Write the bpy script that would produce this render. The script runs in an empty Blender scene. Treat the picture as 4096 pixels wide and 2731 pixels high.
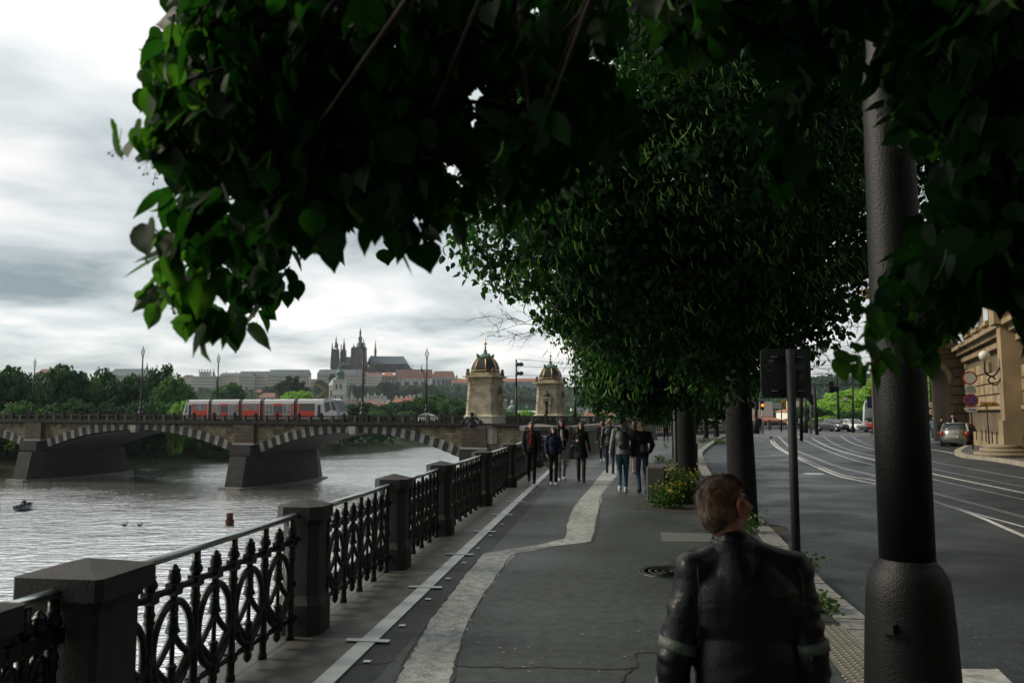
import bpy, bmesh, math, random
import numpy as np
from mathutils import Vector, Matrix, Euler, noise
R = math.radians
random.seed(7); rng = np.random.default_rng(7)
sc = bpy.context.scene
col = sc.collection
# ---------------------------------------------------------------- camera
F = 3186.0; HZ = 1650.0; EYE = 1.95
PITCH = math.atan((HZ-1365.5)/F)
cam = bpy.data.cameras.new('camera'); camo = bpy.data.objects.new('camera', cam); col.objects.link(camo)
camo.location = (0, 0, EYE); camo.rotation_euler = (R(90)+PITCH, 0, 0)
cam.sensor_width = 36; cam.lens = 36*F/4096.0; cam.clip_start = .05; cam.clip_end = 20000
cam.dof.use_dof = True; cam.dof.focus_distance = 10.0; cam.dof.aperture_fstop = 3.6
sc.camera = camo
def ray(px, py):
    x = (px-2048)/F; y = (1365.5-py)/F
    c, s = math.cos(PITCH), math.sin(PITCH)
    return Vector((x, c-s*y, s+c*y))
def at(px, py, d):            # world point seen at a measured photo position and depth
    r = ray(px, py); k = d/r.y
    return Vector((r.x*k, d, EYE+r.z*k))
def G(px, py, z=0.0):         # point of the horizontal plane z
    r = ray(px, py); k = (z-EYE)/r.z
    return Vector((r.x*k, r.y*k, z))
# ---------------------------------------------------------------- materials
MATS = {}
def M(name, rgb, rough=.8, var=.15, scale=3.0, bump=0.0, bscale=60.0, metal=0.0, spec=.5, coat=0.0, transl=0.0, detail=5):
    if name in MATS: return MATS[name]
    m = bpy.data.materials.new(name); m.use_nodes = True
    nt = m.node_tree; b = nt.nodes['Principled BSDF']
    b.inputs['Roughness'].default_value = rough; b.inputs['Metallic'].default_value = metal
    b.inputs['Specular IOR Level'].default_value = spec
    b.inputs['Coat Weight'].default_value = coat
    tc = nt.nodes.new('ShaderNodeTexCoord')
    n = nt.nodes.new('ShaderNodeTexNoise'); n.inputs['Scale'].default_value = scale; n.inputs['Detail'].default_value = detail
    nt.links.new(tc.outputs['Object'], n.inputs['Vector'])
    cr = nt.nodes.new('ShaderNodeValToRGB')
    e = cr.color_ramp.elements
    e[0].position = .3; e[1].position = .7
    e[0].color = tuple(c*(1-var) for c in rgb)+(1,); e[1].color = tuple(min(1, c*(1+var)) for c in rgb)+(1,)
    nt.links.new(n.outputs['Fac'], cr.inputs['Fac']); nt.links.new(cr.outputs['Color'], b.inputs['Base Color'])
    if bump:
        n2 = nt.nodes.new('ShaderNodeTexNoise'); n2.inputs['Scale'].default_value = bscale; n2.inputs['Detail'].default_value = 4
        nt.links.new(tc.outputs['Object'], n2.inputs['Vector'])
        bp = nt.nodes.new('ShaderNodeBump'); bp.inputs['Strength'].default_value = bump; bp.inputs['Distance'].default_value = .02
        nt.links.new(n2.outputs['Fac'], bp.inputs['Height']); nt.links.new(bp.outputs['Normal'], b.inputs['Normal'])
    if transl:
        tr = nt.nodes.new('ShaderNodeBsdfTranslucent'); mx = nt.nodes.new('ShaderNodeMixShader')
        mx.inputs[0].default_value = transl
        g = nt.nodes.new('ShaderNodeVectorMath'); g.operation = 'MULTIPLY'; g.inputs[1].default_value = (1.6, 2.1, .8)
        nt.links.new(cr.outputs['Color'], g.inputs[0]); nt.links.new(g.outputs[0], tr.inputs['Color'])
        out = nt.nodes['Material Output']
        nt.links.new(b.outputs[0], mx.inputs[1]); nt.links.new(tr.outputs[0], mx.inputs[2]); nt.links.new(mx.outputs[0], out.inputs['Surface'])
    MATS[name] = m
    return m
def Masph(name, rgb, rough, stain=.3, fine=.35, bump=.7):
    m = bpy.data.materials.new(name); m.use_nodes = True; nt = m.node_tree; L = nt.links; b = nt.nodes['Principled BSDF']; b.inputs['Specular IOR Level'].default_value = .28
    tc = nt.nodes.new('ShaderNodeTexCoord')
    def n(s, d, dist=0): q = nt.nodes.new('ShaderNodeTexNoise'); q.inputs['Scale'].default_value = s; q.inputs['Detail'].default_value = d; q.inputs['Distortion'].default_value = dist; L.new(tc.outputs['Object'], q.inputs['Vector']); return q.outputs['Fac']
    def mr(v, a, b_, lo, hi): q = nt.nodes.new('ShaderNodeMapRange'); L.new(v, q.inputs['Value']); q.inputs['From Min'].default_value = a; q.inputs['From Max'].default_value = b_; q.inputs['To Min'].default_value = lo; q.inputs['To Max'].default_value = hi; return q.outputs[0]
    def mul(a, b_): q = nt.nodes.new('ShaderNodeMath'); q.operation = 'MULTIPLY'; L.new(a, q.inputs[0]); L.new(b_, q.inputs[1]); return q.outputs[0]
    big = mr(n(.35, 6, .6), .35, .65, 1-stain, 1+stain); mid = mr(n(9, 8, .5), .32, .68, 1-stain*.9, 1+stain*.9); sp = mr(n(95, 3), .35, .68, 1-fine, 1+fine*1.6)
    f = mul(mul(big, mid), sp); sc_ = nt.nodes.new('ShaderNodeVectorMath'); sc_.operation = 'SCALE'; sc_.inputs[0].default_value = rgb; L.new(f, sc_.inputs['Scale']); L.new(sc_.outputs[0], b.inputs['Base Color'])
    L.new(mr(n(.5, 4, .8), .35, .65, rough-.12, rough+.12), b.inputs['Roughness'])
    bp = nt.nodes.new('ShaderNodeBump'); bp.inputs['Strength'].default_value = bump; bp.inputs['Distance'].default_value = .012; L.new(n(110, 3), bp.inputs['Height']); L.new(bp.outputs['Normal'], b.inputs['Normal'])
    MATS[name] = m; return m
def Mblock(name, c1, c2, mortar, bw=.9, bh=.35, rough=.85, xz=True, msize=.012, bump=.4, stain=.5):
    """coursed stone: brick texture laid in the wall plane (x+y along, z up)"""
    if name in MATS: return MATS[name]
    m = bpy.data.materials.new(name); m.use_nodes = True
    nt = m.node_tree; L = nt.links; b = nt.nodes['Principled BSDF']; b.inputs['Roughness'].default_value = rough
    tc = nt.nodes.new('ShaderNodeTexCoord'); sx = nt.nodes.new('ShaderNodeSeparateXYZ'); L.new(tc.outputs['Object'], sx.inputs[0])
    cb = nt.nodes.new('ShaderNodeCombineXYZ')
    if xz:
        ad = nt.nodes.new('ShaderNodeMath'); ad.operation = 'ADD'; L.new(sx.outputs['X'], ad.inputs[0]); L.new(sx.outputs['Y'], ad.inputs[1])
        L.new(ad.outputs[0], cb.inputs['X']); L.new(sx.outputs['Z'], cb.inputs['Y'])
    else:
        L.new(sx.outputs['X'], cb.inputs['X']); L.new(sx.outputs['Y'], cb.inputs['Y'])
    br = nt.nodes.new('ShaderNodeTexBrick'); L.new(cb.outputs[0], br.inputs['Vector'])
    br.inputs['Color1'].default_value = (*c1, 1); br.inputs['Color2'].default_value = (*c2, 1); br.inputs['Mortar'].default_value = (*mortar, 1)
    br.inputs['Scale'].default_value = 1; br.inputs['Brick Width'].default_value = bw; br.inputs['Row Height'].default_value = bh
    br.inputs['Mortar Size'].default_value = msize; br.inputs['Bias'].default_value = 0
    n = nt.nodes.new('ShaderNodeTexNoise'); n.inputs['Scale'].default_value = .6; n.inputs['Detail'].default_value = 8
    L.new(tc.outputs['Object'], n.inputs['Vector'])
    mr = nt.nodes.new('ShaderNodeMapRange'); mr.inputs['From Min'].default_value = .35; mr.inputs['From Max'].default_value = .65
    mr.inputs['To Min'].default_value = 1-stain; mr.inputs['To Max'].default_value = 1.15
    L.new(n.outputs['Fac'], mr.inputs['Value'])
    mu = nt.nodes.new('ShaderNodeVectorMath'); mu.operation = 'SCALE'; L.new(br.outputs['Color'], mu.inputs[0]); L.new(mr.outputs[0], mu.inputs['Scale'])
    L.new(mu.outputs[0], b.inputs['Base Color'])
    bp = nt.nodes.new('ShaderNodeBump'); bp.inputs['Strength'].default_value = bump; bp.inputs['Distance'].default_value = .02; bp.invert = True
    L.new(br.outputs['Fac'], bp.inputs['Height']); L.new(bp.outputs['Normal'], b.inputs['Normal'])
    MATS[name] = m; return m
# ---------------------------------------------------------------- object helpers
def tag(o, label=None, cat=None, group=None, kind=None):
    if label: o['label'] = label
    if cat: o['category'] = cat
    if group: o['group'] = group
    if kind: o['kind'] = kind
    return o
def thing(name, label, cat, loc=(0, 0, 0), rz=0.0, group=None):
    o = bpy.data.objects.new(name, None); col.objects.link(o); o.empty_display_size = .2
    o.location = loc; o.rotation_euler = (0, 0, rz)
    return tag(o, label, cat, group)
def copy_tree(o, parent=None):
    c = o.copy(); col.objects.link(c)
    if parent is not None: c.parent = parent
    for ch in o.children: copy_tree(ch, c)
    return c
class MB:
    def __init__(s): s.v = []; s.f = []; s.mi = []; s.sm = []; s.cur = 0
    def add(s, vs, fs, smooth=False):
        b = len(s.v); s.v += [tuple(v) for v in vs]
        for f in fs: s.f.append(tuple(b+i for i in f)); s.mi.append(s.cur); s.sm.append(smooth)
    def box(s, c, size, rz=0.0, taper=1.0, ty=None):
        x, y, z = size[0]/2, size[1]/2, size[2]/2; ty = taper if ty is None else ty
        vs = []
        cs, sn = math.cos(rz), math.sin(rz)
        for (a, b2, d) in ((-1,-1,-1),(1,-1,-1),(1,1,-1),(-1,1,-1),(-1,-1,1),(1,-1,1),(1,1,1),(-1,1,1)):
            k = taper if d > 0 else 1; k2 = ty if d > 0 else 1
            px, py = a*x*k, b2*y*k2
            vs.append((c[0]+px*cs-py*sn, c[1]+px*sn+py*cs, c[2]+d*z))
        s.add(vs, [(3,2,1,0),(4,5,6,7),(0,1,5,4),(1,2,6,5),(2,3,7,6),(3,0,4,7)])
    def box2(s, x0, x1, y0, y1, z0, z1): s.box(((x0+x1)/2, (y0+y1)/2, (z0+z1)/2), (x1-x0, y1-y0, z1-z0))
    def bar(s, a, b, w, h=None, up=(0, 0, 1)):
        h = w if h is None else h
        a = Vector(a); b = Vector(b); d = (b-a).normalized(); u = Vector(up)
        if abs(d.dot(u)) > .97: u = Vector((1, 0, 0))
        sd = d.cross(u).normalized(); u = sd.cross(d).normalized()
        vs = []
        for p in (a, b):
            for (i, j) in ((-1,-1),(1,-1),(1,1),(-1,1)): vs.append(p+sd*(i*w/2)+u*(j*h/2))
        s.add(vs, [(0,1,2,3),(7,6,5,4),(0,4,5,1),(1,5,6,2),(2,6,7,3),(3,7,4,0)])
    def tube(s, pts, r, n=8, caps=True, smooth=True, flat=1.0):
        pts = [Vector(p) for p in pts]; m = len(pts)
        rs = [r]*m if not hasattr(r, '__len__') else list(r)
        vs = []; prev = None
        for i, p in enumerate(pts):
            if i == 0: d = pts[1]-p
            elif i == m-1: d = p-pts[i-1]
            else: d = pts[i+1]-pts[i-1]
            if d.length < 1e-9: d = Vector((0, 0, 1))
            d.normalize()
            if prev is None:
                u = Vector((0, 0, 1)) if abs(d.z) < .9 else Vector((1, 0, 0))
            else: u = prev
            sd = d.cross(u)
            if sd.length < 1e-6: sd = d.cross(Vector((0, 1, 0)))
            sd.normalize(); u = sd.cross(d).normalized(); prev = u
            for k in range(n):
                a = 2*math.pi*k/n
                vs.append(p+sd*(math.cos(a)*rs[i])+u*(math.sin(a)*rs[i]*flat))
        fs = []
        for i in range(m-1):
            for k in range(n): fs.append((i*n+k, i*n+(k+1)%n, (i+1)*n+(k+1)%n, (i+1)*n+k))
        if caps: fs.append(tuple(range(n-1, -1, -1))); fs.append(tuple((m-1)*n+k for k in range(n)))
        s.add(vs, fs, smooth)
    def lathe(s, prof, n=12, c=(0, 0, 0), smooth=True, rot=0.0, sx=1.0, sy=1.0):
        vs = []; fs = []
        for (r, z) in prof:
            for k in range(n):
                a = 2*math.pi*k/n+rot; vs.append((c[0]+r*sx*math.cos(a), c[1]+r*sy*math.sin(a), c[2]+z))
        for i in range(len(prof)-1):
            for k in range(n): fs.append((i*n+k, i*n+(k+1)%n, (i+1)*n+(k+1)%n, (i+1)*n+k))
        fs.append(tuple(range(n-1, -1, -1))); fs.append(tuple((len(prof)-1)*n+k for k in range(n)))
        s.add(vs, fs, smooth)
    def prism(s, poly, z0, z1, top=None):
        n = len(poly); top = top or poly
        vs = [(p[0], p[1], z0) for p in poly]+[(p[0], p[1], z1) for p in top]
        fs = [tuple(range(n-1, -1, -1)), tuple(range(n, 2*n))]
        for k in range(n): fs.append((k, (k+1) % n, n+(k+1) % n, n+k))
        s.add(vs, fs)
    def ext(s, poly, o, ux, uz, uy, t):
        """polygon (a,b) -> o+a*ux+b*uz, extruded by uy*t"""
        o, ux, uz, uy = map(Vector, (o, ux, uz, uy)); n = len(poly)
        vs = [o+ux*a+uz*b for a, b in poly]+[o+ux*a+uz*b+uy*t for a, b in poly]
        fs = [tuple(range(n)), tuple(range(2*n-1, n-1, -1))]
        for k in range(n): fs.append(((k+1) % n, k, n+k, n+(k+1) % n))
        s.add(vs, fs)
    def ball(s, c, r, n=10, m=6, sc3=(1, 1, 1)):
        prof = [(max(.001, r*math.sin(math.pi*i/m)), -r*math.cos(math.pi*i/m)*sc3[2]) for i in range(m+1)]
        s.lathe(prof, n, c, True, 0, sc3[0], sc3[1])
    def build(s, name, mats, parent=None, fix=True):
        me = bpy.data.meshes.new(name); me.from_pydata(s.v, [], s.f); me.update()
        if not isinstance(mats, (list, tuple)): mats = [mats]
        for m in mats: me.materials.append(m)
        me.polygons.foreach_set('material_index', s.mi); me.polygons.foreach_set('use_smooth', s.sm)
        if fix:
            bm = bmesh.new(); bm.from_mesh(me); bmesh.ops.recalc_face_normals(bm, faces=bm.faces); bm.to_mesh(me); bm.free()
        o = bpy.data.objects.new(name, me); col.objects.link(o)
        if parent is not None: o.parent = parent
        return o
def structure(o): o['kind'] = 'structure'; return o
def crv(pts, n=8, closed=False):
    """Catmull-Rom through pts"""
    pts = [Vector(p) for p in pts]; out = []
    m = len(pts)
    for i in range(m-1 if not closed else m):
        g = lambda j: pts[j % m] if closed else pts[max(0, min(m-1, j))]
        p0, p1, p2, p3 = g(i-1), g(i), g(i+1), g(i+2)
        for k in range(n):
            t = k/n
            out.append(.5*((2*p1)+(p2-p0)*t+(2*p0-5*p1+4*p2-p3)*t*t+(-p0+3*p1-3*p2+p3)*t**3))
    if not closed: out.append(pts[-1])
    return out
def sheet(name, poly, z, mat, kind='structure', thick=None):
    mb = MB(); n = len(poly)
    vs = [(p[0], p[1], z) for p in poly]
    bm = bmesh.new(); bv = [bm.verts.new(v) for v in vs]; f = bm.faces.new(bv)
    bmesh.ops.triangulate(bm, faces=[f]); bmesh.ops.recalc_face_normals(bm, faces=bm.faces)
    for f in bm.faces:
        if f.normal.z < 0: f.normal_flip()
    me = bpy.data.meshes.new(name); bm.to_mesh(me); bm.free(); me.materials.append(mat)
    o = bpy.data.objects.new(name, me); col.objects.link(o)
    if kind: o['kind'] = kind
    return o
def ribbon(mb, pts, w, z):
    """flat strip along pts on plane z"""
    pts = [Vector((p[0], p[1], z)) for p in pts]; vs = []
    for i, p in enumerate(pts):
        d = (pts[min(i+1, len(pts)-1)]-pts[max(i-1, 0)]); d.z = 0; d.normalize()
        s = Vector((d.y, -d.x, 0))*w/2
        vs += [p-s, p+s]
    mb.add(vs, [(2*i, 2*i+1, 2*i+3, 2*i+2) for i in range(len(pts)-1)])
# ---------------------------------------------------------------- sky, sun
SUN_EL, SUN_AZ = R(33), R(-80)       # azimuth measured from the view direction, to the left
w = bpy.data.worlds.new('World'); sc.world = w; w.use_nodes = True
nt = w.node_tree; L = nt.links; bg = nt.nodes['Background']; bg.inputs['Strength'].default_value = .1
sky = nt.nodes.new('ShaderNodeTexSky'); sky.sky_type = 'NISHITA'; sky.sun_disc = False
sky.sun_elevation = SUN_EL; sky.sun_rotation = SUN_AZ; sky.dust_density = 2.0
tc = nt.nodes.new('ShaderNodeTexCoord')
def wn(t, **k):
    n = nt.nodes.new(t)
    for a, b in k.items(): setattr(n, a, b)
    return n
def math_(op, a, b=None, clamp=False):
    n = wn('ShaderNodeMath', operation=op); n.use_clamp = clamp
    for i, v in enumerate((a, b)):
        if v is None: continue
        if isinstance(v, (int, float)): n.inputs[i].default_value = v
        else: L.new(v, n.inputs[i])
    return n.outputs[0]
sx = wn('ShaderNodeSeparateXYZ'); L.new(tc.outputs['Generated'], sx.inputs[0])
# clouds lie on a high flat layer: divide by height so they foreshorten to the horizon
den = math_('ADD', math_('MAXIMUM', sx.outputs['Z'], 0.0), .16)
cu = math_('DIVIDE', sx.outputs['X'], den); cv = math_('DIVIDE', sx.outputs['Y'], den)
cb = wn('ShaderNodeCombineXYZ'); L.new(cu, cb.inputs[0]); L.new(cv, cb.inputs[1]); cb.inputs[2].default_value = 3.3
def nz(scale, detail, dist, rough=.55, off=(0, 0, 0)):
    mp = wn('ShaderNodeMapping'); mp.inputs['Location'].default_value = off; mp.inputs['Scale'].default_value = (1, 1.0, 1)
    L.new(cb.outputs[0], mp.inputs[0])
    n = wn('ShaderNodeTexNoise'); n.inputs['Scale'].default_value = scale; n.inputs['Detail'].default_value = detail
    n.inputs['Distortion'].default_value = dist; n.inputs['Roughness'].default_value = rough
    L.new(mp.outputs[0], n.inputs['Vector']); return n.outputs['Fac']
n1 = nz(.62, 7, .25, off=(-2.0, 5.0, 0)); n2 = nz(2.3, 6, .4, off=(4, 2, 0)); n3 = nz(.55, 5, .3, off=(9, 1, 0))
shade = math_('ADD', math_('MULTIPLY', n1, .65), math_('MULTIPLY', n2, .35))
cr = wn('ShaderNodeValToRGB'); e = cr.color_ramp.elements
e[0].position = .35; e[0].color = (1.7, 2.2, 2.4, 1)
e[1].position = .62; e[1].color = (8.5, 8.05, 7.75, 1)
m_ = cr.color_ramp.elements.new(.50); m_.color = (5.2, 5.5, 5.55, 1)
L.new(shade, cr.inputs['Fac'])
# brighter towards the veiled sun, dull away from it
sd = Vector((math.sin(SUN_AZ)*math.cos(SUN_EL), math.cos(SUN_AZ)*math.cos(SUN_EL), math.sin(SUN_EL)))
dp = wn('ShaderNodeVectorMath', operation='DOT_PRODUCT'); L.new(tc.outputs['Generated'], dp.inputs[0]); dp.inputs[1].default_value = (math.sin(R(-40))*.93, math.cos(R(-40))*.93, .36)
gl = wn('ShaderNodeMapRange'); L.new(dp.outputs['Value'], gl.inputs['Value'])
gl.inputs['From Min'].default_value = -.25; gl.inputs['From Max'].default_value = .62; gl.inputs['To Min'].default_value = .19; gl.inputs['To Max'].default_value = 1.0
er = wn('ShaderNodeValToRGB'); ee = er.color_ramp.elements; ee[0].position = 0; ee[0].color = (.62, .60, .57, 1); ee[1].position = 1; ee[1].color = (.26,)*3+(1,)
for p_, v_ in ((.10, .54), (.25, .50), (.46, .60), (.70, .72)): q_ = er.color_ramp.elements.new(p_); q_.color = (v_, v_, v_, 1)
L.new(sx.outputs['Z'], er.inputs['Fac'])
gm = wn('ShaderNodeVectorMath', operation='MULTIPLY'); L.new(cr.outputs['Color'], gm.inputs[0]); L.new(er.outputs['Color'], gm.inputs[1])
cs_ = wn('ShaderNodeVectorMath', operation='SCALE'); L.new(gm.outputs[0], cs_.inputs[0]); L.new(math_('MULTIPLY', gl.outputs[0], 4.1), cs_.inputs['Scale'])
cover = wn('ShaderNodeMapRange'); L.new(n3, cover.inputs['Value'])
cover.inputs['From Min'].default_value = .36; cover.inputs['From Max'].default_value = .5; cover.inputs['To Min'].default_value = .86; cover.inputs['To Max'].default_value = .97
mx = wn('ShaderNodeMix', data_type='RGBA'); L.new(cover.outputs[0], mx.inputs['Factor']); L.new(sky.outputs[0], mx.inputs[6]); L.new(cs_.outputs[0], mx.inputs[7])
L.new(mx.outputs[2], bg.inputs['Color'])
sun = bpy.data.lights.new('sun', 'SUN'); suno = bpy.data.objects.new('sun', sun); col.objects.link(suno)
sun.energy = 3.8; sun.angle = R(13); sun.color = (1, .86, .68)
suno.rotation_euler = (R(90)-SUN_EL, 0, -SUN_AZ+math.pi) ; suno.location = (-30, 20, 60)
# aim exactly
suno.rotation_euler = (-sd).to_track_quat('-Z', 'Y').to_euler()
vs_ = sc.view_settings; vs_.view_transform = 'Standard'; vs_.look = 'None'; vs_.exposure = -0.4; vs_.gamma = 1.0
sc.cycles.max_bounces = 5; sc.cycles.diffuse_bounces = 3; sc.cycles.glossy_bounces = 3; sc.cycles.transmission_bounces = 4
sc.cycles.transparent_max_bounces = 6; sc.cycles.volume_bounces = 0
sc.cycles.caustics_reflective = False; sc.cycles.caustics_refractive = False
# ================================================================ materials of the ground
m_asph = Masph('pavement_asphalt', (.042, .051, .049), .58, .32, .5)
m_asph_d = Masph('dark_asphalt', (.020, .026, .026), .65, .25, .4)
m_road = Masph('road_asphalt', (.018, .026, .028), .52, .38, .45)
m_slab = Mblock('granite_slabs', (.060, .064, .058), (.078, .082, .072), (.025, .025, .025), 3.0, 1.45, .55, False, .02, .5, .35)
m_kerb = Mblock('kerb_granite', (.16, .16, .15), (.20, .195, .18), (.05, .05, .05), .01, 1.2, .8, False, .0, .2, .35)
m_gran = M('pillar_granite', (.024, .026, .025), .75, .28, 9, .5, 90)
m_strip = M('grey_metal_strip', (.38, .42, .42), .5, .12, 2.0, .1, 80, .2)
m_plate = M('steel_plate', (.42, .46, .46), .4, .1, 3, 0, 80, .5)
m_patch = Masph('pale_repair_asphalt', (.26, .28, .265), .75, .35, .35)
m_crack = M('tar_seam', (.022, .023, .022), .7, .3, 6)
m_white = M('road_paint', (.62, .62, .58), .7, .25, 5.0)
m_rail = M('tram_rail_steel', (.55, .58, .6), .32, .15, 2.0, 0, 80, .55)
m_iron = M('railing_green_iron', (.006, .011, .0095), .33, .3, 6, .25, 70, .35)
m_cob = Mblock('cobbles', (.16, .16, .155), (.11, .11, .105), (.05, .05, .05), .14, .12, .6, False, .02, .6, .35)
m_soil = M('soil', (.035, .032, .022), .95, .3, 6, .6, 40)
ZR = -.13
# embankment line from the measured pillar caps
PZ = 1.17
pil_px = [(-20, 2392), (351, 2234), (1260, 1993), (1595, 1895), (1782, 1843), (1924, 1797), (2035, 1768), (2176, 1737)]
PIL = [G(x, y, PZ) for x, y in pil_px]
for p in PIL: p.z = 0
PIL[0] = PIL[1]+(PIL[1]-PIL[2]).normalized()*.98; PIL[0].x += .02
E = (PIL[6]-PIL[1]).normalized(); EN = Vector((E.y, -E.x, 0))      # EN points to the pavement
for i in range(1, 8):                                               # straighten
    t = (PIL[i]-PIL[1]).dot(E); PIL[i] = PIL[1]+E*t
EA = math.atan2(E.y, E.x)-math.pi/2
def emb(t, s): return PIL[1]+E*t+EN*s
parA = G(2285, 1836, 0); parB = G(2405, 1795, 0); pyl = G(2570, 1756, 0)
# ---------------------------------------------------------------- kerb polyline (road side edge)
kerb_px = [(3640, 2620), (3477, 2482), (3320, 2352), (3240, 2272)]
kerb_pts = [G(x, y, 0) for x, y in kerb_px]+[Vector((X, d, 0)) for X, d in ((4.6, 15), (5.6, 21.5), (6.9, 28.4), (7.9, 33), (9.25, 39), (10.95, 45), (14.3, 56), (18.2, 68), (21.0, 71.5))]
d0 = (kerb_pts[0]-kerb_pts[2]).normalized()
kerb_pts = [kerb_pts[0]+d0*14, kerb_pts[0]+d0*5]+kerb_pts
KC = crv(kerb_pts, 5)
# land on the embankment side, right down to the river bed
land = [(emb(-40, -.1).x, emb(-40, -.1).y), (emb(24, -.1).x, emb(24, -.1).y), (parA.x-.3, parA.y), (parB.x-1, parB.y), (pyl.x-1.6, pyl.y), (12.5, 80), (17.4, 103.2), (40, 190), (90, 330), (900, 330), (900, -60), (emb(-40, 0).x, -60)]
mb = MB(); mb.prism(land, -11, -.3); structure(mb.build('ground', M('quay_masonry', (.10, .095, .08), .9, .3, 1)))
g = sheet('riverbed', [(-9000, -3000), (9000, -3000), (9000, 14000), (-9000, 14000)], -11.5, m_soil)
# road surface
sheet('road', [(emb(-38, 1.2).x, emb(-38, 1.2).y), (300, -40), (300, 128), (20, 128), (17.3, 104), (13, 79), (pyl.x-.5, pyl.y), (parB.x+.4, parB.y), (parA.x+.3, parA.y), (emb(24, 1.2).x, emb(24, 1.2).y)], ZR, m_road)
sheet('junction_paving', [(p.x, p.y) for p in [G(2925, 1738, ZR), G(3080, 1757, ZR), G(3300, 1747, ZR), G(3480, 1743, ZR), G(3480, 1726, ZR), G(2950, 1724, ZR)]], ZR+.006, m_cob)
# pavement slab (a real step above the road)
left = [emb(-9, 1.05), emb(24.5, 1.05), Vector((parA.x+.2, parA.y, 0)), Vector((parB.x+.2, parB.y, 0)), Vector((pyl.x-1, pyl.y, 0)), Vector((11.5, 72, 0))]
kin = []
for i, p in enumerate(KC):
    d = KC[min(i+1, len(KC)-1)]-KC[max(i-1, 0)]; d.z = 0; d.normalize(); kin.append(p-Vector((d.y, -d.x, 0))*.30)
pv = [(p.x, p.y) for p in left]+[(13, 77), (21, 77)]+[(p.x, p.y) for p in reversed(kin)]
sheet('pavement', pv, 0.0, m_asph)
mb = MB()
for i in range(len(KC)-1):
    a, b, c, d = kin[i], kin[i+1], KC[i+1], KC[i]
    mb.prism([(a.x, a.y), (b.x, b.y), (c.x, c.y), (d.x, d.y)], -.29, .012)
structure(mb.build('kerb', M('kerb_stone', (.19, .195, .185), .8, .45, 9, .6, 60)))
# joints between kerb stones
mb = MB()
for i in range(2, len(KC)-1, 1):
    a, b = kin[i], KC[i]; a = a.copy(); b = b.copy(); a.z = b.z = .013; mb.bar(a, b, .012, .006) if i % 3 == 0 else None
structure(mb.build('kerb_joint', m_crack))
# granite slab course beside the balustrade + asphalt between
P0, P1 = -9, 24.5
q = [emb(P0, -.42), emb(P1, -.42), emb(P1, .66), emb(P0, .66)]
mb = MB(); Lq = P1-P0
mb.box(((Lq)/2, .12, -.16), (Lq, 1.08, .32)); o = mb.build('granite_slab_course', m_slab); structure(o)
o.location = emb(P0, 0); o.rotation_euler = (0, 0, math.atan2(E.y, E.x)); 
for v in o.data.vertices: v.co.y = -v.co.y
o.data.flip_normals()
sheet('asphalt_gutter', [(p.x, p.y) for p in (emb(P0, .66), emb(P1, .66), emb(P1, 1.05), emb(P0, 1.05))], -.004, m_asph_d)
# metal cable cover strip with cross plates
sp = [G(x, y, 0) for x, y in ((1296, 2731), (1454, 2541), (1809, 2186), (2060, 1985), (2200, 1872), (2262, 1822))]
def online(y):      # centre of the strip at an image row
    a, b = G(1296, 2731), G(2262, 1822)
    d = (b-a).normalized(); p = G(2048, y); t = (p.y-a.y)/d.y; return a+d*t, d
a, d = online(2731); b, _ = online(1822)
mb = MB(); mb.bar(a-d*3+Vector((0, 0, .004)), b+Vector((0, 0, .004)), .15, .012)
strip = mb.build('cable_cover_strip', m_strip); tag(strip, 'long pale grey metal strip laid on the pavement beside the railing', 'cable cover')
sd_ = Vector((d.y, -d.x, 0))
for i, y in enumerate((2566, 2351, 2219, 2127, 2060, 2008, 1970, 1940, 1915)):
    c, _ = online(y); mb = MB(); mb.bar(c-sd_*.19+Vector((0, 0, .014)), c+sd_*.19+Vector((0, 0, .014)), .075, .006)
    mb.build('cross_plate', m_plate, strip)
for i, y in enumerate((2643, 2500, 2395, 2313, 2250, 2192, 2142, 2095)):
    c, _ = online(y); mb = MB(); c = c+sd_*.16; mb.bar(c-sd_*.03+Vector((0, 0, .006)), c+sd_*.03+Vector((0, 0, .006)), .055, .005)
    o = mb.build('survey_mark', m_plate); tag(o, f'small white square plate right of the cable strip, {["nearest","second nearest","third nearest","fourth nearest","fifth nearest","sixth nearest","seventh nearest","farthest"][i]}', 'marker', 'small white plates beside the cable strip')
# pale repair strip and seams, projected from the photo on the ground plane
rep = [(1520, 2860), (1588, 2731), (1631, 2640), (1680, 2565), (1717, 2489), (1770, 2420), (1822, 2351), (1874, 2285), (1934, 2213), (2052, 2193), (2150, 2180), (2262, 2153), (2269, 2095), (2290, 2040), (2316, 2000), (2370, 1940), (2405, 1895), (2450, 1850), (2500, 1850), (2478, 1890), (2447, 1930), (2410, 1975), (2395, 2040), (2378, 2100), (2366, 2165), (2200, 2187), (2062, 2215), (2006, 2279), (1960, 2350), (1914, 2410), (1880, 2490), (1848, 2561), (1820, 2650), (1796, 2731), (1750, 2860)]
pts = []
for i, (x, y) in enumerate(rep):
    x2, y2 = rep[(i+1) % len(rep)]
    for k in range(8):
        t = k/8; xx = x+(x2-x)*t; yy = y+(y2-y)*t
        j = 7*(yy-1800)/700
        pts.append(G(xx+random.uniform(-j, j), yy, 0))
sheet('repair_strip', [(p.x, p.y) for p in pts], .004, m_patch)
mb = MB()
def seam(pxs, w=.018, z=.006):
    pp = crv([G(x, y, 0) for x, y in pxs], 6)
    pp = [p+Vector((random.uniform(-.012, .012), random.uniform(-.02, .02), 0)) for p in pp]
    ribbon(mb, pp, w, z)
seam([(1560, 2760), (1610, 2660), (1700, 2500), (1810, 2360), (1870, 2285), (1925, 2215), (1903, 2190), (1925, 2150), (1960, 2115), (2040, 2050), (2120, 1985), (2175, 1950)])
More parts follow.
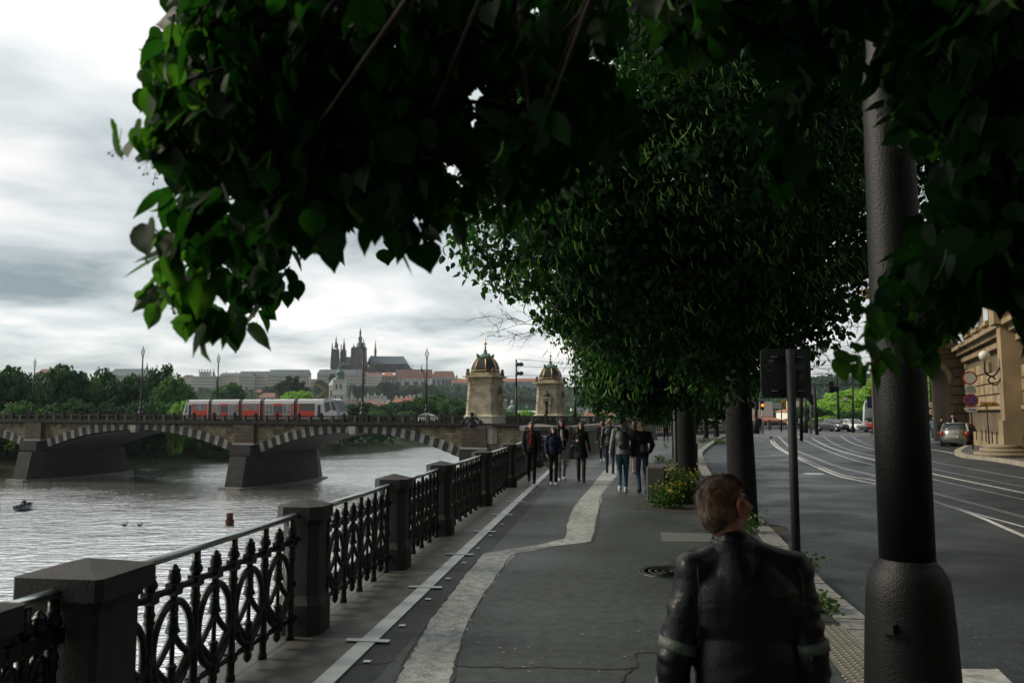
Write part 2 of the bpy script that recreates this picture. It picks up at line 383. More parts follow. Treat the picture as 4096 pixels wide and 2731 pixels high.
seam([(1810, 2731), (1848, 2570), (1914, 2410), (2006, 2279), (2062, 2213), (2200, 2185), (2366, 2165), (2395, 2040), (2410, 1970), (2470, 1900)], .014)
seam([(1815, 2662), (2000, 2668), (2200, 2670), (2530, 2672), (2545, 2615), (2700, 2612)], .02)
seam([(2480, 2730), (2525, 2670)], .016)
seam([(1590, 2640), (1500, 2650), (1400, 2655)], .012)
structure(mb.build('pavement_seam', m_crack))
sheet('repair_panel', [(p.x, p.y) for p in (G(2640, 2128), G(2850, 2135), G(2850, 2168), G(2646, 2166))], .005, M('grey_repair', (.10, .105, .10), .85, .15, 5, .4, 100))
sheet('repair_panel', [(p.x, p.y) for p in (G(2560, 2015), G(2585, 2015), G(2590, 2027), G(2562, 2027))], .005, m_crack)
# tree pit patches
for (x, y, r) in ((2720, 2030, .95), (2960, 2110, .8), (2870, 1765, 1.1), (2660, 1850, .5)):
    c = G(x, y, 0)
    sheet('soil_patch', [(c.x+r*1.0*math.cos(a*.5)*(1+.2*math.sin(a*3)), c.y+r*.8*math.sin(a*.5)*(1+.2*math.cos(a*5))) for a in range(13)][:-1], .006, m_soil)
# manhole by the man's elbow
c = G(2672, 2288, 0)
mh = thing('manhole_cover', 'round ribbed cast iron manhole cover beside the man in the leather jacket', 'manhole cover', c)
mb = MB(); mb.lathe([(.36, -.02), (.36, .012), (.33, .012), (.33, .006)], 40, (0, 0, 0)); mb.build('rim', m_iron, mh)
mb = MB()
for r in (.05, .13, .21, .29):
    mb.lathe([(r, .006), (r, .016), (r+.03, .016), (r+.03, .006)], 40, (0, 0, 0))
mb.build('cover', m_iron, mh)
sheet('asphalt_square', [(p.x, p.y) for p in (G(2610, 2288), G(2700, 2240), G(2830, 2290), G(2720, 2345))], .003, m_asph_d)
mc = G(3256, 1894, ZR)
mb = MB(); mb.lathe([(.001, .004), (.33, .004), (.36, .0)], 30, mc); o = mb.build('manhole_cover', m_plate); tag(o, 'pale worn manhole cover in the middle of the road', 'manhole cover')
# tactile paving near the lamp post
tp = [G(3280, 2503), G(3400, 2506), G(3480, 2590), G(3520, 2640), G(3700, 2860), G(3500, 2860), G(3400, 2740), G(3290, 2600)]
tl = thing('tactile_paving', 'beige studded tactile paving slab between the man and the lamp post', 'tactile paving', (0, 0, 0))
o = sheet('slab', [(p.x, p.y) for p in tp], .008, M('tactile_beige', (.13, .13, .10), .8, .2, 6, .3, 80), None); o.parent = tl
mb = MB()
ax = (G(3500, 2731)-G(3290, 2510)); ax.z = 0; ax.normalize(); ay = Vector((-ax.y, ax.x, 0))
from mathutils.geometry import intersect_point_quad_2d
def inpoly(x, y, poly):
    c = False; j = len(poly)-1
    for i in range(len(poly)):
        xi, yi = poly[i][0], poly[i][1]; xj, yj = poly[j][0], poly[j][1]
        if ((yi > y) != (yj > y)) and (x < (xj-xi)*(y-yi)/(yj-yi)+xi): c = not c
        j = i
    return c
pl = [(p.x, p.y) for p in tp]
for i in range(-30, 40):
    for j in range(-20, 20):
        p = tp[0]+E*(i*.062)+EN*(j*.062)+(E*.031 if j % 2 else Vector((0, 0, 0)))
        if inpoly(p.x, p.y, pl): mb.lathe([(.018, .007), (.013, .014), (.004, .016)], 7, (p.x, p.y, 0))
mb.build('studs', M('tactile_stud', (.20, .20, .17), .6, .15, 6), tl)['kind'] = 'stuff'
# ---------------------------------------------------------------- tram tracks and markings, measured on the road plane
def trk(*segs):
    out = []
    for org, s, pp in segs: out += [(org[0]+x/s, org[1]+y/s) for x, y in pp]
    return out
C7 = ((3000, 1200), 1.96); C3 = ((2500, 1700), 1.4737)
def c7(*p): return (C7[0], C7[1], p)
def c3(*p): return (C3[0], C3[1], p)
lines = [
 (trk(c7((160, 1065), (165, 1105), (205, 1150), (275, 1192), (350, 1228), (480, 1290), (700, 1380)), c3((1490, 350), (1785, 437), (2060, 530), (2352, 655))), .11, 'w'),
 (trk(c7((175, 1065), (190, 1110), (235, 1155), (290, 1190), (360, 1220), (480, 1270), (700, 1362)), c3((1490, 332), (1785, 433), (2060, 520), (2352, 600))), .07, 'w'),
 (trk(c7((232, 1070), (290, 1130), (350, 1170), (500, 1230), (700, 1305)), c3((1490, 300), (1785, 388), (2352, 540))), .05, 'r'),
 (trk(c7((222, 1070), (280, 1133), (340, 1174), (490, 1236), (700, 1314)), c3((1490, 306), (1785, 395), (2352, 549))), .04, 'r'),
 (trk(c7((372, 1070), (450, 1110), (600, 1178), (800, 1250)), c3((1490, 240), (1780, 312), (2352, 440))), .08, 'r'),
 (trk(c7((470, 1070), (550, 1120), (700, 1180)), c3((1490, 210), (1780, 280), (2352, 400))), .11, 'w'),
 (trk(c7((575, 1070), (650, 1120), (800, 1182)), c3((1490, 186), (1780, 252), (2352, 365))), .06, 'r'),
 (trk(c7((710, 1065), (800, 1120)), c3((1490, 148), (1770, 208), (2352, 315))), .09, 'r'),
 (trk(c7((790, 1065), (880, 1115), (980, 1150))), .05, 'r'),
 (trk(c3((1770, 141), (1860, 152), (1935, 166))), .12, 'w'),
]
for n_, (pp, w_, kd) in enumerate(lines):
    g3 = [G(x, y, ZR) for x, y in pp]
    if n_ != 9 and n_ != 8: g3.append(g3[-1]+(g3[-1]-g3[-2]).normalized()*9)
    mb = MB(); ribbon(mb, crv(g3, 6), w_, ZR+(.006 if kd == 'w' else .009))
    o = mb.build('road_marking' if kd == 'w' else 'tram_rail', m_white if kd == 'w' else m_rail); structure(o)
mb = MB(); a, b = G(3080, 1820, ZR), G(3145, 1818, ZR)
ribbon(mb, [a, b], .12, ZR+.006); structure(mb.build('road_marking', m_white))
mb = MB(); ribbon(mb, [G(3190, 2201, ZR), G(3600, 2202, ZR), G(4096, 2200, ZR)], .018, ZR+.006); structure(mb.build('road_seam', M('seam_pale', (.13, .135, .13), .8, .2, 4)))
sheet('zebra_crossing', [(p.x, p.y) for p in (G(3760, 2677, ZR), G(3992, 2677, ZR), G(4180, 2860, ZR), G(3760, 2860, ZR))], ZR+.007, M('zebra_paint', (.33, .34, .32), .75, .45, 9, .3, 90))
# ---------------------------------------------------------------- pillars
def oct_(a, c):
    return [(-a+c, -a), (a-c, -a), (a, -a+c), (a, a-c), (a-c, a), (-a+c, a), (-a, a-c), (-a, -a+c)]
def pillar(loc, size, ch, label):
    t = thing('stone_pillar', label, 'pillar', loc, EA, 'granite pillars of the river railing')
    a = size/2
    mb = MB(); mb.prism(oct_(a*.96, ch), 0, .26); mb.prism(oct_(a*.96, ch), .26, .34, oct_(a*.80, ch*.9)); mb.build('base', m_gran, t)
    mb = MB(); mb.prism(oct_(a*.78, ch*.85), .34, .96); mb.build('shaft', m_gran, t)
    mb = MB(); mb.prism(oct_(a*.85, ch), .955, .985); mb.prism(oct_(a*.9, ch), .985, 1.005); mb.prism(oct_(a, ch), 1.0, 1.115)
    mb.prism(oct_(a, ch), 1.115, 1.175, oct_(a*.02, a*.01)); mb.build('cap', m_gran, t)
    return t
plab = ['nearest granite pillar cut off by the left edge of the picture', 'big granite pillar with wide flat pyramid cap in the lower left corner',
 'granite pillar just below the two heads on the river', 'third granite pillar from the big corner one', 'granite pillar in the middle of the railing row',
 'granite pillar nearer than the one beside the man in the red shirt', 'granite pillar right beside the man in the red shirt', 'granite pillar behind the masked woman, last before the parapet']
for i, p in enumerate(PIL):
    if i < 2: pillar(p, .50, .03, plab[i])
    else: pillar(p, .43, .09, plab[i])
# ---------------------------------------------------------------- railing panels
def bal_mb(dz=0):
    mb = MB(); r = .029
    mb.lathe([(r*1.25, 0), (r*1.25, .03), (r*1.0, .05), (r*1.0, .12), (r*1.3, .14), (r*1.3, .17), (r, .2), (r, .34), (r*1.35, .36), (r*.95, .39), (r*.95, .66), (r*1.3, .68), (r, .70), (r*1.3, .73), (r, .75), (r, .80)], 10)
    mb.box((0, 0, .83), (.085, .075, .075)); mb.lathe([(r*.8, .865), (r*1.5, .89), (r*1.55, .91), (r*1.0, .94), (r*1.2, .955), (r*.95, .96), (r*.95, 1.02)], 10)
    mb.box((0, 0, .17), (.075, .07, .06)); mb.box((0, 0, .47), (.08, .065, .045))
    return mb
def fin_mb():
    mb = MB(); r = .029
    mb.box((0, 0, .83), (.085, .075, .075)); mb.lathe([(.034, .868), (.043, .880), (.041, .905), (.033, .935), (.038, .942), (.036, .950), (.026, .957), (.020, .972), (.010, .982), (.002, .985)], 10)
    mb.lathe([(r*.8, .80), (r*.9, .76), (r*1.1, .74), (r*1.1, .70), (r*1.3, .695), (r*1.05, .69), (r*1.05, .655), (r*1.35, .65), (r*1.1, .645), (r*1.2, .60), (r*1.7, .56), (r*1.5, .555)], 10)
    mb.box((0, 0, .17), (.075, .07, .07)); mb.lathe([(.006, .05), (r*.9, .07), (r*1.2, .1), (r, .14)], 10)
    mb.lathe([(r*.6, .34), (r*.6, .57)], 8)
    mb.lathe([(r*.9, .20), (r, .25), (r*1.3, .26), (r, .27), (r, .33), (r*1.3, .34), (r*.9, .36)], 10)
    return mb
def ring_mb(h):
    mb = MB(); a = h*.84
    pts = [(a*math.cos(t), 0, .475+.275*math.sin(t)) for t in [2*math.pi*k/28 for k in range(29)]]
    mb.tube(pts, .026, 10, False)
    for s in (-1, 1):
        mb.tube(crv([(s*.012, 0, .58), (s*.03, 0, .52), (s*a*.75, .0, .40), (s*h*.96, 0, .42)], 6), .023, 8)
        mb.tube(crv([(s*h*.97, 0, .45), (s*a*.72, 0, .36), (s*.03, 0, .24), (s*.01, 0, .18)], 6), .023, 8)
    return mb
def panel(a, b, label):
    d = b-a; Lp = d.length; d.normalize(); n = max(3, round(Lp/.53)); st = Lp/n
    t = thing('iron_railing', label, 'railing', a, math.atan2(d.y, d.x), 'cast iron railing panels above the river')
    mb = MB(); mb.bar((0, 0, 1.035), (Lp, 0, 1.035), .062, .022)
    mb.tube([(0, 0, 1.05), (Lp, 0, 1.05)], .036, 12, True, True, .55); mb.build('handrail', M('handrail_gloss', (.42, .46, .45), .24, .2, 4, .05, 60, .9), t)
    mb = MB(); mb.tube([(0, 0, .83), (Lp, 0, .83)], .023, 8); mb.build('upper_rail', m_iron, t)
    mb = MB(); mb.tube([(0, 0, .17), (Lp, 0, .17)], .023, 8); mb.build('lower_rail', m_iron, t)
    B = F_ = Rr = None
    for k in range(n):
        xf = (k+.25)*st; xb = (k+.75)*st
        if B is None:
            B = bal_mb().build('baluster', m_iron, t); F_ = fin_mb().build('finial_post', m_iron, t); Rr = ring_mb(st/2).build('ring', m_iron, t); q = (F_, B, Rr)
        else:
            q = []
            for o in (F_, B, Rr): c = o.copy(); col.objects.link(c); c.parent = t; q.append(c)
        q[0].location = (xf, 0, 0); q[1].location = (xb, 0, 0); q[2].location = (xf, 0, 0)
names_ = ['short railing panel squeezed between the two nearest granite pillars', 'large railing panel in the left foreground right of the big corner pillar', 'railing panel right of the pillar under the two heads', 'railing panel beyond the third granite pillar',
 'railing panel before the pillar with the man in red', 'railing panel just left of the man in the red shirt', 'railing panel behind the man in the red shirt', 'last railing panel before the solid granite parapet']
for i in range(len(PIL)-1):
    a, b = PIL[i]+E*(.2 if i < 2 else .17), PIL[i+1]-E*(.2 if i+1 < 2 else .17)
    panel(a, b, names_[i])
panel(PIL[7]+E*.17, Vector((parA.x-.3, parA.y, 0)), names_[7])
# embankment wall below
mb = MB(); a = emb(-30, -.45); Lw = 30+(PIL[7]-PIL[1]).length+6
mb.box((Lw/2, -.35, -5.4), (Lw, .6, 10.2)); o = mb.build('embankment_wall', Mblock('quay_blocks', (.13, .12, .10), (.10, .095, .08), (.04, .04, .04), 1.2, .5))
o.location = (a.x, a.y, 0); o.rotation_euler = (0, 0, math.atan2(E.y, E.x)); 
for v in o.data.vertices: v.co.y = -v.co.y-.5
tag(o, 'tall stone block river wall carrying the granite slabs and railing', 'wall')
# solid granite parapet with caps
wd = thing('granite_parapet', 'solid granite parapet wall with flat pyramid cap behind the walking women', 'wall', (0, 0, 0))
m_par = M('parapet_granite', (.13, .13, .12), .8, .25, 6, .5, 60)
pp = [Vector((parA.x-1.4, parA.y+.6, 0)), parA+Vector((0, .4, 0)), parB, Vector((parB.x+1.2, parB.y+6, 0))]
for i in range(3):
    a, b = pp[i], pp[i+1]
    mb = MB(); mb.bar(a+Vector((0, 0, .55)), b+Vector((0, 0, .55)), .5, 1.1); mb.build('wall_panel', m_par, wd)
    mb = MB(); mb.bar(a+Vector((0, 0, 1.2)), b+Vector((0, 0, 1.2)), .66, .2)
    mb.bar(a+Vector((0, 0, 1.33)), b+Vector((0, 0, 1.33)), .4, .07); mb.build('coping', M('coping_granite', (.19, .19, .175), .8, .2, 6, .4, 60), wd)
mb = MB(); mb.prism(oct_(.75, .2), 0, 1.2); mb.prism(oct_(.85, .2), 1.2, 1.36); mb.prism(oct_(.85, .2), 1.36, 1.46, oct_(.05, .01))
o = mb.build('end_block', m_par, wd); o.location = (parA.x-1.3, parA.y+.9, 0)
panel(pp[3], Vector((pyl.x-1.4, pyl.y, 0)), 'distant railing panel between the granite parapet and the square pylon')
pt = thing('granite_pylon', 'massive square granite pylon with overhanging cap behind the blonde woman', 'pylon', pyl, R(-8))
mb = MB(); mb.box((0, .5, .2), (2.15, 1.9, .4)); mb.box((0, .5, .95), (1.95, 1.7, 1.1)); mb.build('shaft', m_par, pt)
mb = MB(); mb.box((0, .5, 1.62), (2.2, 1.95, .24)); mb.box((0, .5, 1.86), (2.35, 2.1, .24)); mb.box((0, .5, 2.03), (2.2, 1.95, .1), 0, .3); mb.build('cap', m_par, pt)
mb = MB()
for i in range(5): mb.box((-.8+.4*i, -.37, 1.35), (.3, .08, .3))
mb.build('frieze_block', m_par, pt)
# parapet of the far side of the embankment (behind the small trees)
fw = thing('stone_balustrade', 'dark low stone balustrade behind the thin tree trunks', 'balustrade', (0, 0, 0))
a, b = at(2600, 1700, 66), at(2925, 1700, 78); a.z = b.z = 0
mb = MB(); mb.bar(a+Vector((0, 0, .12)), b+Vector((0, 0, .12)), .4, .25); mb.build('plinth', m_par, fw)
mb = MB(); mb.bar(a+Vector((0, 0, 1.02)), b+Vector((0, 0, 1.02)), .36, .16); mb.build('coping', m_par, fw)
n = 46; q = None
for k in range(n):
    p = a.lerp(b, (k+.5)/n)
    if q is None: mb = MB(); mb.lathe([(.09, .24), (.06, .35), (.11, .5), (.05, .8), (.09, .95)], 8); q = mb.build('baluster', m_par, fw)
    else: c = q.copy(); col.objects.link(c); c.parent = fw; q = c
    q.location = p
# ---------------------------------------------------------------- river and terrain
mw = bpy.data.materials.new('river_water'); mw.use_nodes = True; nt = mw.node_tree; L = nt.links; b = nt.nodes['Principled BSDF']
b.inputs['Base Color'].default_value = (.97, 1, 1, 1); b.inputs['Metallic'].default_value = .9; b.inputs['Roughness'].default_value = .05; b.inputs['IOR'].default_value = 1.33
tc = nt.nodes.new('ShaderNodeTexCoord')
def wn_(sc_, st, detail=4, dist=.0, rot=0):
    mp = nt.nodes.new('ShaderNodeMapping'); mp.inputs['Scale'].default_value = st; mp.inputs['Rotation'].default_value = (0, 0, rot)
    L.new(tc.outputs['Object'], mp.inputs[0]); n = nt.nodes.new('ShaderNodeTexNoise'); n.inputs['Scale'].default_value = sc_; n.inputs['Detail'].default_value = detail; n.inputs['Distortion'].default_value = dist
    L.new(mp.outputs[0], n.inputs['Vector']); return n.outputs['Fac']
a1 = wn_(.55, (.45, 1.0, 1), 5, .8, .2); a2 = wn_(2.0, (.45, 1.0, 1), 3, .8, -.2); a3 = wn_(.10, (.5, 1, 1), 3, .5)
m1 = nt.nodes.new('ShaderNodeMath'); m1.operation = 'MULTIPLY'; L.new(a1, m1.inputs[0]); m1.inputs[1].default_value = 1.0
m2 = nt.nodes.new('ShaderNodeMath'); m2.operation = 'MULTIPLY_ADD'; L.new(a2, m2.inputs[0]); m2.inputs[1].default_value = .45; L.new(m1.outputs[0], m2.inputs[2])
bp = nt.nodes.new('ShaderNodeBump'); bp.inputs['Distance'].default_value = .42
mr = nt.nodes.new('ShaderNodeMapRange'); L.new(a3, mr.inputs['Value']); mr.inputs['From Min'].default_value = .3; mr.inputs['From Max'].default_value = .7; mr.inputs['To Min'].default_value = .5; mr.inputs['To Max'].default_value = 1.0
L.new(mr.outputs[0], bp.inputs['Strength']); L.new(m2.outputs[0], bp.inputs['Height']); L.new(bp.outputs['Normal'], b.inputs['Normal'])
ZW = -9.6
sheet('water', [(-2500, -300), (100, -300), (100, 600), (-2500, 600)], ZW, mw)
def sstep(a, b, x): t = np.clip((x-a)/(b-a), 0, 1); return t*t*(3-2*t)
xs = np.arange(-1500, 1300, 14.0); ys = np.arange(140, 2600, 14.0)
X, Y = np.meshgrid(xs, ys)
bank = np.interp(X, [-1500, -150, -95, -66, -47, -30, -5, 60], [120, 150, 158, 176, 213, 262, 430, 470])
h = -11.4+4.6*sstep(-2, 22, Y-bank)
h += 5*sstep(420, 700, Y)
cx = sstep(-1250, -750, X)*(1-sstep(180, 520, X))
h += 44*sstep(1120, 1370, Y)*cx
h += 22*sstep(1330, 1480, Y)*sstep(-620, -420, X)*(1-sstep(0, 160, X))
cr_ = sstep(120, 420, X)*(1-sstep(1100, 1300, X))
h += 46*sstep(720, 1060, Y)*cr_
h += 4*np.sin(X*.011+Y*.007)*sstep(700, 900, Y)
h = np.where((X > 20) & (Y < 330), -12.5, h)
V = np.stack([X.ravel(), Y.ravel(), h.ravel()], 1); nx = len(xs); ny = len(ys)
ii, jj = np.meshgrid(np.arange(nx-1), np.arange(ny-1)); b0 = (jj*nx+ii).ravel()
Fc = np.stack([b0, b0+1, b0+nx+1, b0+nx], 1)
me = bpy.data.meshes.new('hills'); me.from_pydata(V.tolist(), [], Fc.tolist()); me.materials.append(M('hill_grass', (.035, .055, .025), .95, .4, .05))
o = bpy.data.objects.new('hills', me); col.objects.link(o); structure(o)
me.polygons.foreach_set('use_smooth', [True]*len(me.polygons))
def hz(x, y):
    i = int(np.clip((x-xs[0])/14.0, 0, nx-1)); j = int(np.clip((y-ys[0])/14.0, 0, ny-1)); return float(h[j, i])
# ================================================================ the stone bridge, its toll towers, lamps and tram
BA = math.atan2(-.328, .945); BO = Vector((0, 110, 0)); BX = Vector((math.cos(BA), math.sin(BA), 0)); BY = Vector((-math.sin(BA), math.cos(BA), 0))
def bt(px, y=0.0):            # bridge coordinate of a photo column for the line y=const
    u = (px-2048)/F
    # X = BX.x t + BY.x y ; Y = 110 + BX.y t + BY.y y
    return (u*(110+BY.y*y)-BY.x*y)/(BX.x-u*BX.y)
def bw(t, y=0, z=0): p = BO+BX*t+BY*y; return Vector((p.x, p.y, z-.003*t))
def shear(o):
    for v in o.data.vertices: v.co.z -= .003*v.co.x
    return o
m_span = Mblock('bridge_sandstone', (.42, .36, .23), (.25, .215, .14), (.06, .055, .04), 1.1, .42, .9, True, .02, .5, .75)
m_gray = M('light_voussoir', (.40, .40, .36), .85, .3, 1.2, .4, 12); m_dkst = M('black_stone', (.008, .009, .009), .8, .4, 1.5, .5, 10)
m_pil = Mblock('brown_rusticated', (.11, .08, .055), (.08, .06, .042), (.03, .025, .02), 2.1, .55, .85, True, .05, .8, .45)
m_pier = Mblock('pier_granite', (.024, .025, .026), (.009, .010, .011), (.002, .002, .002), 1.9, .62, .8, True, .045, 1.0, .6)
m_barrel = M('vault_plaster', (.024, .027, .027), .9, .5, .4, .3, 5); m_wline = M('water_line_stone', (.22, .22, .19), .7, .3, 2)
bridge = thing('stone_bridge', 'long stone arch bridge with striped voussoirs and dark balustrade crossing the river', 'bridge', BO, BA)
W_ = 16.5
ps = [(bt(157), 2.6), (bt(993), 2.6), (bt(1905), 2.6)]
cen = [p[0] for p in ps]
spans = [(cen[0]-44+2.3, cen[0]-2.1), (cen[0]+2.1, cen[1]-2.1), (cen[1]+2.1, cen[2]-2.4)]
ZC, ZS = -1.0, -4.4       # intrados crown, springing
ZD = .45                  # foot of the balustrade
def arch(x0, x1, n=40, off=0.0):
    w2 = (x1-x0)/2; rise = ZC-ZS; Rr = (w2*w2+rise*rise)/(2*rise); cx = (x0+x1)/2; cz = ZC-Rr; a = math.asin(w2/Rr)
    return [(cx+(Rr+off)*math.sin(-a+2*a*k/n), cz+(Rr+off)*math.cos(-a+2*a*k/n)) for k in range(n+1)], a, Rr, cx, cz
for (x0, x1) in spans:
    outer, a, Rr, cx, cz = arch(x0, x1, 40, 1.25)
    base = -.05
    mb = MB(); vs = []; fs = []
    pts = [(x0-1.6, ZS)]+[p for p in outer if x0-1.5 < p[0] < x1+1.5 and p[1] < base-.02]+[(x1+1.6, ZS)]
    for (x, z) in pts: vs += [(x, .12, min(z, base)), (x, .12, base)]
    vs[0] = (x0-2.1, .12, ZS-.6); vs[1] = (x0-2.1, .12, base); vs[-2] = (x1+2.1, .12, ZS-.6); vs[-1] = (x1+2.1, .12, base)
    mb.add(vs, [(2*i, 2*i+2, 2*i+3, 2*i+1) for i in range(len(pts)-1)])
    sp = mb.build('spandrel_wall', m_span, bridge); shear(sp)
    inner, *_ = arch(x0, x1, 46)
    out2, *_ = arch(x0, x1, 46, 1.25)
    mb = MB()
    for k in range(46):
        mb.cur = k % 2
        j = .02 if k % 2 else .10
        o2 = out2 if k % 2 == 0 else arch(x0, x1, 46, 1.38)[0]
        quad = [inner[k], inner[k+1], (o2[k+1][0], min(o2[k+1][1], base)), (o2[k][0], min(o2[k][1], base))]
        mb.ext(quad, (0, -j, 0), (1, 0, 0), (0, 0, 1), (0, 1, 0), .5)
    mb.cur = 0
    shear(mb.build('arch_ring', [m_dkst, m_gray], bridge))
    mb = MB(); vs = []
    for (x, z) in inner: vs += [(x, .3, z+.004), (x, W_-.3, z+.004)]
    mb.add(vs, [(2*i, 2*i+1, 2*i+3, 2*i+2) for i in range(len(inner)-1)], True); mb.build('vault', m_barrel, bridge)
    ks = MB(); ks.box(((x0+x1)/2, -.3, (ZC-.05)/2-.1), (1.0, .7, 1.15), 0, 1.25); ks.build('keystone', m_gray, bridge)
for i, (c, w) in enumerate(ps):
    w2 = 2.1; yb = W_+2.6
    mb = MB()
    lo = [(c-w2-.75, 0), (c-1.6, -3.4), (c+1.6, -3.4), (c+w2+.75, 0), (c+w2+.6, W_), (c+1.6, yb+.8), (c-1.6, yb+.8), (c-w2-.6, W_)]
    hi = [(c-w2, -.2), (c-1.5, -1.9), (c+1.5, -1.9), (c+w2, -.2), (c+w2, W_), (c+1.3, yb-.8), (c-1.3, yb-.8), (c-w2, W_)]
    mb.prism(lo, -12, ZS-.3, hi); mb.build('pier', m_pier, bridge)
    mb = MB(); big = [(x+(.35 if x > c else -.35), y-(.35 if y < 5 else -.35)) for x, y in lo]; mb.prism(big, -12, -9.25, big); mb.build('pier_footing', m_wline, bridge)
    mb = MB(); mb.prism([(c-w2-.1, .3), (c-1.9, -1.5), (c+1.9, -1.5), (c+w2+.1, .3), (c+w2+.1, 3), (c-w2-.1, 3)], ZS-.3, -3.1); shear(mb.build('pier_capital', m_dkst, bridge))
    mb = MB(); mb.box((c, 0.1, -1.57), (3.6, 1.6, 3.06)); shear(mb.build('pilaster', m_pil, bridge))
    mb = MB(); mb.box((c, .15, -3.0), (3.9, 1.9, .3)); shear(mb.build('pilaster_base', m_gray, bridge))
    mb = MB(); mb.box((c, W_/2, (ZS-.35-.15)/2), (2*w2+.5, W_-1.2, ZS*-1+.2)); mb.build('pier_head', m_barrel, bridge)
# abutment masonry to the right of the last arch
x0 = cen[2]+1.8
mb = MB(); mb.box2(x0, 20.5, .12, .9, -11, -.05); shear(mb.build('abutment_wall', m_span, bridge))
mb = MB(); mb.box2(cen[2]-2.0, 20.5, 1.0, W_-.2, -11, -.1); mb.build('abutment', m_pier, bridge)
# cornice, deck, balustrade
XL, XR = -118.0, 20.5
mb = MB(); mb.box2(XL, XR, -.55, .5, .14, .45); mb.box2(XL, XR, -.35, .4, -.08, .14); shear(mb.build('cornice', M('cornice_black', (.007, .0075, .0075), .85, .4, .8, .4, 8), bridge))
mb = MB()
k = XL
while k < XR: mb.box((k, -.28, -.14), (.35, .5, .14)); k += 1.15
shear(mb.build('cornice_corbel', m_dkst, bridge))['kind'] = 'stuff'
mb = MB(); mb.box2(XL, XR, .5, W_-.5, -.6, .3); shear(mb.build('deck', m_road, bridge))
mb = MB(); mb.box2(XL, XR, W_-.5, W_+.5, -.9, .45); shear(mb.build('far_cornice', m_dkst, bridge))
m_bal = M('balustrade_stone', (.011, .011, .0105), .85, .45, .9, .4, 14); m_ball = M('pale_pedestal', (.10, .09, .065), .85, .4, 1.2)
tA = bt(1935, 1.5); skipA = (tA-2.7, tA+2.9)
bay = None; ped = None
nb = 0
step = 1.95; xk = XL+2
ii_ = 0
while xk < 17.5:
    xc = xk+step/2
    if not (skipA[0] < xc < skipA[1]) and not (skipA[0] < xk < skipA[1]):
        if bay is None:
            mb = MB(); mb.box((0, 0, .88), (step-.36, .36, .16)); mb.box((0, 0, .08), (step-.36, .36, .16))
            for q in range(6):
                xx = -(step-.36)/2+(q+.5)*(step-.36)/6
                mb.lathe([(.075, .14), (.045, .25), (.095, .42), (.04, .68), (.075, .82)], 6, (xx, 0, 0))
            bay = mb.build('balustrade_bay', m_bal, bridge); c = bay
        else: c = bay.copy(); col.objects.link(c); c.parent = bridge
        c.location = (xc, -.1, ZD-.003*xc)
    if ii_ % 2 == 0:
        if ped is None:
            mb = MB(); mb.box((0, 0, .5), (.42, .5, 1.0)); mb.box((0, 0, .98), (.5, .56, .1)); mb.ball((0, 0, 1.17), .25, 10, 6); ped = mb.build('ball_pedestal', m_bal, bridge); c = ped
        else: c = ped.copy(); col.objects.link(c); c.parent = bridge
    else:
        if ii_ == 1:
            mb = MB(); mb.box((0, 0, .5), (.36, .48, .98)); ped2 = mb.build('pedestal', [m_ball], bridge); c = ped2
        else: c = ped2.copy(); col.objects.link(c); c.parent = bridge
    if skipA[0] < xk < skipA[1]: c.location = (XL+.2, -.1, ZD-.003*XL-1.2); c.scale = (.5, .5, .5)
    else: c.location = (xk, -.1, ZD-.003*xk)
    xk += step; ii_ += 1
mb = MB(); mb.box2(XL, XR, W_-.3, W_+.1, ZD, ZD+.16); mb.box2(XL, XR, W_-.3, W_+.1, ZD+.84, ZD+1.0)
k = XL
while k < XR:
    if int((k-XL)/.33) % 6 == 0: mb.box((k, W_-.1, ZD+.5), (.4, .4, .7))
    else: mb.box((k, W_-.1, ZD+.5), (.12, .12, .7))
    k += .33
o = shear(mb.build('far_balustrade', m_bal, bridge)); o['kind'] = 'stuff'
# lion cartouche on the abutment
ct = thing('stone_cartouche', 'black carved round cartouche with ball finial on the bridge wall below the nearer toll tower', 'ornament', bw(bt(1891), -.35, 0), BA)
mb = MB(); pr = [(.01, -.25), (.55, -.25), (.7, -.1), (.95, -.05), (1.1, .1), (1.1, .35), (.01, .35)]
for r, z in [(0, 0)]: pass
n = 28; vs = []; fs = []
for (r, z) in pr:
    for k in range(n): a = 2*math.pi*k/n; vs.append((r*math.cos(a), z, r*1.15*math.sin(a)-.1))
for i in range(len(pr)-1):
    for k in range(n): fs.append((i*n+k, i*n+(k+1) % n, (i+1)*n+(k+1) % n, (i+1)*n+k))
mb.add(vs, fs, True); mb.build('shield', m_dkst, ct)
mb = MB(); mb.ball((0, 0, -.1), .55, 12, 8, (1, .6, 1.2)); mb.ball((0, -.35, .15), .25, 8, 6); mb.build('lion_head', m_dkst, ct)
for s in (-1, 1):
    mb = MB(); mb.tube(crv([(s*.4, 0, 1.25), (s*.9, 0, 1.0), (s*1.25, 0, .55), (s*1.35, 0, .1)], 5), [.2]*16, 8); mb.ball((s*1.32, 0, .55), .36, 10, 6); mb.build('scroll', m_dkst, ct)
mb = MB(); mb.lathe([(.5, 1.0), (.3, 1.3), (.15, 1.5), (.2, 1.55)], 10); mb.ball((0, 0, 1.75), .27, 10, 7); mb.build('ball_finial', m_dkst, ct)
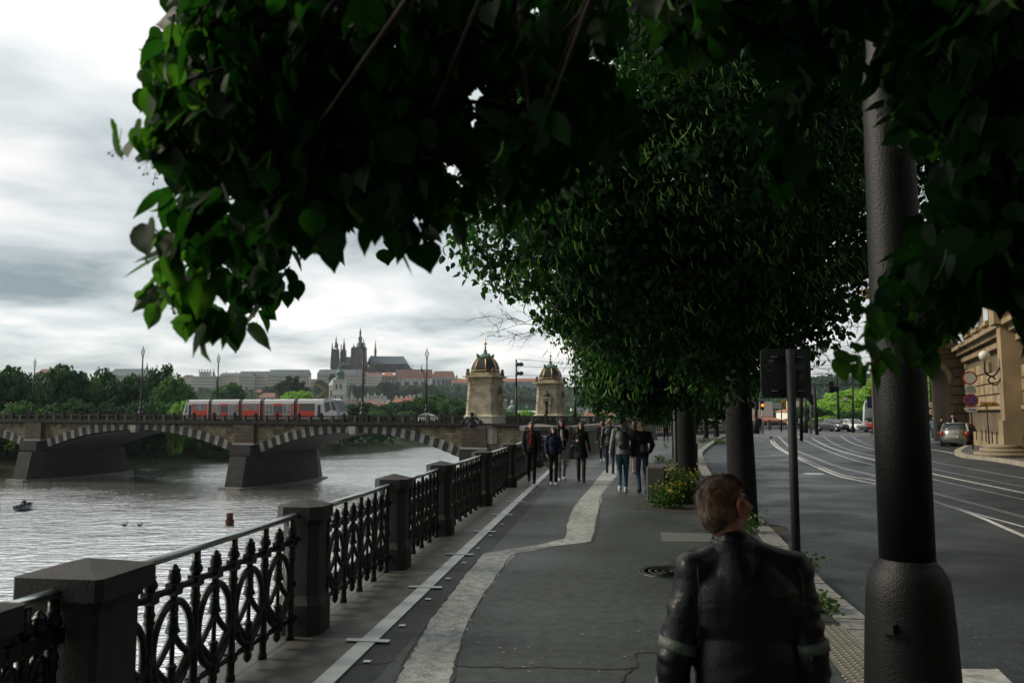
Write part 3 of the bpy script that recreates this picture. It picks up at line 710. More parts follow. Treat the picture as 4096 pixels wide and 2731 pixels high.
# ---------------------------------------------------------------- toll towers
m_ts = Mblock('tower_sandstone', (.56, .50, .37), (.42, .37, .28), (.15, .13, .09), .95, .42, .9, True, .012, .4, .45)
m_tt = M('tower_trim', (.50, .43, .28), .85, .3, 1.5, .4, 14); m_td = M('tower_carving', (.13, .11, .075), .9, .4, 4, .7, 10)
m_dome = M('dome_slate', (.012, .012, .014), .45, .3, 3); m_gold = M('gilding', (.75, .52, .16), .35, .15, 4, 0, 60, .85)
m_cop = M('green_copper', (.10, .22, .17), .6, .35, 3, .4, 10); m_blk = M('black_void', (.004, .004, .005), .6, .1, 3)
def tower(loc, label, sc_=1.0, doors=('r',)):
    t = thing('toll_tower', label, 'tower', loc, BA, 'domed toll towers of the bridge'); t.scale = (sc_,)*3
    a = 2.15
    mb = MB(); mb.prism(oct_(a+.35, .5), -2.6, 1.15); mb.build('plinth', M('tower_plinth', (.50, .48, .41), .85, .25, 2, .3, 20), t)
    mb = MB(); mb.prism(oct_(a+.42, .5), 1.152, 1.4, oct_(a+.1, .5)); mb.prism(oct_(a+.1, .5), 1.4, 5.7, oct_(a-.13, .5)); mb.build('wall', m_ts, t)
    mb = MB(); mb.prism(oct_(a-.05, .5), 5.7, 5.78); mb.prism(oct_(a-.12, .5), 5.78, 6.55)
    for s in range(5):
        for (dx, dy) in ((1, 0), (0, 1)):
            off = -1.6+.8*s
            for sg in (-1, 1):
                c = (off, sg*(a-.12), 6.15) if dx else (sg*(a-.12), off, 6.15)
                if s % 2: mb.box(c, (.5, .16, .42) if dx else (.16, .5, .42))
                else: mb.box(c, (.22, .2, .5) if dx else (.2, .22, .5))
    mb.build('frieze', m_tt, t)
    mb = MB(); mb.prism(oct_(a+.15, .5), 6.552, 6.66); mb.prism(oct_(a+.42, .5), 6.66, 6.82); mb.prism(oct_(a+.2, .5), 6.82, 6.9); mb.build('cornice', m_tt, t)
    mb = MB(); mb.prism(oct_(a-.2, .75), 6.9, 7.32); mb.build('attic', m_tt, t)
    for sx_ in (-1, 1):
        for sy_ in (-1, 1):
            p = (sx_*(a-.25), sy_*(a-.25)); mb = MB(); mb.box((p[0], p[1], 7.2), (.5, .5, .6), R(45) if 0 else 0, .75); mb.ball((p[0], p[1], 7.68), .24, 10, 7); mb.build('ball_finial', m_td, t)
    n = 8; prof = [(2.08, 7.32), (2.08, 7.55), (1.98, 7.62), (1.93, 8.1), (1.72, 8.7), (1.38, 9.2), (.98, 9.52)]
    mb = MB(); mb.lathe(prof, 8, (0, 0, 0), False, R(22.5)); mb.build('dome', m_dome, t)
    for k in range(8):
        an = R(22.5)+k*math.pi/4; mb = MB(); mb.tube([(r*1.01*math.cos(an), r*1.01*math.sin(an), z) for r, z in prof[2:]], .055, 6); mb.build('gilt_rib', m_gold, t)
    mb = MB(); mb.lathe([(2.0, 7.55), (2.12, 7.58), (2.12, 7.66), (2.0, 7.7)], 8, (0, 0, 0), False, R(22.5)); mb.build('gilt_band', m_gold, t)
    mb = MB(); mb.lathe([(1.1, 9.40), (1.12, 9.6), (.75, 9.85), (.35, 10.15), (.2, 10.4), (.3, 10.5), (.16, 10.6), (.09, 10.9), (.2, 11.0), (.08, 11.1), (.06, 11.35)], 10); mb.build('copper_cap', m_cop, t)
    for k in range(4):
        an = R(45)+k*math.pi/2; mb = MB(); p = (1.12*math.cos(an), 1.12*math.sin(an), 9.7); mb.ball(p, .26, 8, 6); mb.ball((p[0]*1.12, p[1]*1.12, 9.9), .17, 8, 6); mb.ball((p[0], p[1], 9.35), .22, 8, 6); mb.build('lion_mask', m_cop, t)
    mb = MB(); mb.lathe([(.05, 11.3), (.22, 11.4), (.28, 11.52), (.22, 11.64), (.05, 11.75), (.05, 11.85), (.02, 13.5)], 10); mb.build('gilt_ball_spire', m_gold, t)
    for side in doors:
        if side == 'r': o, ux, uy = Vector((a+.02, 0, 0)), Vector((0, 1, 0)), Vector((1, 0, 0))
        else: o, ux, uy = Vector((0, -a-.02, 0)), Vector((1, 0, 0)), Vector((0, -1, 0))
        uz = Vector((0, 0, 1))
        mb = MB(); mb.ext([(-.4, 1.2), (.4, 1.2), (.4, 3.6), (-.4, 3.6)], o, ux, uz, uy, .08); d = mb.build('door', m_blk, t)
        mb = MB()
        for s in (-1, 1): mb.ext([(s*.42-.12, 1.2), (s*.42+.12, 1.2), (s*.42+.12, 3.75), (s*.42-.12, 3.75)], o, ux, uz, uy, .22)
        mb.ext([(-.54, 3.62), (.54, 3.62), (.54, 3.9), (-.54, 3.9)], o, ux, uz, uy, .26); mb.ext([(-.75, 4.05), (.75, 4.05), (.85, 4.25), (-.85, 4.25)], o, ux, uz, uy, .45)
        for s in (-1, 1): mb.ext([(s*.66-.1, 3.2), (s*.66+.1, 3.2), (s*.66+.1, 4.06), (s*.66-.1, 4.06)], o, ux, uz, uy, .38)
        mb.build('door_surround', m_tt, t)
        mb = MB(); mb.ext([(-.6, 4.25), (.6, 4.25), (.5, 4.7), (.25, 5.1), (.1, 5.4), (-.1, 5.4), (-.25, 5.1), (-.5, 4.7)], o, ux, uz, uy, .22); mb.ball(tuple(o+uy*.2+uz*4.75), .3, 8, 6); mb.build('coat_of_arms', m_td, t)
        if side == 'f':
            m = MB()
            for k, (w_, z_) in enumerate(((.1, 2.9), (.16, 2.6), (.1, 2.45), (.22, 2.3), (.14, 2.15))): m.ext([(-w_, z_), (w_, z_), (w_, z_+.07), (-w_, z_+.07)], o+uy*.085, ux, uz, uy, .01)
            m.build('shop_lettering', M('pale_letters', (.35, .33, .28), .6, .1, 3), t)
    return t
pA = bw(tA, 2.1, 0); pA.z = .25
tower(pA, 'nearer sandstone toll tower with black gilt ribbed dome, left of the two', 1.0, ('r',))
pB = at(2203, 1663, 135); pB.z = .35
tower(pB, 'farther sandstone toll tower with dark doorway, right of the two and half behind leaves', .97, ('r', 'f'))
mb = MB(); mb.bar((0, 0, 0), (-.9, -.1, .05), .12); o = mb.build('camera_arm', m_blk); o.location = pA+Vector((-2.3, -1, 6.75)); tag(o, 'small dark camera arm sticking out left below the tower cornice', 'camera')
# ---------------------------------------------------------------- bridge lamps
m_lamp = M('lamp_black_iron', (.010, .012, .012), .5, .2, 4); m_globe = M('white_globe', (.62, .62, .56), .3, .08, 4)
def blamp(loc, side, label, H=12.0):
    t = thing('bridge_lamp', label, 'street lamp', loc, BA, 'tall ornate lamp posts on the bridge'); k = H/12.0; t.scale = (k,)*3
    mb = MB(); mb.box((0, 0, -.2), (.85, .85, 1.5)); mb.build('pedestal', m_bal, t)
    mb = MB(); mb.lathe([(.5, .5), (.48, .7), (.32, .9), (.26, 1.1), (.36, 1.3), (.36, 1.5), (.18, 1.7), (.15, 1.85), (.27, 2.0), (.27, 2.15), (.15, 2.3), (.13, 2.6)], 10); mb.build('ornate_base', m_lamp, t)
    mb = MB(); mb.tube([(0, 0, 2.5), (0, 0, 6), (0, 0, 10.4)], [.17, .14, .11], 8); mb.lathe([(.19, 10.3), (.15, 10.45)], 8); mb.build('post', m_lamp, t)
    mb = MB()
    mb.tube([(.32*math.cos(a)*(1), 0, 11.0+.5*math.sin(a)) for a in [2*math.pi*q/20 for q in range(21)]], .06, 6)
    mb.tube([(0, 0, 10.4), (.12, 0, 10.8), (-.1, 0, 11.1), (0, 0, 11.5)], .03, 6); mb.tube([(-.25, 0, 10.75), (.2, 0, 11.3)], .03, 6); mb.tube([(.25, 0, 10.8), (-.1, 0, 11.25)], .025, 6)
    mb.lathe([(.03, 11.4), (.04, 11.6), (.13, 11.72), (.04, 11.85), (.01, 12.2)], 8); mb.build('wreath_finial', m_lamp, t)
    s = side
    mb = MB(); mb.tube(crv([(0, 0, 5.0), (s*.35, 0, 5.6), (s*.32, 0, 6.8), (s*.55, 0, 7.7), (s*.9, 0, 8.4), (s*1.0, 0, 9.0), (s*.9, 0, 9.2)], 5), .05, 6)
    for z in (5.0, 5.6, 6.3): mb.tube([(0, 0, z), (s*.34, 0, z+.3)], .04, 6); mb.tube([(s*.15, 0, z), (s*.45, 0, z+.25), (s*.35, 0, z+.5)], .035, 6)
    mb.lathe([(.09, 8.75), (.1, 8.5), (.14, 8.2), (.2, 8.05)], 8, (s*1.02, 0, 0)); mb.build('arm', m_lamp, t)
    mb = MB(); mb.ball((s*1.02, 0, 7.88), .21, 10, 8, (1, 1, 1.15)); mb.build('globe', m_globe, t)
    return t
for px, yy, s, lab in ((568, .2, 1, 'ornate bridge lamp among trees, left of the tram'),
    (1452, .2, 1, 'ornate bridge lamp in front of the cathedral towers'), (137, 16.2, -1, 'leftmost bridge lamp, small, near the left edge'),
    (872, 16.2, -1, 'bridge lamp rising behind the tram'), (1707, 16.2, -1, 'bridge lamp standing above the white car roof'), (2390, .2, 1, 'bridge lamp whose post disappears up into the leaves right of the towers')):
    blamp(bw(bt(px, yy), yy, 1.1 if yy < 5 else .95), s, lab, 11.6)
# signal pole between the towers
p = bw(bt(2065, 6), 6, .4)
t = thing('signal_pole', 'black pole with two pairs of round signal lamps between the two toll towers', 'traffic light', p, BA)
mb = MB(); mb.tube([(0, 0, 0), (0, 0, 5.3)], .17, 10); mb.tube([(0, 0, 5.3), (0, 0, 9.3)], .12, 10); mb.build('post', m_lamp, t)
for z in (8.55, 7.25):
    for x in (.3, .85): mb = MB(); mb.tube([(x, .15, z), (x-.05, -.35, z)], [.25, .3], 12); mb.build('lamp_head', m_lamp, t)
mb = MB(); mb.tube([(.05, 0, 8.3), (.4, -.05, 8.1), (.85, 0, 8.3)], .03, 6); mb.tube([(.05, 0, 7.7), (.3, -.05, 7.8), (.5, 0, 8.0)], .025, 6); mb.build('bracket', m_lamp, t)
p = bw(bt(2300, 6), 6, .4); mb = MB(); mb.tube([(0, 0, 0), (0, 0, 5)], .2, 10); mb.tube([(0, 0, 5), (0, 0, 10)], .13, 10); o = mb.build('tram_wire_pole', m_lamp); o.location = p
tag(o, 'plain black pole right of the farther toll tower, top hidden in leaves', 'pole')
# ---------------------------------------------------------------- tram
m_wht = M('tram_silver_white', (.50, .53, .55), .35, .06, 2, 0, 60, .1, .5, .3); m_red = M('tram_red', (.62, .045, .02), .4, .1, 2)
m_glass = M('window_glass', (.03, .045, .05), .08, .3, 1.5, 0, 60, 0, .9); m_gl2 = M('see_through_glass', (.16, .20, .20), .1, .5, .9, 0, 60, 0, .8)
m_bel = M('bellows_grey', (.055, .056, .058), .8, .15, 3); m_door = M('door_grey', (.30, .33, .34), .4, .1, 3)
tr = thing('tram', 'red and silver five section tram crossing the bridge', 'tram', bw(bt(1363, 6), 6, .42), BA)
LT = 30.6
def tx(c): return -LT*(2210-c)/(2210-115.0)
def tz(y): return 3.62-(y-1160)/3.336/24.0
hw = 1.23
def section(c0, c1, mat, zt=3.62, w=hw, nm='body_section'):
    mb = MB(); prof = [(-w, .35), (-w-.0, 2.9), (-w+.12, zt-.18), (-w+.45, zt), (w-.45, zt), (w-.12, zt-.18), (w, 2.9), (w, .35)]
    x0, x1 = tx(c0), tx(c1); n = len(prof); vs = [(x0, y+hw, z) for y, z in prof]+[(x1, y+hw, z) for y, z in prof]
    mb.add(vs, [tuple(range(n)), tuple(range(2*n-1, n-1, -1))]+[(k, n+k, n+(k+1) % n, (k+1) % n) for k in range(n)])
    return mb.build(nm, mat, tr)
def sidep(c0, c1, y0, y1, mat, nm, pr, parent=tr, dark=False):
    mb = MB(); mb.box2(tx(c0), tx(c1), -pr, .01, tz(y1), tz(y0)); return mb.build(nm, mat, parent)
for c0, c1 in ((478, 522), (892, 942), (1180, 1232), (1622, 1670)): section(c0, c1, m_bel, 3.55, hw-.08, 'bellows')
for c0, c1 in ((180, 478), (522, 892), (942, 1180), (1232, 1622), (1670, 2000)): section(c0, c1, m_wht)
# red panels, windows, doors
def red(c0, c1, y0=1216, y1=1400): sidep(c0, c1, y0, y1, m_red, 'red_panel', .006)
def win(c0, c1, y0=1220, y1=1304, m=m_gl2): o = sidep(c0, c1, y0, y1, m, 'window', .014); return o
def door(c0, c1):
    mid = (c0+c1)/2
    for a, b in ((c0, mid-2), (mid+2, c1)):
        d = sidep(a, b, 1222, 1400, m_door, 'door', .016); sidep(a+9, b-9, 1232, 1345, m_gl2, 'door_window', .022, d)
red(246, 466); win(270, 443, m=m_gl2); red(516+6, 540); red(645, 756, 1216); door(545, 640); win(650, 752, 1242, 1332, m_glass); door(762, 858); red(862, 886)
red(944, 1172); win(964, 1050); win(1066, 1148); red(1233, 1250); door(1254, 1355); red(1362, 1480); win(1366, 1476, 1244, 1336, m_glass); door(1482, 1586); red(1590, 1618)
red(1672, 1890); win(1698, 1892, 1220, 1312, m_glass); d = sidep(1920, 1974, 1222, 1400, m_wht, 'door', .012); sidep(1928, 1966, 1238, 1400, m_blk, 'door_opening', .02, d); d = sidep(196, 242, 1222, 1400, m_door, 'door', .012); sidep(204, 236, 1232, 1400, m_glass, 'door_window', .02, d)
# front cab: side profile extruded across with narrowing nose
def cab(poly, sgn, nm):
    mb = MB(); n = len(poly); vs = []
    for y, k in ((0, 0), (.18, 1), (2*hw-.18, 1), (2*hw, 0)):
        for (x, z, nose) in poly: vs.append((x+sgn*(nose*(.22 if k else 0))-sgn*(nose*.55 if not k else 0), y, z))
    fs = [tuple(range(n)), tuple(range(4*n-1, 3*n-1, -1))]
    for r in range(3):
        for k in range(n): fs.append((r*n+(k+1) % n, r*n+k, (r+1)*n+k, (r+1)*n+(k+1) % n))
    mb.add(vs, fs); return mb.build(nm, m_wht, tr)
x0 = tx(2000); cab([(x0, .35, 0), (x0, 3.62, 0), (x0+.3, 3.72, 0), (x0+1.6, 3.68, .1), (x0+2.0, 3.45, .3), (x0+2.75, 1.7, .6), (x0+2.95, 1.1, .7), (x0+2.95, .5, .7)], 1, 'cab')
mb = MB(); mb.ext([(x0+.1, 3.0), (x0+1.05, 3.15), (x0+1.45, 1.9), (x0+.4, 1.45)], (0, -.012, 0), (1, 0, 0), (0, 0, 1), (0, 1, 0), .02); mb.build('cab_side_window', m_glass, tr)
mb = MB(); vs = [(x0+1.30, -.012, 3.2), (x0+1.66, -.012, 1.82), (x0+2.42, -.010, 1.75), (x0+1.88, -.012, 3.2)]; mb.add(vs, [(0, 1, 2, 3)])
vs = [(x0+2.16, .05, 3.3), (x0+2.98, .05, 1.72), (x0+3.0, 2*hw-.05, 1.72), (x0+2.18, 2*hw-.05, 3.3)]; mb.add(vs, [(0, 1, 2, 3)]); mb.build('windscreen', m_glass, tr)
x1 = tx(180); cab([(x1, 3.62, 0), (x1, .35, 0), (x1-.95, .4, .4), (x1-.9, 1.3, .4), (x1-.25, 3.4, .1), (x1-.1, 3.6, 0)], -1, 'rear_cab')
mb = MB(); mb.ext([(x1-.08, 3.0), (x1-.06, 1.6), (x1-.52, 1.3)], (0, -.012, 0), (1, 0, 0), (0, 0, 1), (0, 1, 0), .02); mb.build('rear_window', m_glass, tr)
m_yel = M('pantograph_yellow', (.45, .36, .05), .5, .1, 3)
pn = None; mb = MB(); a = tx(1850)
for y in (.9, 1.6):
    mb.bar((a, y, 3.75), (a+1.75, y, 5.0), .06); mb.bar((a+1.75, y, 5.0), (a-.1, y, 6.1), .05)
pn = mb.build('pantograph', m_yel, tr); mb = MB(); mb.bar((a-.5, .6, 6.15), (a-.45, 2.0, 6.15), .2, .06); mb.bar((a-.6, .6, 6.1), (a+.6, .7, 6.15), .05); mb.build('contact_strip', m_blk, pn)
mb = MB()
for c in (560, 700, 1000, 1260, 1500, 1750): mb.box2(tx(c), tx(c)+1.5, .5, 1.9, 3.6, 3.72)
mb.build('roof_equipment', m_bel, tr)
mb = MB(); mb.tube(crv([(tx(2060), -.02, 3.66), (tx(2035), -.14, 3.5), (tx(2028), -.16, 2.9)], 5), .035, 6); mb.build('mirror_arm', m_blk, tr)
# ================================================================ far bank: trees, houses, palaces, cathedral
def q2(x, y): return (700+x/3.336, 1250+y/3.336)
def q3(x, y): return (1250+x/3.136, 1250+y/3.136)
def q4(x, y): return (1750+x/3.136, 1250+y/3.136)
m_cream = M('palace_plaster', (.78, .75, .66), .9, .08, .02); m_pale = M('pale_plaster', (.85, .84, .79), .9, .06, .02)
m_bluewall = M('grey_blue_plaster', (.56, .62, .65), .9, .1, .03); m_ochre = M('old_ochre', (.42, .38, .28), .9, .2, .05)
m_slate = M('slate_roof', (.13, .18, .21), .7, .15, .05); m_redr = M('red_brown_roof', (.26, .13, .10), .8, .2, .05); m_orange = M('orange_tile_roof', (.42, .16, .09), .8, .2, .1)
m_win = M('far_window', (.09, .11, .12), .4, .2, .1); m_goth = M('gothic_stone', (.085, .085, .08), .9, .35, .08, .0); m_gothl = M('gothic_stone_light', (.15, .145, .125), .9, .35, .1)
m_copf = M('pale_copper', (.25, .40, .34), .7, .2, .1); m_brownr = M('brown_roof', (.10, .065, .055), .8, .2, .1)
WB = MB(); WB.box((0, 0, 0), (1, 1, 1)); _w = WB.build('w', m_win); WME = _w.data; bpy.data.objects.remove(_w); WME.name = 'window'
def addwin(t, cx, cz, w, h, y, d=.4, mat=None):
    o = bpy.data.objects.new('window', WME); col.objects.link(o); o.parent = t; o.location = (cx, y, cz); o.scale = (w, d, h); return o
def fbuild(name, label, cat, x0, x1, yr, yt, yb, D, wall, roof, cols=0, rows=0, dep=18, hip=.0, group=None, ww=.38, wh=.5, chim=0, flat=False, rz=0, wy=(.1, .95)):
    """one far building: photo columns x0..x1, ridge row yr, eaves row yt, base row yb, at depth D"""
    a, b = at(x0, yt, D), at(x1, yb, D); r = at(x0, yr, D).z
    cx = (a.x+b.x)/2; w = b.x-a.x; z0 = b.z-4; h = a.z-z0
    t = thing(name, label, cat, (cx, D, z0), rz, group)
    mb = MB(); mb.box((0, dep/2, h/2), (w, dep, h)); mb.build('wall', wall, t)
    rh = r-a.z
    if roof is not None and rh > .2:
        mb = MB(); e = .5; hx = w/2*(1-hip)
        vs = [(-w/2-e, -e, h+.02), (w/2+e, -e, h+.02), (w/2+e, dep+e, h+.02), (-w/2-e, dep+e, h+.02), (-hx, dep/2, h+rh), (hx, dep/2, h+rh)]
        mb.add(vs, [(0, 3, 2, 1), (0, 1, 5, 4), (2, 3, 4, 5), (1, 2, 5), (3, 0, 4)]); mb.build('roof', roof, t)
    mb = MB(); mb.box((0, .0, h-.4), (w+1.0, 1.0, .5)); mb.build('eaves_cornice', wall, t)
    for k in range(chim):
        mb = MB(); mb.box((-w/2+w*(k+.5)/chim, dep*.35, h+rh*.75+1), (1.6, 1.6, 3.2)); mb.build('chimney', m_pale, t)
    if cols:
        H = h-4; n = 0
        for j in range(rows):
            for i in range(cols):
                if n >= 100: break
                n += 1
                addwin(t, -w/2+w*(i+.5)/cols, 4+H*(wy[0]+(wy[1]-wy[0])*(j+.5)/rows), w/cols*ww, H*(wy[1]-wy[0])/rows*wh, -.05)
    return t
def fb3(name, label, cat, c0, c1, r, t, b, D, wall, roof, *a, q=q3, **k):
    x0, yr = q(c0, r); x1, yt = q(c1, t); _, yb = q(0, b)
    return fbuild(name, label, cat, x0, x1, yr, yt, yb, D, wall, roof, *a, **k)
gp = 'long castle palace wings on the ridge'
fb3('palace', 'small brown roofed palace at the left end of the castle ridge', 'palace', 95, 222, 828, 866, 985, 1380, m_cream, m_brownr, 6, 3, q=q2, hip=.3)
t = fb3('palace', 'white rococo palace with raised central gable at the left of the ridge', 'palace', 215, 572, 845, 848, 1040, 1370, m_pale, None, 13, 4, q=q2)
a = at(*q2(320, 845), 1370); b = at(*q2(470, 790), 1370); mb = MB(); mb.box(((a.x+b.x)/2-t.location.x, 5, (a.z+b.z)/2-t.location.z), (b.x-a.x, 10, b.z-a.z)); g = mb.build('central_gable', m_pale, t)
for k in range(5): mb = MB(); mb.lathe([(.8, 0), (.5, 2), (.9, 3), (.1, 5)], 6); o = mb.build('gable_statue', m_goth, t); o.location = (a.x-t.location.x+(b.x-a.x)*k/4, 0, b.z-t.location.z)
fb3('palace', 'cream palace with low dark roof right of the white rococo palace', 'palace', 595, 862, 800, 830, 1010, 1375, m_cream, m_slate, 10, 4, q=q2, hip=.05, chim=2)
for c0, c1, r_, t_, b_, D, n_, lab in ((848, 1036, 780, 842, 1030, 1360, 9, 'first slate roofed castle wing, short, right of the cream palace'),
    (1036, 1240, 780, 842, 1035, 1372, 10, 'second slate roofed castle wing, behind the dark tree pair'), (1240, 1780, 758, 826, 1035, 1366, 22, 'long slate roofed castle wing behind the poplar group')):
    fb3('palace', lab, 'palace', c0, c1, r_, t_, b_, D, m_cream, m_slate, n_, 4, q=q2, group=gp, hip=.04, chim=2)
fb3('palace', 'slate roofed castle wing with many windows below the cathedral towers', 'palace', 58, 615, 710, 772, 960, 1364, m_cream, m_slate, 24, 4, group=gp, hip=.06, chim=3)
fb3('palace', 'cream castle wing with red brown roof right below the main cathedral tower', 'palace', 612, 868, 750, 792, 955, 1362, m_pale, m_redr, 9, 4, group=gp, hip=.1, chim=2)
fb3('palace', 'lower plain cream block beneath the red brown roofed wing', 'building', 630, 780, 948, 950, 1035, 1330, m_cream, None, 4, 1)
fb3('palace', 'old ochre castle block with pyramid red roof', 'palace', 868, 1022, 742, 795, 990, 1355, m_ochre, m_orange, 4, 3, hip=.7)
t = fb3('palace', 'long castle hall with broad red roof and four tall dark windows', 'palace', 1030, 1500, 710, 822, 1000, 1360, m_pale, m_redr, 0, 0, hip=.04, chim=0)
a = at(*q3(1030, 822), 1360)
for k, c in enumerate((1075, 1184, 1294, 1392)): p = at(*q3(c, 905), 1360); addwin(t, p.x-t.location.x, p.z-t.location.z, 8.2, 10.5, -.1)
for k in range(9): p = at(*q3(1060+k*50, 845), 1360); addwin(t, p.x-t.location.x, p.z-t.location.z, 2.2, 1.8, -.1)
mb = MB(); p = at(*q3(1265, 942), 1360); mb.box((p.x-t.location.x, -1.5, p.z-t.location.z), (66, 3, 1.6)); mb.build('balcony', m_goth, t)
fb3('terrace_wall', 'long plain white terrace wall below the castle hall', 'wall', 1030, 1742, 960, 960, 1030, 1320, m_pale, None)
t = fb3('church', 'castle church with steep red brown roof and tall arched windows', 'church', 1500, 1778, 730, 812, 960, 1350, m_bluewall, m_redr, 0, 0, hip=.14)
for c in (1524, 1582, 1642, 1684, 1722, 1752): p = at(*q3(c, 880), 1350); addwin(t, p.x-t.location.x, p.z-t.location.z, 3.2, 10.5, -.1)
for c in (1610, 1663, 1703, 1738, 1770):
    p = at(*q3(c, 885), 1350); mb = MB(); mb.box((p.x-t.location.x, -1.5, p.z-t.location.z), (1.3, 3, 20)); mb.build('buttress', m_bluewall, t)
fb3('palace', 'grey palace with red roof left of the nearer toll tower', 'palace', 1740, 1960, 826, 878, 1040, 1340, m_bluewall, m_orange, 8, 4, hip=.1)
fb3('palace', 'white retaining building under the grey palace', 'building', 1780, 1960, 1035, 1038, 1100, 1330, m_pale, None, 5, 1)
t = fb3('palace', 'wide grey palace with red roof and pediment between the toll towers', 'palace', 790, 1240, 822, 860, 1090, 1330, m_bluewall, m_orange, 16, 4, q=q4, hip=.03)
p = at(*q4(935, 870), 1330); mb = MB(); mb.ext([(-9, 0), (9, 0), (0, 4.5)], (p.x-t.location.x, -1, p.z-t.location.z-2), (1, 0, 0), (0, 0, 1), (0, 1, 0), 2); mb.build('pediment', m_bluewall, t)
fb3('palace', 'white palace on the hill right of the farther toll tower', 'palace', 1600, 1915, 925, 932, 1090, 1330, m_pale, m_slate, 12, 3, q=q4)
fb3('palace', 'long white hillside building behind the drooping leaves', 'building', 1905, 2270, 940, 960, 1090, 1340, m_pale, m_slate, 15, 3, q=q4, wh=.35)
fb3('retaining_wall', 'long grey retaining wall on the slope right of the towers', 'wall', 1610, 2280, 1120, 1130, 1180, 1200, m_ochre, None, q=q4)
fb3('greenhouse', 'low white greenhouse like building right of the farther toll tower', 'building', 1680, 1900, 1185, 1200, 1275, 900, m_pale, None, 9, 1, q=q4)
for c0, c1, r_, t_, b_, D, lab in ((1855, 1975, 1245, 1290, 1330, 700, 'white house with orange roof just left of the right bridge lamp'), (2030, 2110, 1235, 1265, 1330, 720, 'white house with orange roof just right of the right bridge lamp'), (2100, 2200, 1270, 1292, 1330, 690, 'low white house with orange roof behind the parapet walkers')):
    fb3('house', lab, 'house', c0, c1, r_, t_, b_, D, m_pale, m_orange, 3, 1, q=q4, dep=12, hip=.25, chim=2, group='red roofed houses of the old town')
# left side houses above the island trees
def q1(x, y): return (x/2.0909, 1250+y/2.0909)
fb3('house', 'pale gabled house above the island trees near the left edge', 'house', 295, 445, 468, 510, 610, 900, m_pale, m_redr, 5, 3, q=q1, dep=16, hip=.35)
fb3('house', 'pale red roofed house at the very left edge behind the tall tree', 'house', -40, 105, 490, 530, 620, 880, m_pale, m_redr, 5, 3, q=q1, dep=16, hip=.3)
fb3('palace', 'large grey slate roofed palace behind the island trees', 'palace', 900, 1215, 465, 525, 620, 950, m_cream, m_slate, 12, 3, q=q1, dep=24, hip=.12)
# old town houses under the castle
rg = 'red roofed houses of the old town'
for c0, c1, r_, t_, b_, D, wl, rf, lab in (
 (1005, 1200, 1068, 1115, 1160, 640, m_pale, m_orange, 'long house with orange tiled roof right of the glass dome'),
 (1180, 1345, 1052, 1112, 1190, 620, m_pale, m_orange, 'gabled house with orange roof and white front above the trees'),
 (730, 900, 1098, 1140, 1200, 700, m_ochre, m_orange, 'house with orange hip roof right of the domed church'),
 (760, 860, 1128, 1180, 1220, 610, m_pale, m_orange, 'small orange roof below the longer one right of the domed church'),
 (402, 545, 1090, 1130, 1190, 760, m_cream, m_brownr, 'brown roofed house at the foot of the domed church'),
 (545, 760, 1100, 1125, 1180, 770, m_pale, m_redr, 'low red roofed house behind the right lamp of the cathedral view'),
 (640, 905, 1040, 1046, 1120, 820, m_pale, m_slate, 'flat white and glass building on the slope above the red roofs'),
 (470, 620, 1200, 1215, 1280, 420, m_pale, m_slate, 'small white house with grey roof among trees right of the tram')):
    fb3('house', lab, 'house', c0, c1, r_, t_, b_, D, wl, rf, 5, 2, dep=14, hip=.2, group=rg, chim=3, ww=.3)
fb3('house', 'brick red roof seen above the tram between the dark trees', 'house', 1125, 1320, 1068, 1130, 1180, 600, m_pale, m_redr, 4, 1, q=q2, dep=14, hip=.2, group=rg)
fb3('house', 'small gabled house left of the poplar group above the tram', 'house', 1085, 1135, 1022, 1060, 1160, 620, m_ochre, m_redr, 2, 2, q=q2, dep=10, hip=.1, group=rg)
# domed church
D = 900; s = D/F
def loc3(x, y, D): return at(*q3(x, y), D)
p0 = loc3(240, 1240, D); t = thing('domed_church', 'white baroque church with green copper dome and bell tower', 'church', p0)
def hm(px): return px/3.136*s*1.0
mb = MB(); cx = hm(62); 
mb.lathe([(hm(128), 0), (hm(128), hm(330)), (hm(133), hm(332)), (hm(133), hm(345))], 16, (cx, hm(128), 0)); mb.build('drum', m_pale, t)
mb = MB(); mb.lathe([(hm(126), hm(330)), (hm(124), hm(350)), (hm(112), hm(380)), (hm(85), hm(412)), (hm(45), hm(430)), (hm(22), hm(436)), (hm(22), hm(470)), (hm(30), hm(480)), (hm(16), hm(500)), (hm(4), hm(515)), (.1, hm(560))], 16, (cx, hm(128), 0)); mb.build('dome', m_copf, t)
mb = MB(); mb.box((hm(98), -hm(10), hm(195)), (hm(148), hm(90), hm(390))); mb.box((hm(98), -hm(12), hm(395)), (hm(160), hm(100), hm(12))); mb.box((hm(98), -hm(15), hm(215)), (hm(160), hm(100), hm(14))); mb.build('bell_tower', m_pale, t)
mb = MB(); mb.lathe([(hm(58), hm(400)), (hm(52), hm(430)), (hm(50), hm(470)), (hm(60), hm(478)), (hm(45), hm(500)), (hm(25), hm(520)), (hm(20), hm(545)), (hm(28), hm(555)), (hm(12), hm(580)), (hm(3), hm(600)), (.1, hm(625))], 12, (hm(98), 0, 0)); mb.build('tower_cap', m_cop, t)
for (x, z, w_, h_) in ((66, 310, 22, 60), (120, 310, 22, 60), (52, 165, 22, 50), (130, 165, 22, 50), (-12, 220, 20, 80)):
    addwin(t, hm(x), hm(z), hm(w_), hm(h_), -hm(56) if x > 0 else -hm(0))
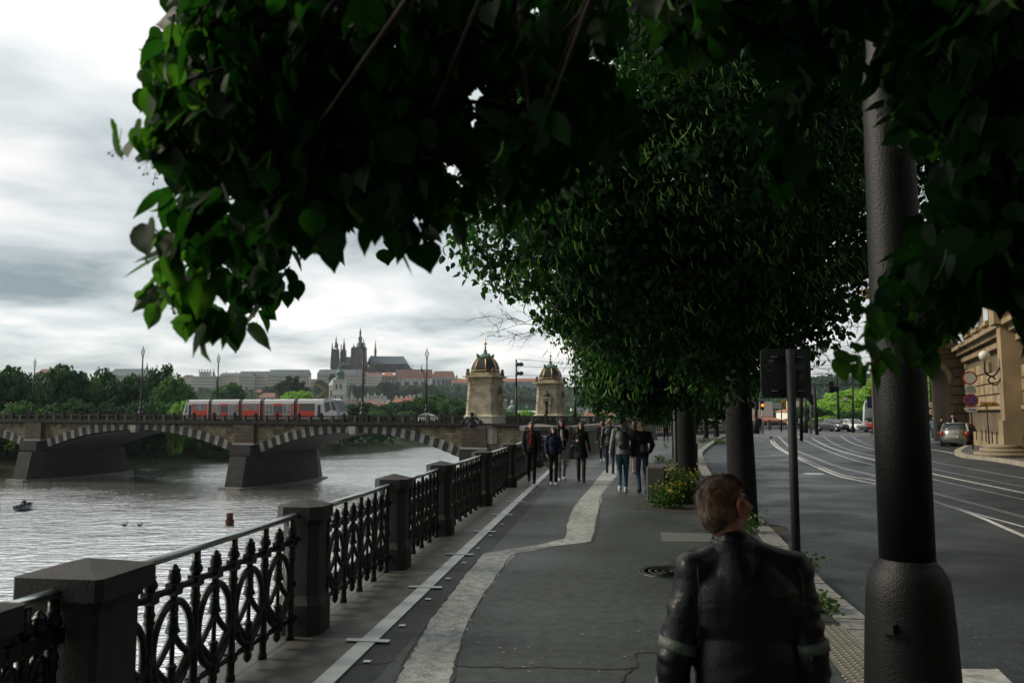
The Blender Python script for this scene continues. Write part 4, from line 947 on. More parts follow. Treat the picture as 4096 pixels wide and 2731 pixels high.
# little spires and domes
def spire(px, py0, py1, D, w, label, q=q3, mat=None, cat='church', body=.45):
    a = at(*q(px, py1), D); top = at(*q(px, py0), D).z-a.z; t = thing('church_tower', label, cat, a); k = D/F/3.136*w
    mb = MB(); mb.box((0, 0, top*body/2-3), (k*2, k*2, top*body+6)); mb.build('wall', m_cream if mat is None else m_pale, t)
    mb = MB(); mb.lathe([(k*1.15, top*body), (k*.9, top*(body+.12)), (k*.5, top*(body+.18)), (k*.5, top*(body+.27)), (k*.7, top*(body+.3)), (k*.25, top*(body+.4)), (.15, top)], 8); mb.build('spire', m_cop if mat is None else mat, t); return t
spire(494, 935, 1100, 800, 16, 'thin dark green church spire right of the domed church')
spire(1119, 1130, 1215, 800, 14, 'small white spire above the roofs between the toll towers', q4)
spire(1362, 1000, 1110, 760, 22, 'small pale green dome behind the trees left of the right lamp', q3, m_copf)
spire(241, 775, 830, 1300, 12, 'tiny dark tower tip on the ridge left of the nearer toll tower', q4)
p = loc3(957, 1180, 600); t = thing('glass_dome', 'small ribbed greenish glass dome among the trees', 'dome', p); k = 600/F/3.136
mb = MB(); mb.lathe([(34*k, -20*k), (34*k, 20*k), (30*k, 50*k), (18*k, 75*k), (5*k, 88*k), (1*k, 110*k)], 12, (0, 0, 0), False); mb.build('dome', m_copf, t)
for i in range(12):
    a_ = math.pi/6*i; mb = MB(); mb.tube([(r*k*math.cos(a_), r*k*math.sin(a_), z*k) for r, z in ((35, 20), (31, 50), (19, 76), (5, 89))], 1.6*k, 4); mb.build('rib', m_pale, t)
p = at(*q4(935, 1240), 560); k = 560/F/3.136; t = thing('round_chapel', 'small white round chapel with pale dome between the toll towers', 'chapel', p)
mb = MB(); mb.lathe([(58*k, -20*k), (58*k, 30*k), (63*k, 33*k)], 14); mb.build('wall', m_pale, t)
mb = MB(); mb.lathe([(60*k, 33*k), (45*k, 62*k), (20*k, 75*k), (18*k, 76*k)], 14); mb.build('dome', m_copf, t)
mb = MB(); mb.lathe([(17*k, 72*k), (17*k, 115*k), (22*k, 118*k), (10*k, 130*k), (2*k, 150*k)], 10); mb.build('lantern', m_pale, t)
fb3('hall_roof', 'long pale grey roof in front of the chapel between the toll towers', 'building', 985, 1240, 1228, 1265, 1330, 500, m_ochre, m_bluewall, q=q4, dep=20)
fb3('house', 'slim pale houses just right of the nearer toll tower', 'house', 812, 865, 1085, 1100, 1230, 620, m_cream, m_slate, 3, 5, q=q4, dep=12, group=rg)
# ---------------------------------------------------------------- cathedral
D = 1450; k = D/F/3.136
ct0 = loc3(225, 715, D); C = thing('cathedral', 'dark gothic cathedral with spires crowning the castle ridge', 'cathedral', (ct0.x, D, ct0.z))
def X(c): return (c-225)*k
def Z(r): return (715-r)*k
def spike(c, r0, r1, w, y=0, mat=m_goth, nm='pinnacle', n=6):
    mb = MB(); mb.lathe([(w*k, Z(r1)), (w*k*.55, Z(r1)+(Z(r0)-Z(r1))*.4), (.12, Z(r0))], n, (X(c), y, 0), False); mb.build(nm, mat, C)
for c0, c1, top, tip, lean in ((232, 322, 440, 280, 0), (320, 380, 452, 300, 0)):
    cc = (c0+c1)/2+ (0 if c0 < 300 else -4); w0 = (c1-c0)*k; y = 8 if c0 < 300 else 30
    mb = MB(); mb.box((X(cc), y, Z(580)-Z(715)*0-6), (w0, 20, Z(450)-Z(700)+12), 0, .72, .72)
    for j in range(4):
        zz = Z(700)+j*(Z(450)-Z(700))/4
        for sx_ in (-1, 1): mb.box((X(cc)+sx_*w0*(.50-.04*j), y-9, zz+9), (2.2, 2.6, 20), 0, .5)
    mb.build('west_tower', m_goth, C)
    mb = MB(); mb.lathe([(22*k, Z(top)), (14*k, Z(top)+(Z(tip)-Z(top))*.35), (6*k, Z(top)+(Z(tip)-Z(top))*.72), (.2, Z(tip))], 8, (X(cc), y, 0), False); mb.build('west_spire', m_goth, C)
    for s in (-1, 1): spike(cc+s*27, top-22, top+14, 4, y-7); spike(cc+s*33, top+30, top+70, 4, y-9)
mb = MB(); x0, x1 = X(328), X(492); y0, y1 = 16, 46
mb.add([(x0, y0, Z(650)), (x1, y0, Z(650)), (x1, y1, Z(650)), (x0, y1, Z(650)), (x0, 31, Z(540)), (x1, 31, Z(540))], [(0, 1, 5, 4), (2, 3, 4, 5), (1, 2, 5), (3, 0, 4), (0, 3, 2, 1)]); mb.build('nave_roof', m_slate, C)
mb = MB(); mb.box2(x0, x1, y0+2, y1, Z(730), Z(649)); mb.build('nave_wall', m_goth, C)
# south tower
cc = 575; mb = MB(); mb.box((X(cc), 8, (Z(440)+Z(745))/2), (178*k, 24, Z(440)-Z(745)), 0, .86, .9)
mb.build('main_tower', m_gothl, C)
mb = MB(); mb.box((X(cc), 8, Z(443)), (168*k, 24, 2.2)); mb.build('gallery', m_goth, C)
for s in (-1, 1):
    mb = MB(); mb.box((X(cc)+s*78*k, -4, (Z(440)+Z(745))/2), (4.5, 4, Z(440)-Z(745)), 0, .7); mb.build('buttress', m_goth, C)
    spike(cc+s*66, 375, 440, 10, 0, m_cop, 'corner_turret')
    spike(cc+s*46, 400, 440, 7, -3, m_cop, 'corner_turret')
mb = MB(); kk = k
mb.lathe([(60*k, Z(440)), (58*k, Z(425)), (40*k, Z(412)), (46*k, Z(395)), (44*k, Z(385)), (26*k, Z(368)), (23*k, Z(362)), (23*k, Z(325)), (29*k, Z(322)), (26*k, Z(305)), (13*k, Z(290)), (12*k, Z(285)), (12*k, Z(250)), (16*k, Z(248)), (9*k, Z(225)), (3*k, Z(195)), (.15, Z(165))], 12, (X(585), 6, 0)); mb.build('tower_cap', m_cop, C)
mb = MB(); mb.lathe([(24*k, -.2), (24*k, .5)], 20); o = mb.build('clock_face', m_win, C); o.location = (X(565), -3.4, Z(548)); o.rotation_euler = (R(90), 0, 0)
for (c, r, w_, h_) in ((553, 592, 12, 52), (577, 592, 12, 52), (545, 465, 14, 18), (567, 465, 14, 18), (590, 465, 14, 18), (565, 710, 40, 40)): o = addwin(C, X(c), Z(r), w_*k, h_*k, -3.6)
mb = MB(); x0, x1 = X(668), X(775)
mb.add([(x0, 2, Z(650)), (x1, 2, Z(650)), (x1, 60, Z(650)), (x0, 60, Z(650)), ((x0+x1)/2, 10, Z(528)), ((x0+x1)/2, 60, Z(528))], [(0, 1, 4), (1, 2, 5, 4), (2, 3, 5), (3, 0, 4, 5), (0, 3, 2, 1)]); mb.build('transept_roof', m_slate, C)
mb = MB(); mb.box2(X(655), X(785), 0, 60, Z(750), Z(649)); mb.build('transept_wall', m_goth, C)
mb = MB(); mb.lathe([(18*k, Z(560)), (15*k, Z(520)), (16*k, Z(460)), (19*k, Z(455)), (11*k, Z(440)), (.15, Z(320))], 8, (X(750), 30, 0), False); mb.build('ridge_spire', m_cop, C)
mb = MB(); x0, x1, x2 = X(762), X(1168), X(1112)
mb.add([(x0, 14, Z(640)), (x1, 14, Z(640)), (x1, 48, Z(640)), (x0, 48, Z(640)), (x0, 31, Z(532)), (x2, 31, Z(532))], [(0, 1, 5, 4), (1, 2, 5), (2, 3, 4, 5), (3, 0, 4), (0, 3, 2, 1)]); mb.build('choir_roof', m_slate, C)
mb = MB(); mb.box2(X(785), X(1175), 10, 48, Z(740), Z(639)); mb.build('choir_wall', m_goth, C)
for c in list(range(795, 1180, 38)): spike(c, 600, 715, 6, 6, m_goth, 'buttress_pinnacle')
for c in (340, 390, 440): spike(c, 620, 710, 5, 12, m_goth, 'buttress_pinnacle')
for c, r_ in ((1163, 600), (1175, 600), (1214, 655), (1233, 650), (1258, 655), (1283, 695)): spike(c, r_, 730, 5, 12, m_goth, 'buttress_pinnacle')
mb = MB(); mb.tube([(X(1170), 20, Z(665)), (X(1200), 20, Z(690)), (X(1240), 20, Z(715))], 2.0, 5); mb.build('flying_buttress', m_goth, C)
# ---------------------------------------------------------------- far trees (leaf clumps through the crown volume)
def leafmat(name, c, tr=.25, rough=.5, var=.4, scale=1.2): return M(name, c, rough, var, scale, 0, 60, 0, .15, 0, tr, 3)
m_lf_far = [leafmat('far_foliage_a', (.045, .105, .052), .2, .8, .35, .25), leafmat('far_foliage_b', (.075, .17, .065), .2, .8, .35, .25), leafmat('far_foliage_c', (.032, .075, .045), .2, .8, .3, .25), leafmat('far_foliage_fresh', (.24, .40, .09), .3, .8, .3, .3)]
m_bark = M('dark_bark', (.020, .018, .015), .95, .35, 6, .8, 30)
def leaf_mesh(name, P, N, T, size, mat, shape='kite'):
    """P points, N normals, T tip directions (arrays); folded leaf faces"""
    n = len(P); B = np.cross(N, T); wv = .72+.4*rng.random(n); cv_ = .3+1.6*rng.random(n); B /= np.linalg.norm(B, axis=1)[:, None]+1e-9
    s = size[:, None]
    if shape == 'quad': tp = [(-.5, 0, 0), (.5, 0, .0), (.42, .9, .12), (-.42, 1, -.1)]; fc = [(0, 1, 2, 3)]
    elif shape == 'kite': tp = [(0, 0, 0), (.42, .3, .10), (.33, .72, .08), (0, 1.12, 0), (-.33, .72, .08), (-.42, .3, .10)]; fc = [(0, 1, 2, 3), (0, 3, 4, 5)]
    elif shape == 'bract': tp = [(-.07, 0, 0), (.07, 0, 0), (.13, .4, .10), (-.05, .45, .10), (.30, .8, .12), (.16, .9, .12), (.52, 1.1, .05)]; fc = [(0, 1, 2, 3), (3, 2, 4, 5), (5, 4, 6)]
    elif shape == 'heart':
        tp = [(0, .02, 0), (.16, -.06, .05), (.38, .04, .09), (.50, .28, .10), (.47, .55, .07), (.30, .80, .03), (.12, .98, -.02), (0, 1.16, -.07), (-.12, .98, -.02), (-.30, .80, .03), (-.47, .55, .07), (-.50, .28, .10), (-.38, .04, .09), (-.16, -.06, .05), (0, .5, -.02)]
        fc = [(14, 0, 1, 2), (14, 2, 3, 4), (14, 4, 5, 6), (14, 6, 7), (14, 7, 8), (14, 8, 9, 10), (14, 10, 11, 12), (14, 12, 13, 0)]
    nv = len(tp); V = np.empty((n, nv, 3))
    for i, (a, b, c) in enumerate(tp): V[:, i] = P+B*(a*s*wv[:, None])+T*(b*s)+N*(c*s*cv_[:, None])
    loops = np.concatenate([(np.arange(n)[:, None]*nv+np.array(f)[None]).ravel() if False else np.array(f) for f in fc])
    L1 = (np.arange(n)[:, None]*nv+loops[None]).ravel()
    cnt = np.tile(np.array([len(f) for f in fc]), n); st = np.concatenate([[0], np.cumsum(cnt)[:-1]])
    me = bpy.data.meshes.new(name); me.vertices.add(n*nv); me.vertices.foreach_set('co', V.ravel()); me.loops.add(len(L1)); me.loops.foreach_set('vertex_index', L1.astype(np.int32))
    me.polygons.add(len(cnt)); me.polygons.foreach_set('loop_start', st.astype(np.int32)); me.polygons.foreach_set('loop_total', cnt.astype(np.int32)) if False else None
    me.update(calc_edges=True); me.materials.append(mat); return me
def unit(v): return v/(np.linalg.norm(v, axis=1)[:, None]+1e-9)
def crown_pts(blobs, n, clump, per, flat=.75, shell=.55):
    """leaf positions: clumps scattered through ellipsoids, denser near their surface"""
    vol = np.array([b[3]**2.4 for b in blobs]); vol = vol/vol.sum(); out = []; nc = max(1, n//per)
    ch = rng.choice(len(blobs), nc, p=vol)
    d = unit(rng.normal(size=(nc, 3))); r = rng.random(nc)**(1/3)*(1-shell)+shell; r = np.minimum(r, 1)
    bl = np.array([b[:4] for b in blobs])[ch]
    C_ = bl[:, :3]+d*(r*bl[:, 3])[:, None]*np.array([1, 1, flat])
    P = np.repeat(C_, per, 0)+rng.normal(size=(nc*per, 3))*clump*np.array([1, 1, .7])
    return P, np.repeat(d, per, 0)
def far_tree_mesh(seed, n=900, tall=1.0):
    global rng
    rng = np.random.default_rng(seed); bl = []
    for k in range(9):
        a = rng.random()*6.28; r = rng.random()*.27; bl.append((r*math.cos(a), r*math.sin(a), .35+rng.random()*.45, .17+rng.random()*.1))
    bl.append((0, 0, .62, .3)); bl.append((0, 0, .3, .24))
    P, d = crown_pts(bl, n, .022, 10, 1.0, .6)
    N = unit(d+rng.normal(size=P.shape)*.6); T = unit(np.cross(N, rng.normal(size=P.shape)))
    return leaf_mesh('crown', P, N, T, .026+rng.random(len(P))*.024, m_lf_far[0], 'quad')
FT = [far_tree_mesh(s, 6500) for s in (1, 2, 3)]
def mk(me, m):
    c = me.copy(); c.materials.clear(); c.materials.append(m); return c
FTM = [[mk(me, m) for m in m_lf_far] for me in FT]
def poplar_mesh():
    global rng
    rng = np.random.default_rng(9); bl = [(0, 0, .12+.09*k, .13-.008*k) for k in range(9)]
    P, d = crown_pts(bl, 2400, .02, 10, 1.0, .6); N = unit(d+rng.normal(size=P.shape)*.6); T = unit(np.cross(N, rng.normal(size=P.shape)))
    return leaf_mesh('crown', P, N, T, .04+rng.random(len(P))*.02, m_lf_far[2], 'quad')
POP = poplar_mesh()
def trunk_mesh():
    mb = MB(); mb.tube([(0, 0, 0), (.01, 0, .3), (-.01, .01, .6)], [.035, .025, .008], 6)
    for k in range(5):
        a = k*1.3; mb.tube([(0, 0, .22+.05*k), (.12*math.cos(a), .12*math.sin(a), .42+.05*k), (.2*math.cos(a), .2*math.sin(a), .6+.04*k)], [.018, .01, .004], 5)
    o = mb.build('trunk', m_bark); me = o.data; bpy.data.objects.remove(o); return me
TRM = trunk_mesh()
def ftree(x, D, ytop, ybase, wpx, mi, label, group, v=None, me=None):
    a = at(x, ybase, D); b = at(x, ytop, D); H = b.z-a.z; W = wpx*D/F
    t = thing('tree' if me is None else 'poplar_tree', label, 'tree', a, random.uniform(0, 6.28), group); t.scale = (W/.82, W/.82, H/.98) if me is None else (W/.3, W/.3, H/1.0)
    c = bpy.data.objects.new('crown', FTM[v if v is not None else random.randrange(3)][mi] if me is None else me); col.objects.link(c); c.parent = t
    q = bpy.data.objects.new('trunk', TRM); col.objects.link(q); q.parent = t; return t
gi = 'trees on the river island behind the bridge'
ORD = ['first', 'second', 'third', 'fourth', 'fifth', 'sixth', 'seventh', 'eighth', 'ninth', 'tenth', 'eleventh', 'twelfth', 'thirteenth', 'fourteenth', 'fifteenth', 'sixteenth', 'seventeenth', 'eighteenth', 'nineteenth', 'twentieth']; ORD += ['twenty '+o_ for o_ in ORD[:12]]
isl = [(20, 1450, 150, 'thin tall tree touching the left edge above the bridge'), (75, 1480, 130, 'second tree from the left edge behind the bridge'), (135, 1530, 110, 'lower tree by the leftmost bridge lamp'), (250, 1442, 160, 'broad round topped tree right of the leftmost lamp'), (345, 1490, 130, 'dense tree right of the broad round one'),
 (405, 1475, 110, 'open topped tree with bare limb showing left of the second lamp'), (480, 1500, 120, 'bushy tree under the grey palace roof'), (545, 1495, 90, 'pointed tree just left of the second bridge lamp'), (610, 1458, 130, 'large tree just right of the second bridge lamp'), (690, 1500, 130, 'tree left of the tram tail'), (745, 1540, 90, 'low tree right above the tram tail')]
for i, (x, y, w_, lab) in enumerate(isl): ftree(x, 175+(i % 3)*9, y, 1800, w_*1.35, (0, 2, 0, 0, 1, 0, 2, 0, 0, 1, 1)[i], lab, gi)
for i, (x, y, w_, m_i) in enumerate(((60, 1600, 120, 1), (200, 1610, 120, 1), (310, 1585, 120, 0), (440, 1600, 130, 2), (570, 1595, 130, 0), (670, 1600, 120, 1), (700, 1605, 80, 3), (100, 1650, 90, 3))):
    ftree(x, 162+(i % 2)*5, y, 1830, w_*1.4, m_i, f'leafy undergrowth tree just behind the bridge balustrade, {["left edge","near the leftmost lamp","below the dense tree","below the open topped tree","by the second lamp","at the tram tail","fresh green and low","small and fresh green"][i]}', gi)
g2 = 'trees on the far bank beyond the tram and lamps'
for i, (x, y, w_, D, m_i, yb) in enumerate(((930, 1522, 90, 420, 1, 1680), (880, 1545, 70, 400, 1, 1680), (985, 1590, 60, 400, 1, 1680), (1190, 1560, 120, 330, 3, 1680), (1225, 1590, 90, 330, 1, 1680), (1020, 1600, 50, 380, 0, 1690),
   (1370, 1620, 60, 300, 1, 1690), (1420, 1612, 90, 330, 0, 1690), (1470, 1605, 80, 330, 2, 1690), (1530, 1618, 90, 320, 0, 1690), (1590, 1605, 90, 340, 2, 1690), (1640, 1600, 80, 330, 0, 1690), (1690, 1585, 80, 330, 1, 1690), (1745, 1565, 110, 340, 1, 1690), (1800, 1585, 90, 320, 1, 1690), (1835, 1620, 70, 300, 0, 1690), (1510, 1640, 70, 290, 1, 1690), (1625, 1640, 80, 290, 1, 1690), (2035, 1645, 70, 300, 1, 1690), (2100, 1640, 70, 300, 3, 1690))):
    ftree(x, D, y, yb, w_*1.25, m_i, 'green far bank tree, '+ORD[i]+' of the group '+('left of the domed church' if x < 1300 else 'below the castle' if x < 1860 else 'between the toll towers'), g2)
g3_ = 'dark trees on the castle slope'
for i, (x, y, w_, D, yb) in enumerate(((1280, 1520, 50, 1250, 1600), (1410, 1535, 60, 1240, 1605), (1440, 1540, 50, 1240, 1605), (1328, 1492, 20, 1330, 1540), (1520, 1560, 60, 1200, 1612), (1545, 1526, 70, 1220, 1606), (1595, 1560, 60, 1200, 1600), (1625, 1555, 50, 1200, 1600), (1655, 1540, 50, 1210, 1605), (1700, 1560, 60, 1200, 1610), (1720, 1535, 50, 1210, 1600), (1760, 1558, 50, 1220, 1600), (1800, 1572, 50, 1150, 1625), (1855, 1578, 30, 1150, 1610), (1480, 1580, 60, 1180, 1625), (1065, 1545, 50, 1100, 1600), (1100, 1540, 50, 1100, 1600),
   (2040, 1578, 50, 1150, 1625), (2080, 1580, 40, 1150, 1620), (2105, 1585, 40, 1150, 1615), (2130, 1590, 40, 1150, 1620), (2012, 1575, 30, 1150, 1620), (2320, 1570, 40, 1150, 1620), (2350, 1565, 50, 1150, 1620), (2400, 1580, 60, 1100, 1640), (2440, 1590, 80, 1050, 1650), (2480, 1600, 70, 1000, 1660), (2520, 1600, 80, 1000, 1665), (1560, 1592, 60, 900, 1630), (1500, 1600, 50, 900, 1640))):
    ftree(x, D, y, yb, w_*1.35, 2, 'dark castle slope tree, '+ORD[i]+' of those '+('left of the hall with tall windows' if x < 1540 else 'below the castle hall' if x < 1860 else 'between or right of the toll towers'), g3_)
for i, (x, y, w_, lab) in enumerate(((1150, 1483, 40, 'tallest poplar of the dark group above the tram'), (1180, 1486, 40, 'poplar right of the tallest in the dark group'), (1120, 1510, 36, 'leftmost poplar of the dark group'), (1205, 1510, 36, 'rightmost poplar of the dark group'), (1100, 1525, 30, 'small poplar left of the dark group'), (1138, 1505, 36, 'poplar between the two left ones of the dark group'), (1225, 1535, 26, 'small poplar right of the dark group'))):
    ftree(x, 620+i*4, y, 1690, w_, 2, lab, 'poplars above the tram', me=POP)
# wooded slopes: one mass per hill
def slope_wood(name, label, n, fx, size, mat):
    P = []
    while len(P) < n:
        x, y = fx(); P.append((x, y, hz(x, y)+random.uniform(1, 7)))
    P = np.array(P); d = unit(rng.normal(size=P.shape)+np.array([0, -.6, .8])); T = unit(np.cross(d, rng.normal(size=P.shape)))
    me = leaf_mesh(name, P, d, T, size*(.6+.8*rng.random(n)), mat, 'quad'); o = bpy.data.objects.new(name, me); col.objects.link(o)
    tag(o, label, 'wood', None, 'stuff')
slope_wood('slope_wood', 'dark wooded slope below the castle palaces', 22000, lambda: (random.uniform(-760, 260), random.uniform(1010, 1330)), 4.2, m_lf_far[2])
slope_wood('hill_wood', 'dark wooded hill behind the road junction on the right', 40000, lambda: (random.uniform(140, 900), random.uniform(640, 1120)), 4.5, m_lf_far[2])
slope_wood('island_shrubs', 'low shrubs and reeds along the island shore under the arches', 6000, lambda: (lambda x: (x, float(np.interp(x, [-150, -95, -66, -47, -30], [150, 158, 176, 213, 262]))+random.uniform(14, 40)))(random.uniform(-150, -36)), 1.6, m_lf_far[0])
slope_wood('bank_foliage', 'mixed green foliage along the far river bank', 9000, lambda: (random.uniform(-260, 40), random.uniform(430, 640)), 3.2, m_lf_far[0])
# ================================================================ lindens of the embankment
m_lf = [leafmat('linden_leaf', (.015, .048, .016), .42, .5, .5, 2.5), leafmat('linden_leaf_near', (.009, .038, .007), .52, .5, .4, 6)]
m_br = leafmat('linden_bract', (.13, .24, .07), .35, .5, .3, 4)
m_tw = M('twig_bark', (.03, .024, .018), .9, .3, 8)
m_trk = M('linden_bark', (.003, .003, .003), .95, .4, 5, 1.0, 22)
def droop(P, d, k=.9):
    N = unit(d*.8+rng.normal(size=P.shape)*.75+np.array([0, 0, .35])); T = unit(np.cross(np.cross(N, np.array([0, 0, -1.0])+rng.normal(size=P.shape)*.45), N)); return N, T
def pxblob(x, y, D, r): p = at(x, y, D); return (p.x, p.y, p.z, r)
def limb(mb, a, b, r0, r1, sag=.15, n=8):
    a = Vector(a); b = Vector(b); j = min(.3, .12*(b-a).length); m = (a+b)/2+Vector((random.uniform(-j, j), random.uniform(-j, j), sag*(b-a).length))
    pts = crv([a, m, b], n//2); k = len(pts); mb.tube(pts, [r0+(r1-r0)*i/(k-1) for i in range(k)], 8)
def linden(name_lab, base, r0, blobs, n, leaf, seed, group, bract=.35, per=26, clump=.16, topz=None, lean=(0, 0), shape='kite', dens_shell=.35):
    global rng
    rng = np.random.default_rng(seed); random.seed(seed)
    t = thing('linden_tree', name_lab, 'tree', base, 0, group); o = Vector(base)
    loc = [(b[0]-o.x, b[1]-o.y, b[2]-o.z, b[3]) for b in blobs]
    topz = topz or 3.2
    mb = MB(); l = Vector((lean[0], lean[1], 0)); mb.tube([(0, 0, -.1), (0, 0, .12), (.02, 0, .5), Vector((0, .02, topz*.6))+l*.5, Vector((0, 0, topz))+l], [r0*1.35, r0*1.12, r0, r0*.93, r0*.8], 14); mb.build('trunk', m_trk, t)
    mb = MB(); fork = Vector((0, 0, topz-.15))+l
    for b in loc: limb(mb, fork, (b[0], b[1], b[2]), r0*.38, .03, .08)
    mb.build('limbs', m_trk, t)
    P, d = crown_pts(loc, n, clump, per, .85, dens_shell)
    N, T = droop(P, d); me = leaf_mesh('crown', P, N, T, leaf*(.7+.6*rng.random(len(P))), m_lf[0], shape)
    c = bpy.data.objects.new('crown', me); col.objects.link(c); c.parent = t
    k = int(n*bract); 
    if k:
        P, d = crown_pts(loc, k, clump*1.1, 9, .88, .88)
        N, T = droop(P, d); T = unit(T+np.array([0, 0, -.8])); N = unit(np.cross(np.cross(T, N), T))
        me = leaf_mesh('bracts', P, N, T, leaf*(.9+.5*rng.random(len(P))), m_br, 'bract'); c = bpy.data.objects.new('bracts', me); col.objects.link(c); c.parent = t
    return t, loc
row = 'row of lindens along the kerb'
B = pxblob
b1 = [B(2120, 880, 11.3, 1.15), B(2300, 1060, 11.5, 1.05), B(2500, 1220, 12.0, 1.0), B(2700, 700, 12.5, 2.1), B(2450, 380, 12.5, 1.8), B(2900, 250, 13.5, 2.2), B(3080, 640, 13.5, 1.55), B(3020, 1080, 13.5, 1.45), B(2800, 1330, 13.0, .95), B(3230, 1210, 13.0, .62), B(2420, 800, 12, 1.4), B(2200, 650, 12, 1.0),
      B(2750, 1050, 12.5, 1.5), B(2600, -300, 13.5, 2.4), B(3100, -350, 14.5, 2.4), B(2800, -900, 14.5, 2.2), B(3200, 150, 15, 2.0), B(3040, 1380, 13.4, .7), B(3240, 880, 14, .9), B(3180, 1390, 12.4, .32), B(3330, 1330, 12.6, .30), B(3330, 650, 15, 1.3), B(3450, 300, 15.5, 1.8), B(3750, 150, 16, 2.0), B(3650, 650, 16, 1.3), B(3420, 980, 14.5, .75), B(3330, 1060, 14.5, .9), B(3900, 500, 16, 1.5), B(4000, 0, 16, 2.2), B(2560, 1440, 12.6, .6), B(2900, 1500, 13.2, .42)]
linden('nearest linden of the row with its huge dark crown over the pavement', G(2968, 2095, 0), .25, b1, 160000, .100, 21, row, .17, topz=3.0)
b2 = [B(2430, 1440, 19, .8), B(2480, 1500, 20, 1.2), B(2640, 1430, 20, 1.6), B(2400, 1330, 18, .75), B(2420, 1230, 19, 1.4), B(2700, 1200, 20, 2.2), B(2560, 1570, 19.5, .75), B(2420, 1560, 20, .55), B(2700, 1570, 20, .6), B(2250, 1225, 17.5, .45), B(2900, 1400, 21, 1.5), B(2060, 1120, 16.5, .55), B(2800, 800, 21, 3), B(2380, 900, 20, 2.0), B(2600, 1625, 19.5, .3), B(2400, 1510, 18.5, .42)]
linden('second linden of the row, trunk behind the flowering weeds', Vector((5.3, 24.5, 0)), .30, b2, 60000, .10, 22, row, .13, topz=3.2)
b3 = [B(2700, 1560, 33, 1.7), B(2810, 1590, 34, 1.5), B(2620, 1610, 32, .9), B(2880, 1540, 34, 1.6), B(2760, 1480, 34, 2.2), B(2540, 1600, 31, 1.0), B(2900, 1620, 34, .5)]
linden('third linden of the row with thinner trunk', G(2742, 1830, 0), .26, b3, 14000, .13, 23, row, .1, topz=3.6)
for i, (x, y, lab, m_) in enumerate(((2824, 1752, 'thin trunked linden just left of the pale switch cabinet', .17), (2866, 1745, 'thin trunked linden nearest to the pale switch cabinet', .20))):
    D = G(x, y, 0).y; linden(lab, G(x, y, 0), m_, [B(x, 1560, D, 2.2), B(x-40, 1590, D, 1.6), B(x+30, 1500, D, 2.2)], 7000, .17, 31+i, row, 0, topz=4.0)
# bare dead twigs sticking out of the nearest crown, left side
global_tw = thing('dead_branch', 'bare leafless branch sticking out left from the big crown above the farther toll tower', 'branch', (0, 0, 0))
mb = MB(); random.seed(5)
def twig(a, b, r, lv):
    a = Vector(a); b = Vector(b); n = 6; pts = [a.lerp(b, k/n)+Vector([random.uniform(-1, 1)*.04*(b-a).length for _ in range(3)])*(k > 0) for k in range(n+1)]
    mb.tube(pts, [r*(1-.75*k/n) for k in range(n+1)], 5)
    if lv:
        for k in range(2, n+1):
            for _ in range(2 if lv > 1 else 1):
                e = pts[k]+(b-a).normalized()*(b-a).length*random.uniform(.12, .3)+Vector([random.uniform(-1, 1)*.22*(b-a).length for _ in range(3)]); twig(pts[k], e, r*.5, lv-1)
S_ = at(2230, 1290, 12); 
for (x, y) in ((1965, 1268), (1985, 1310), (2020, 1345), (2090, 1350)): twig(S_, at(x, y, 11.6), .008, 2)
mb.build('twigs', m_tw, global_tw)
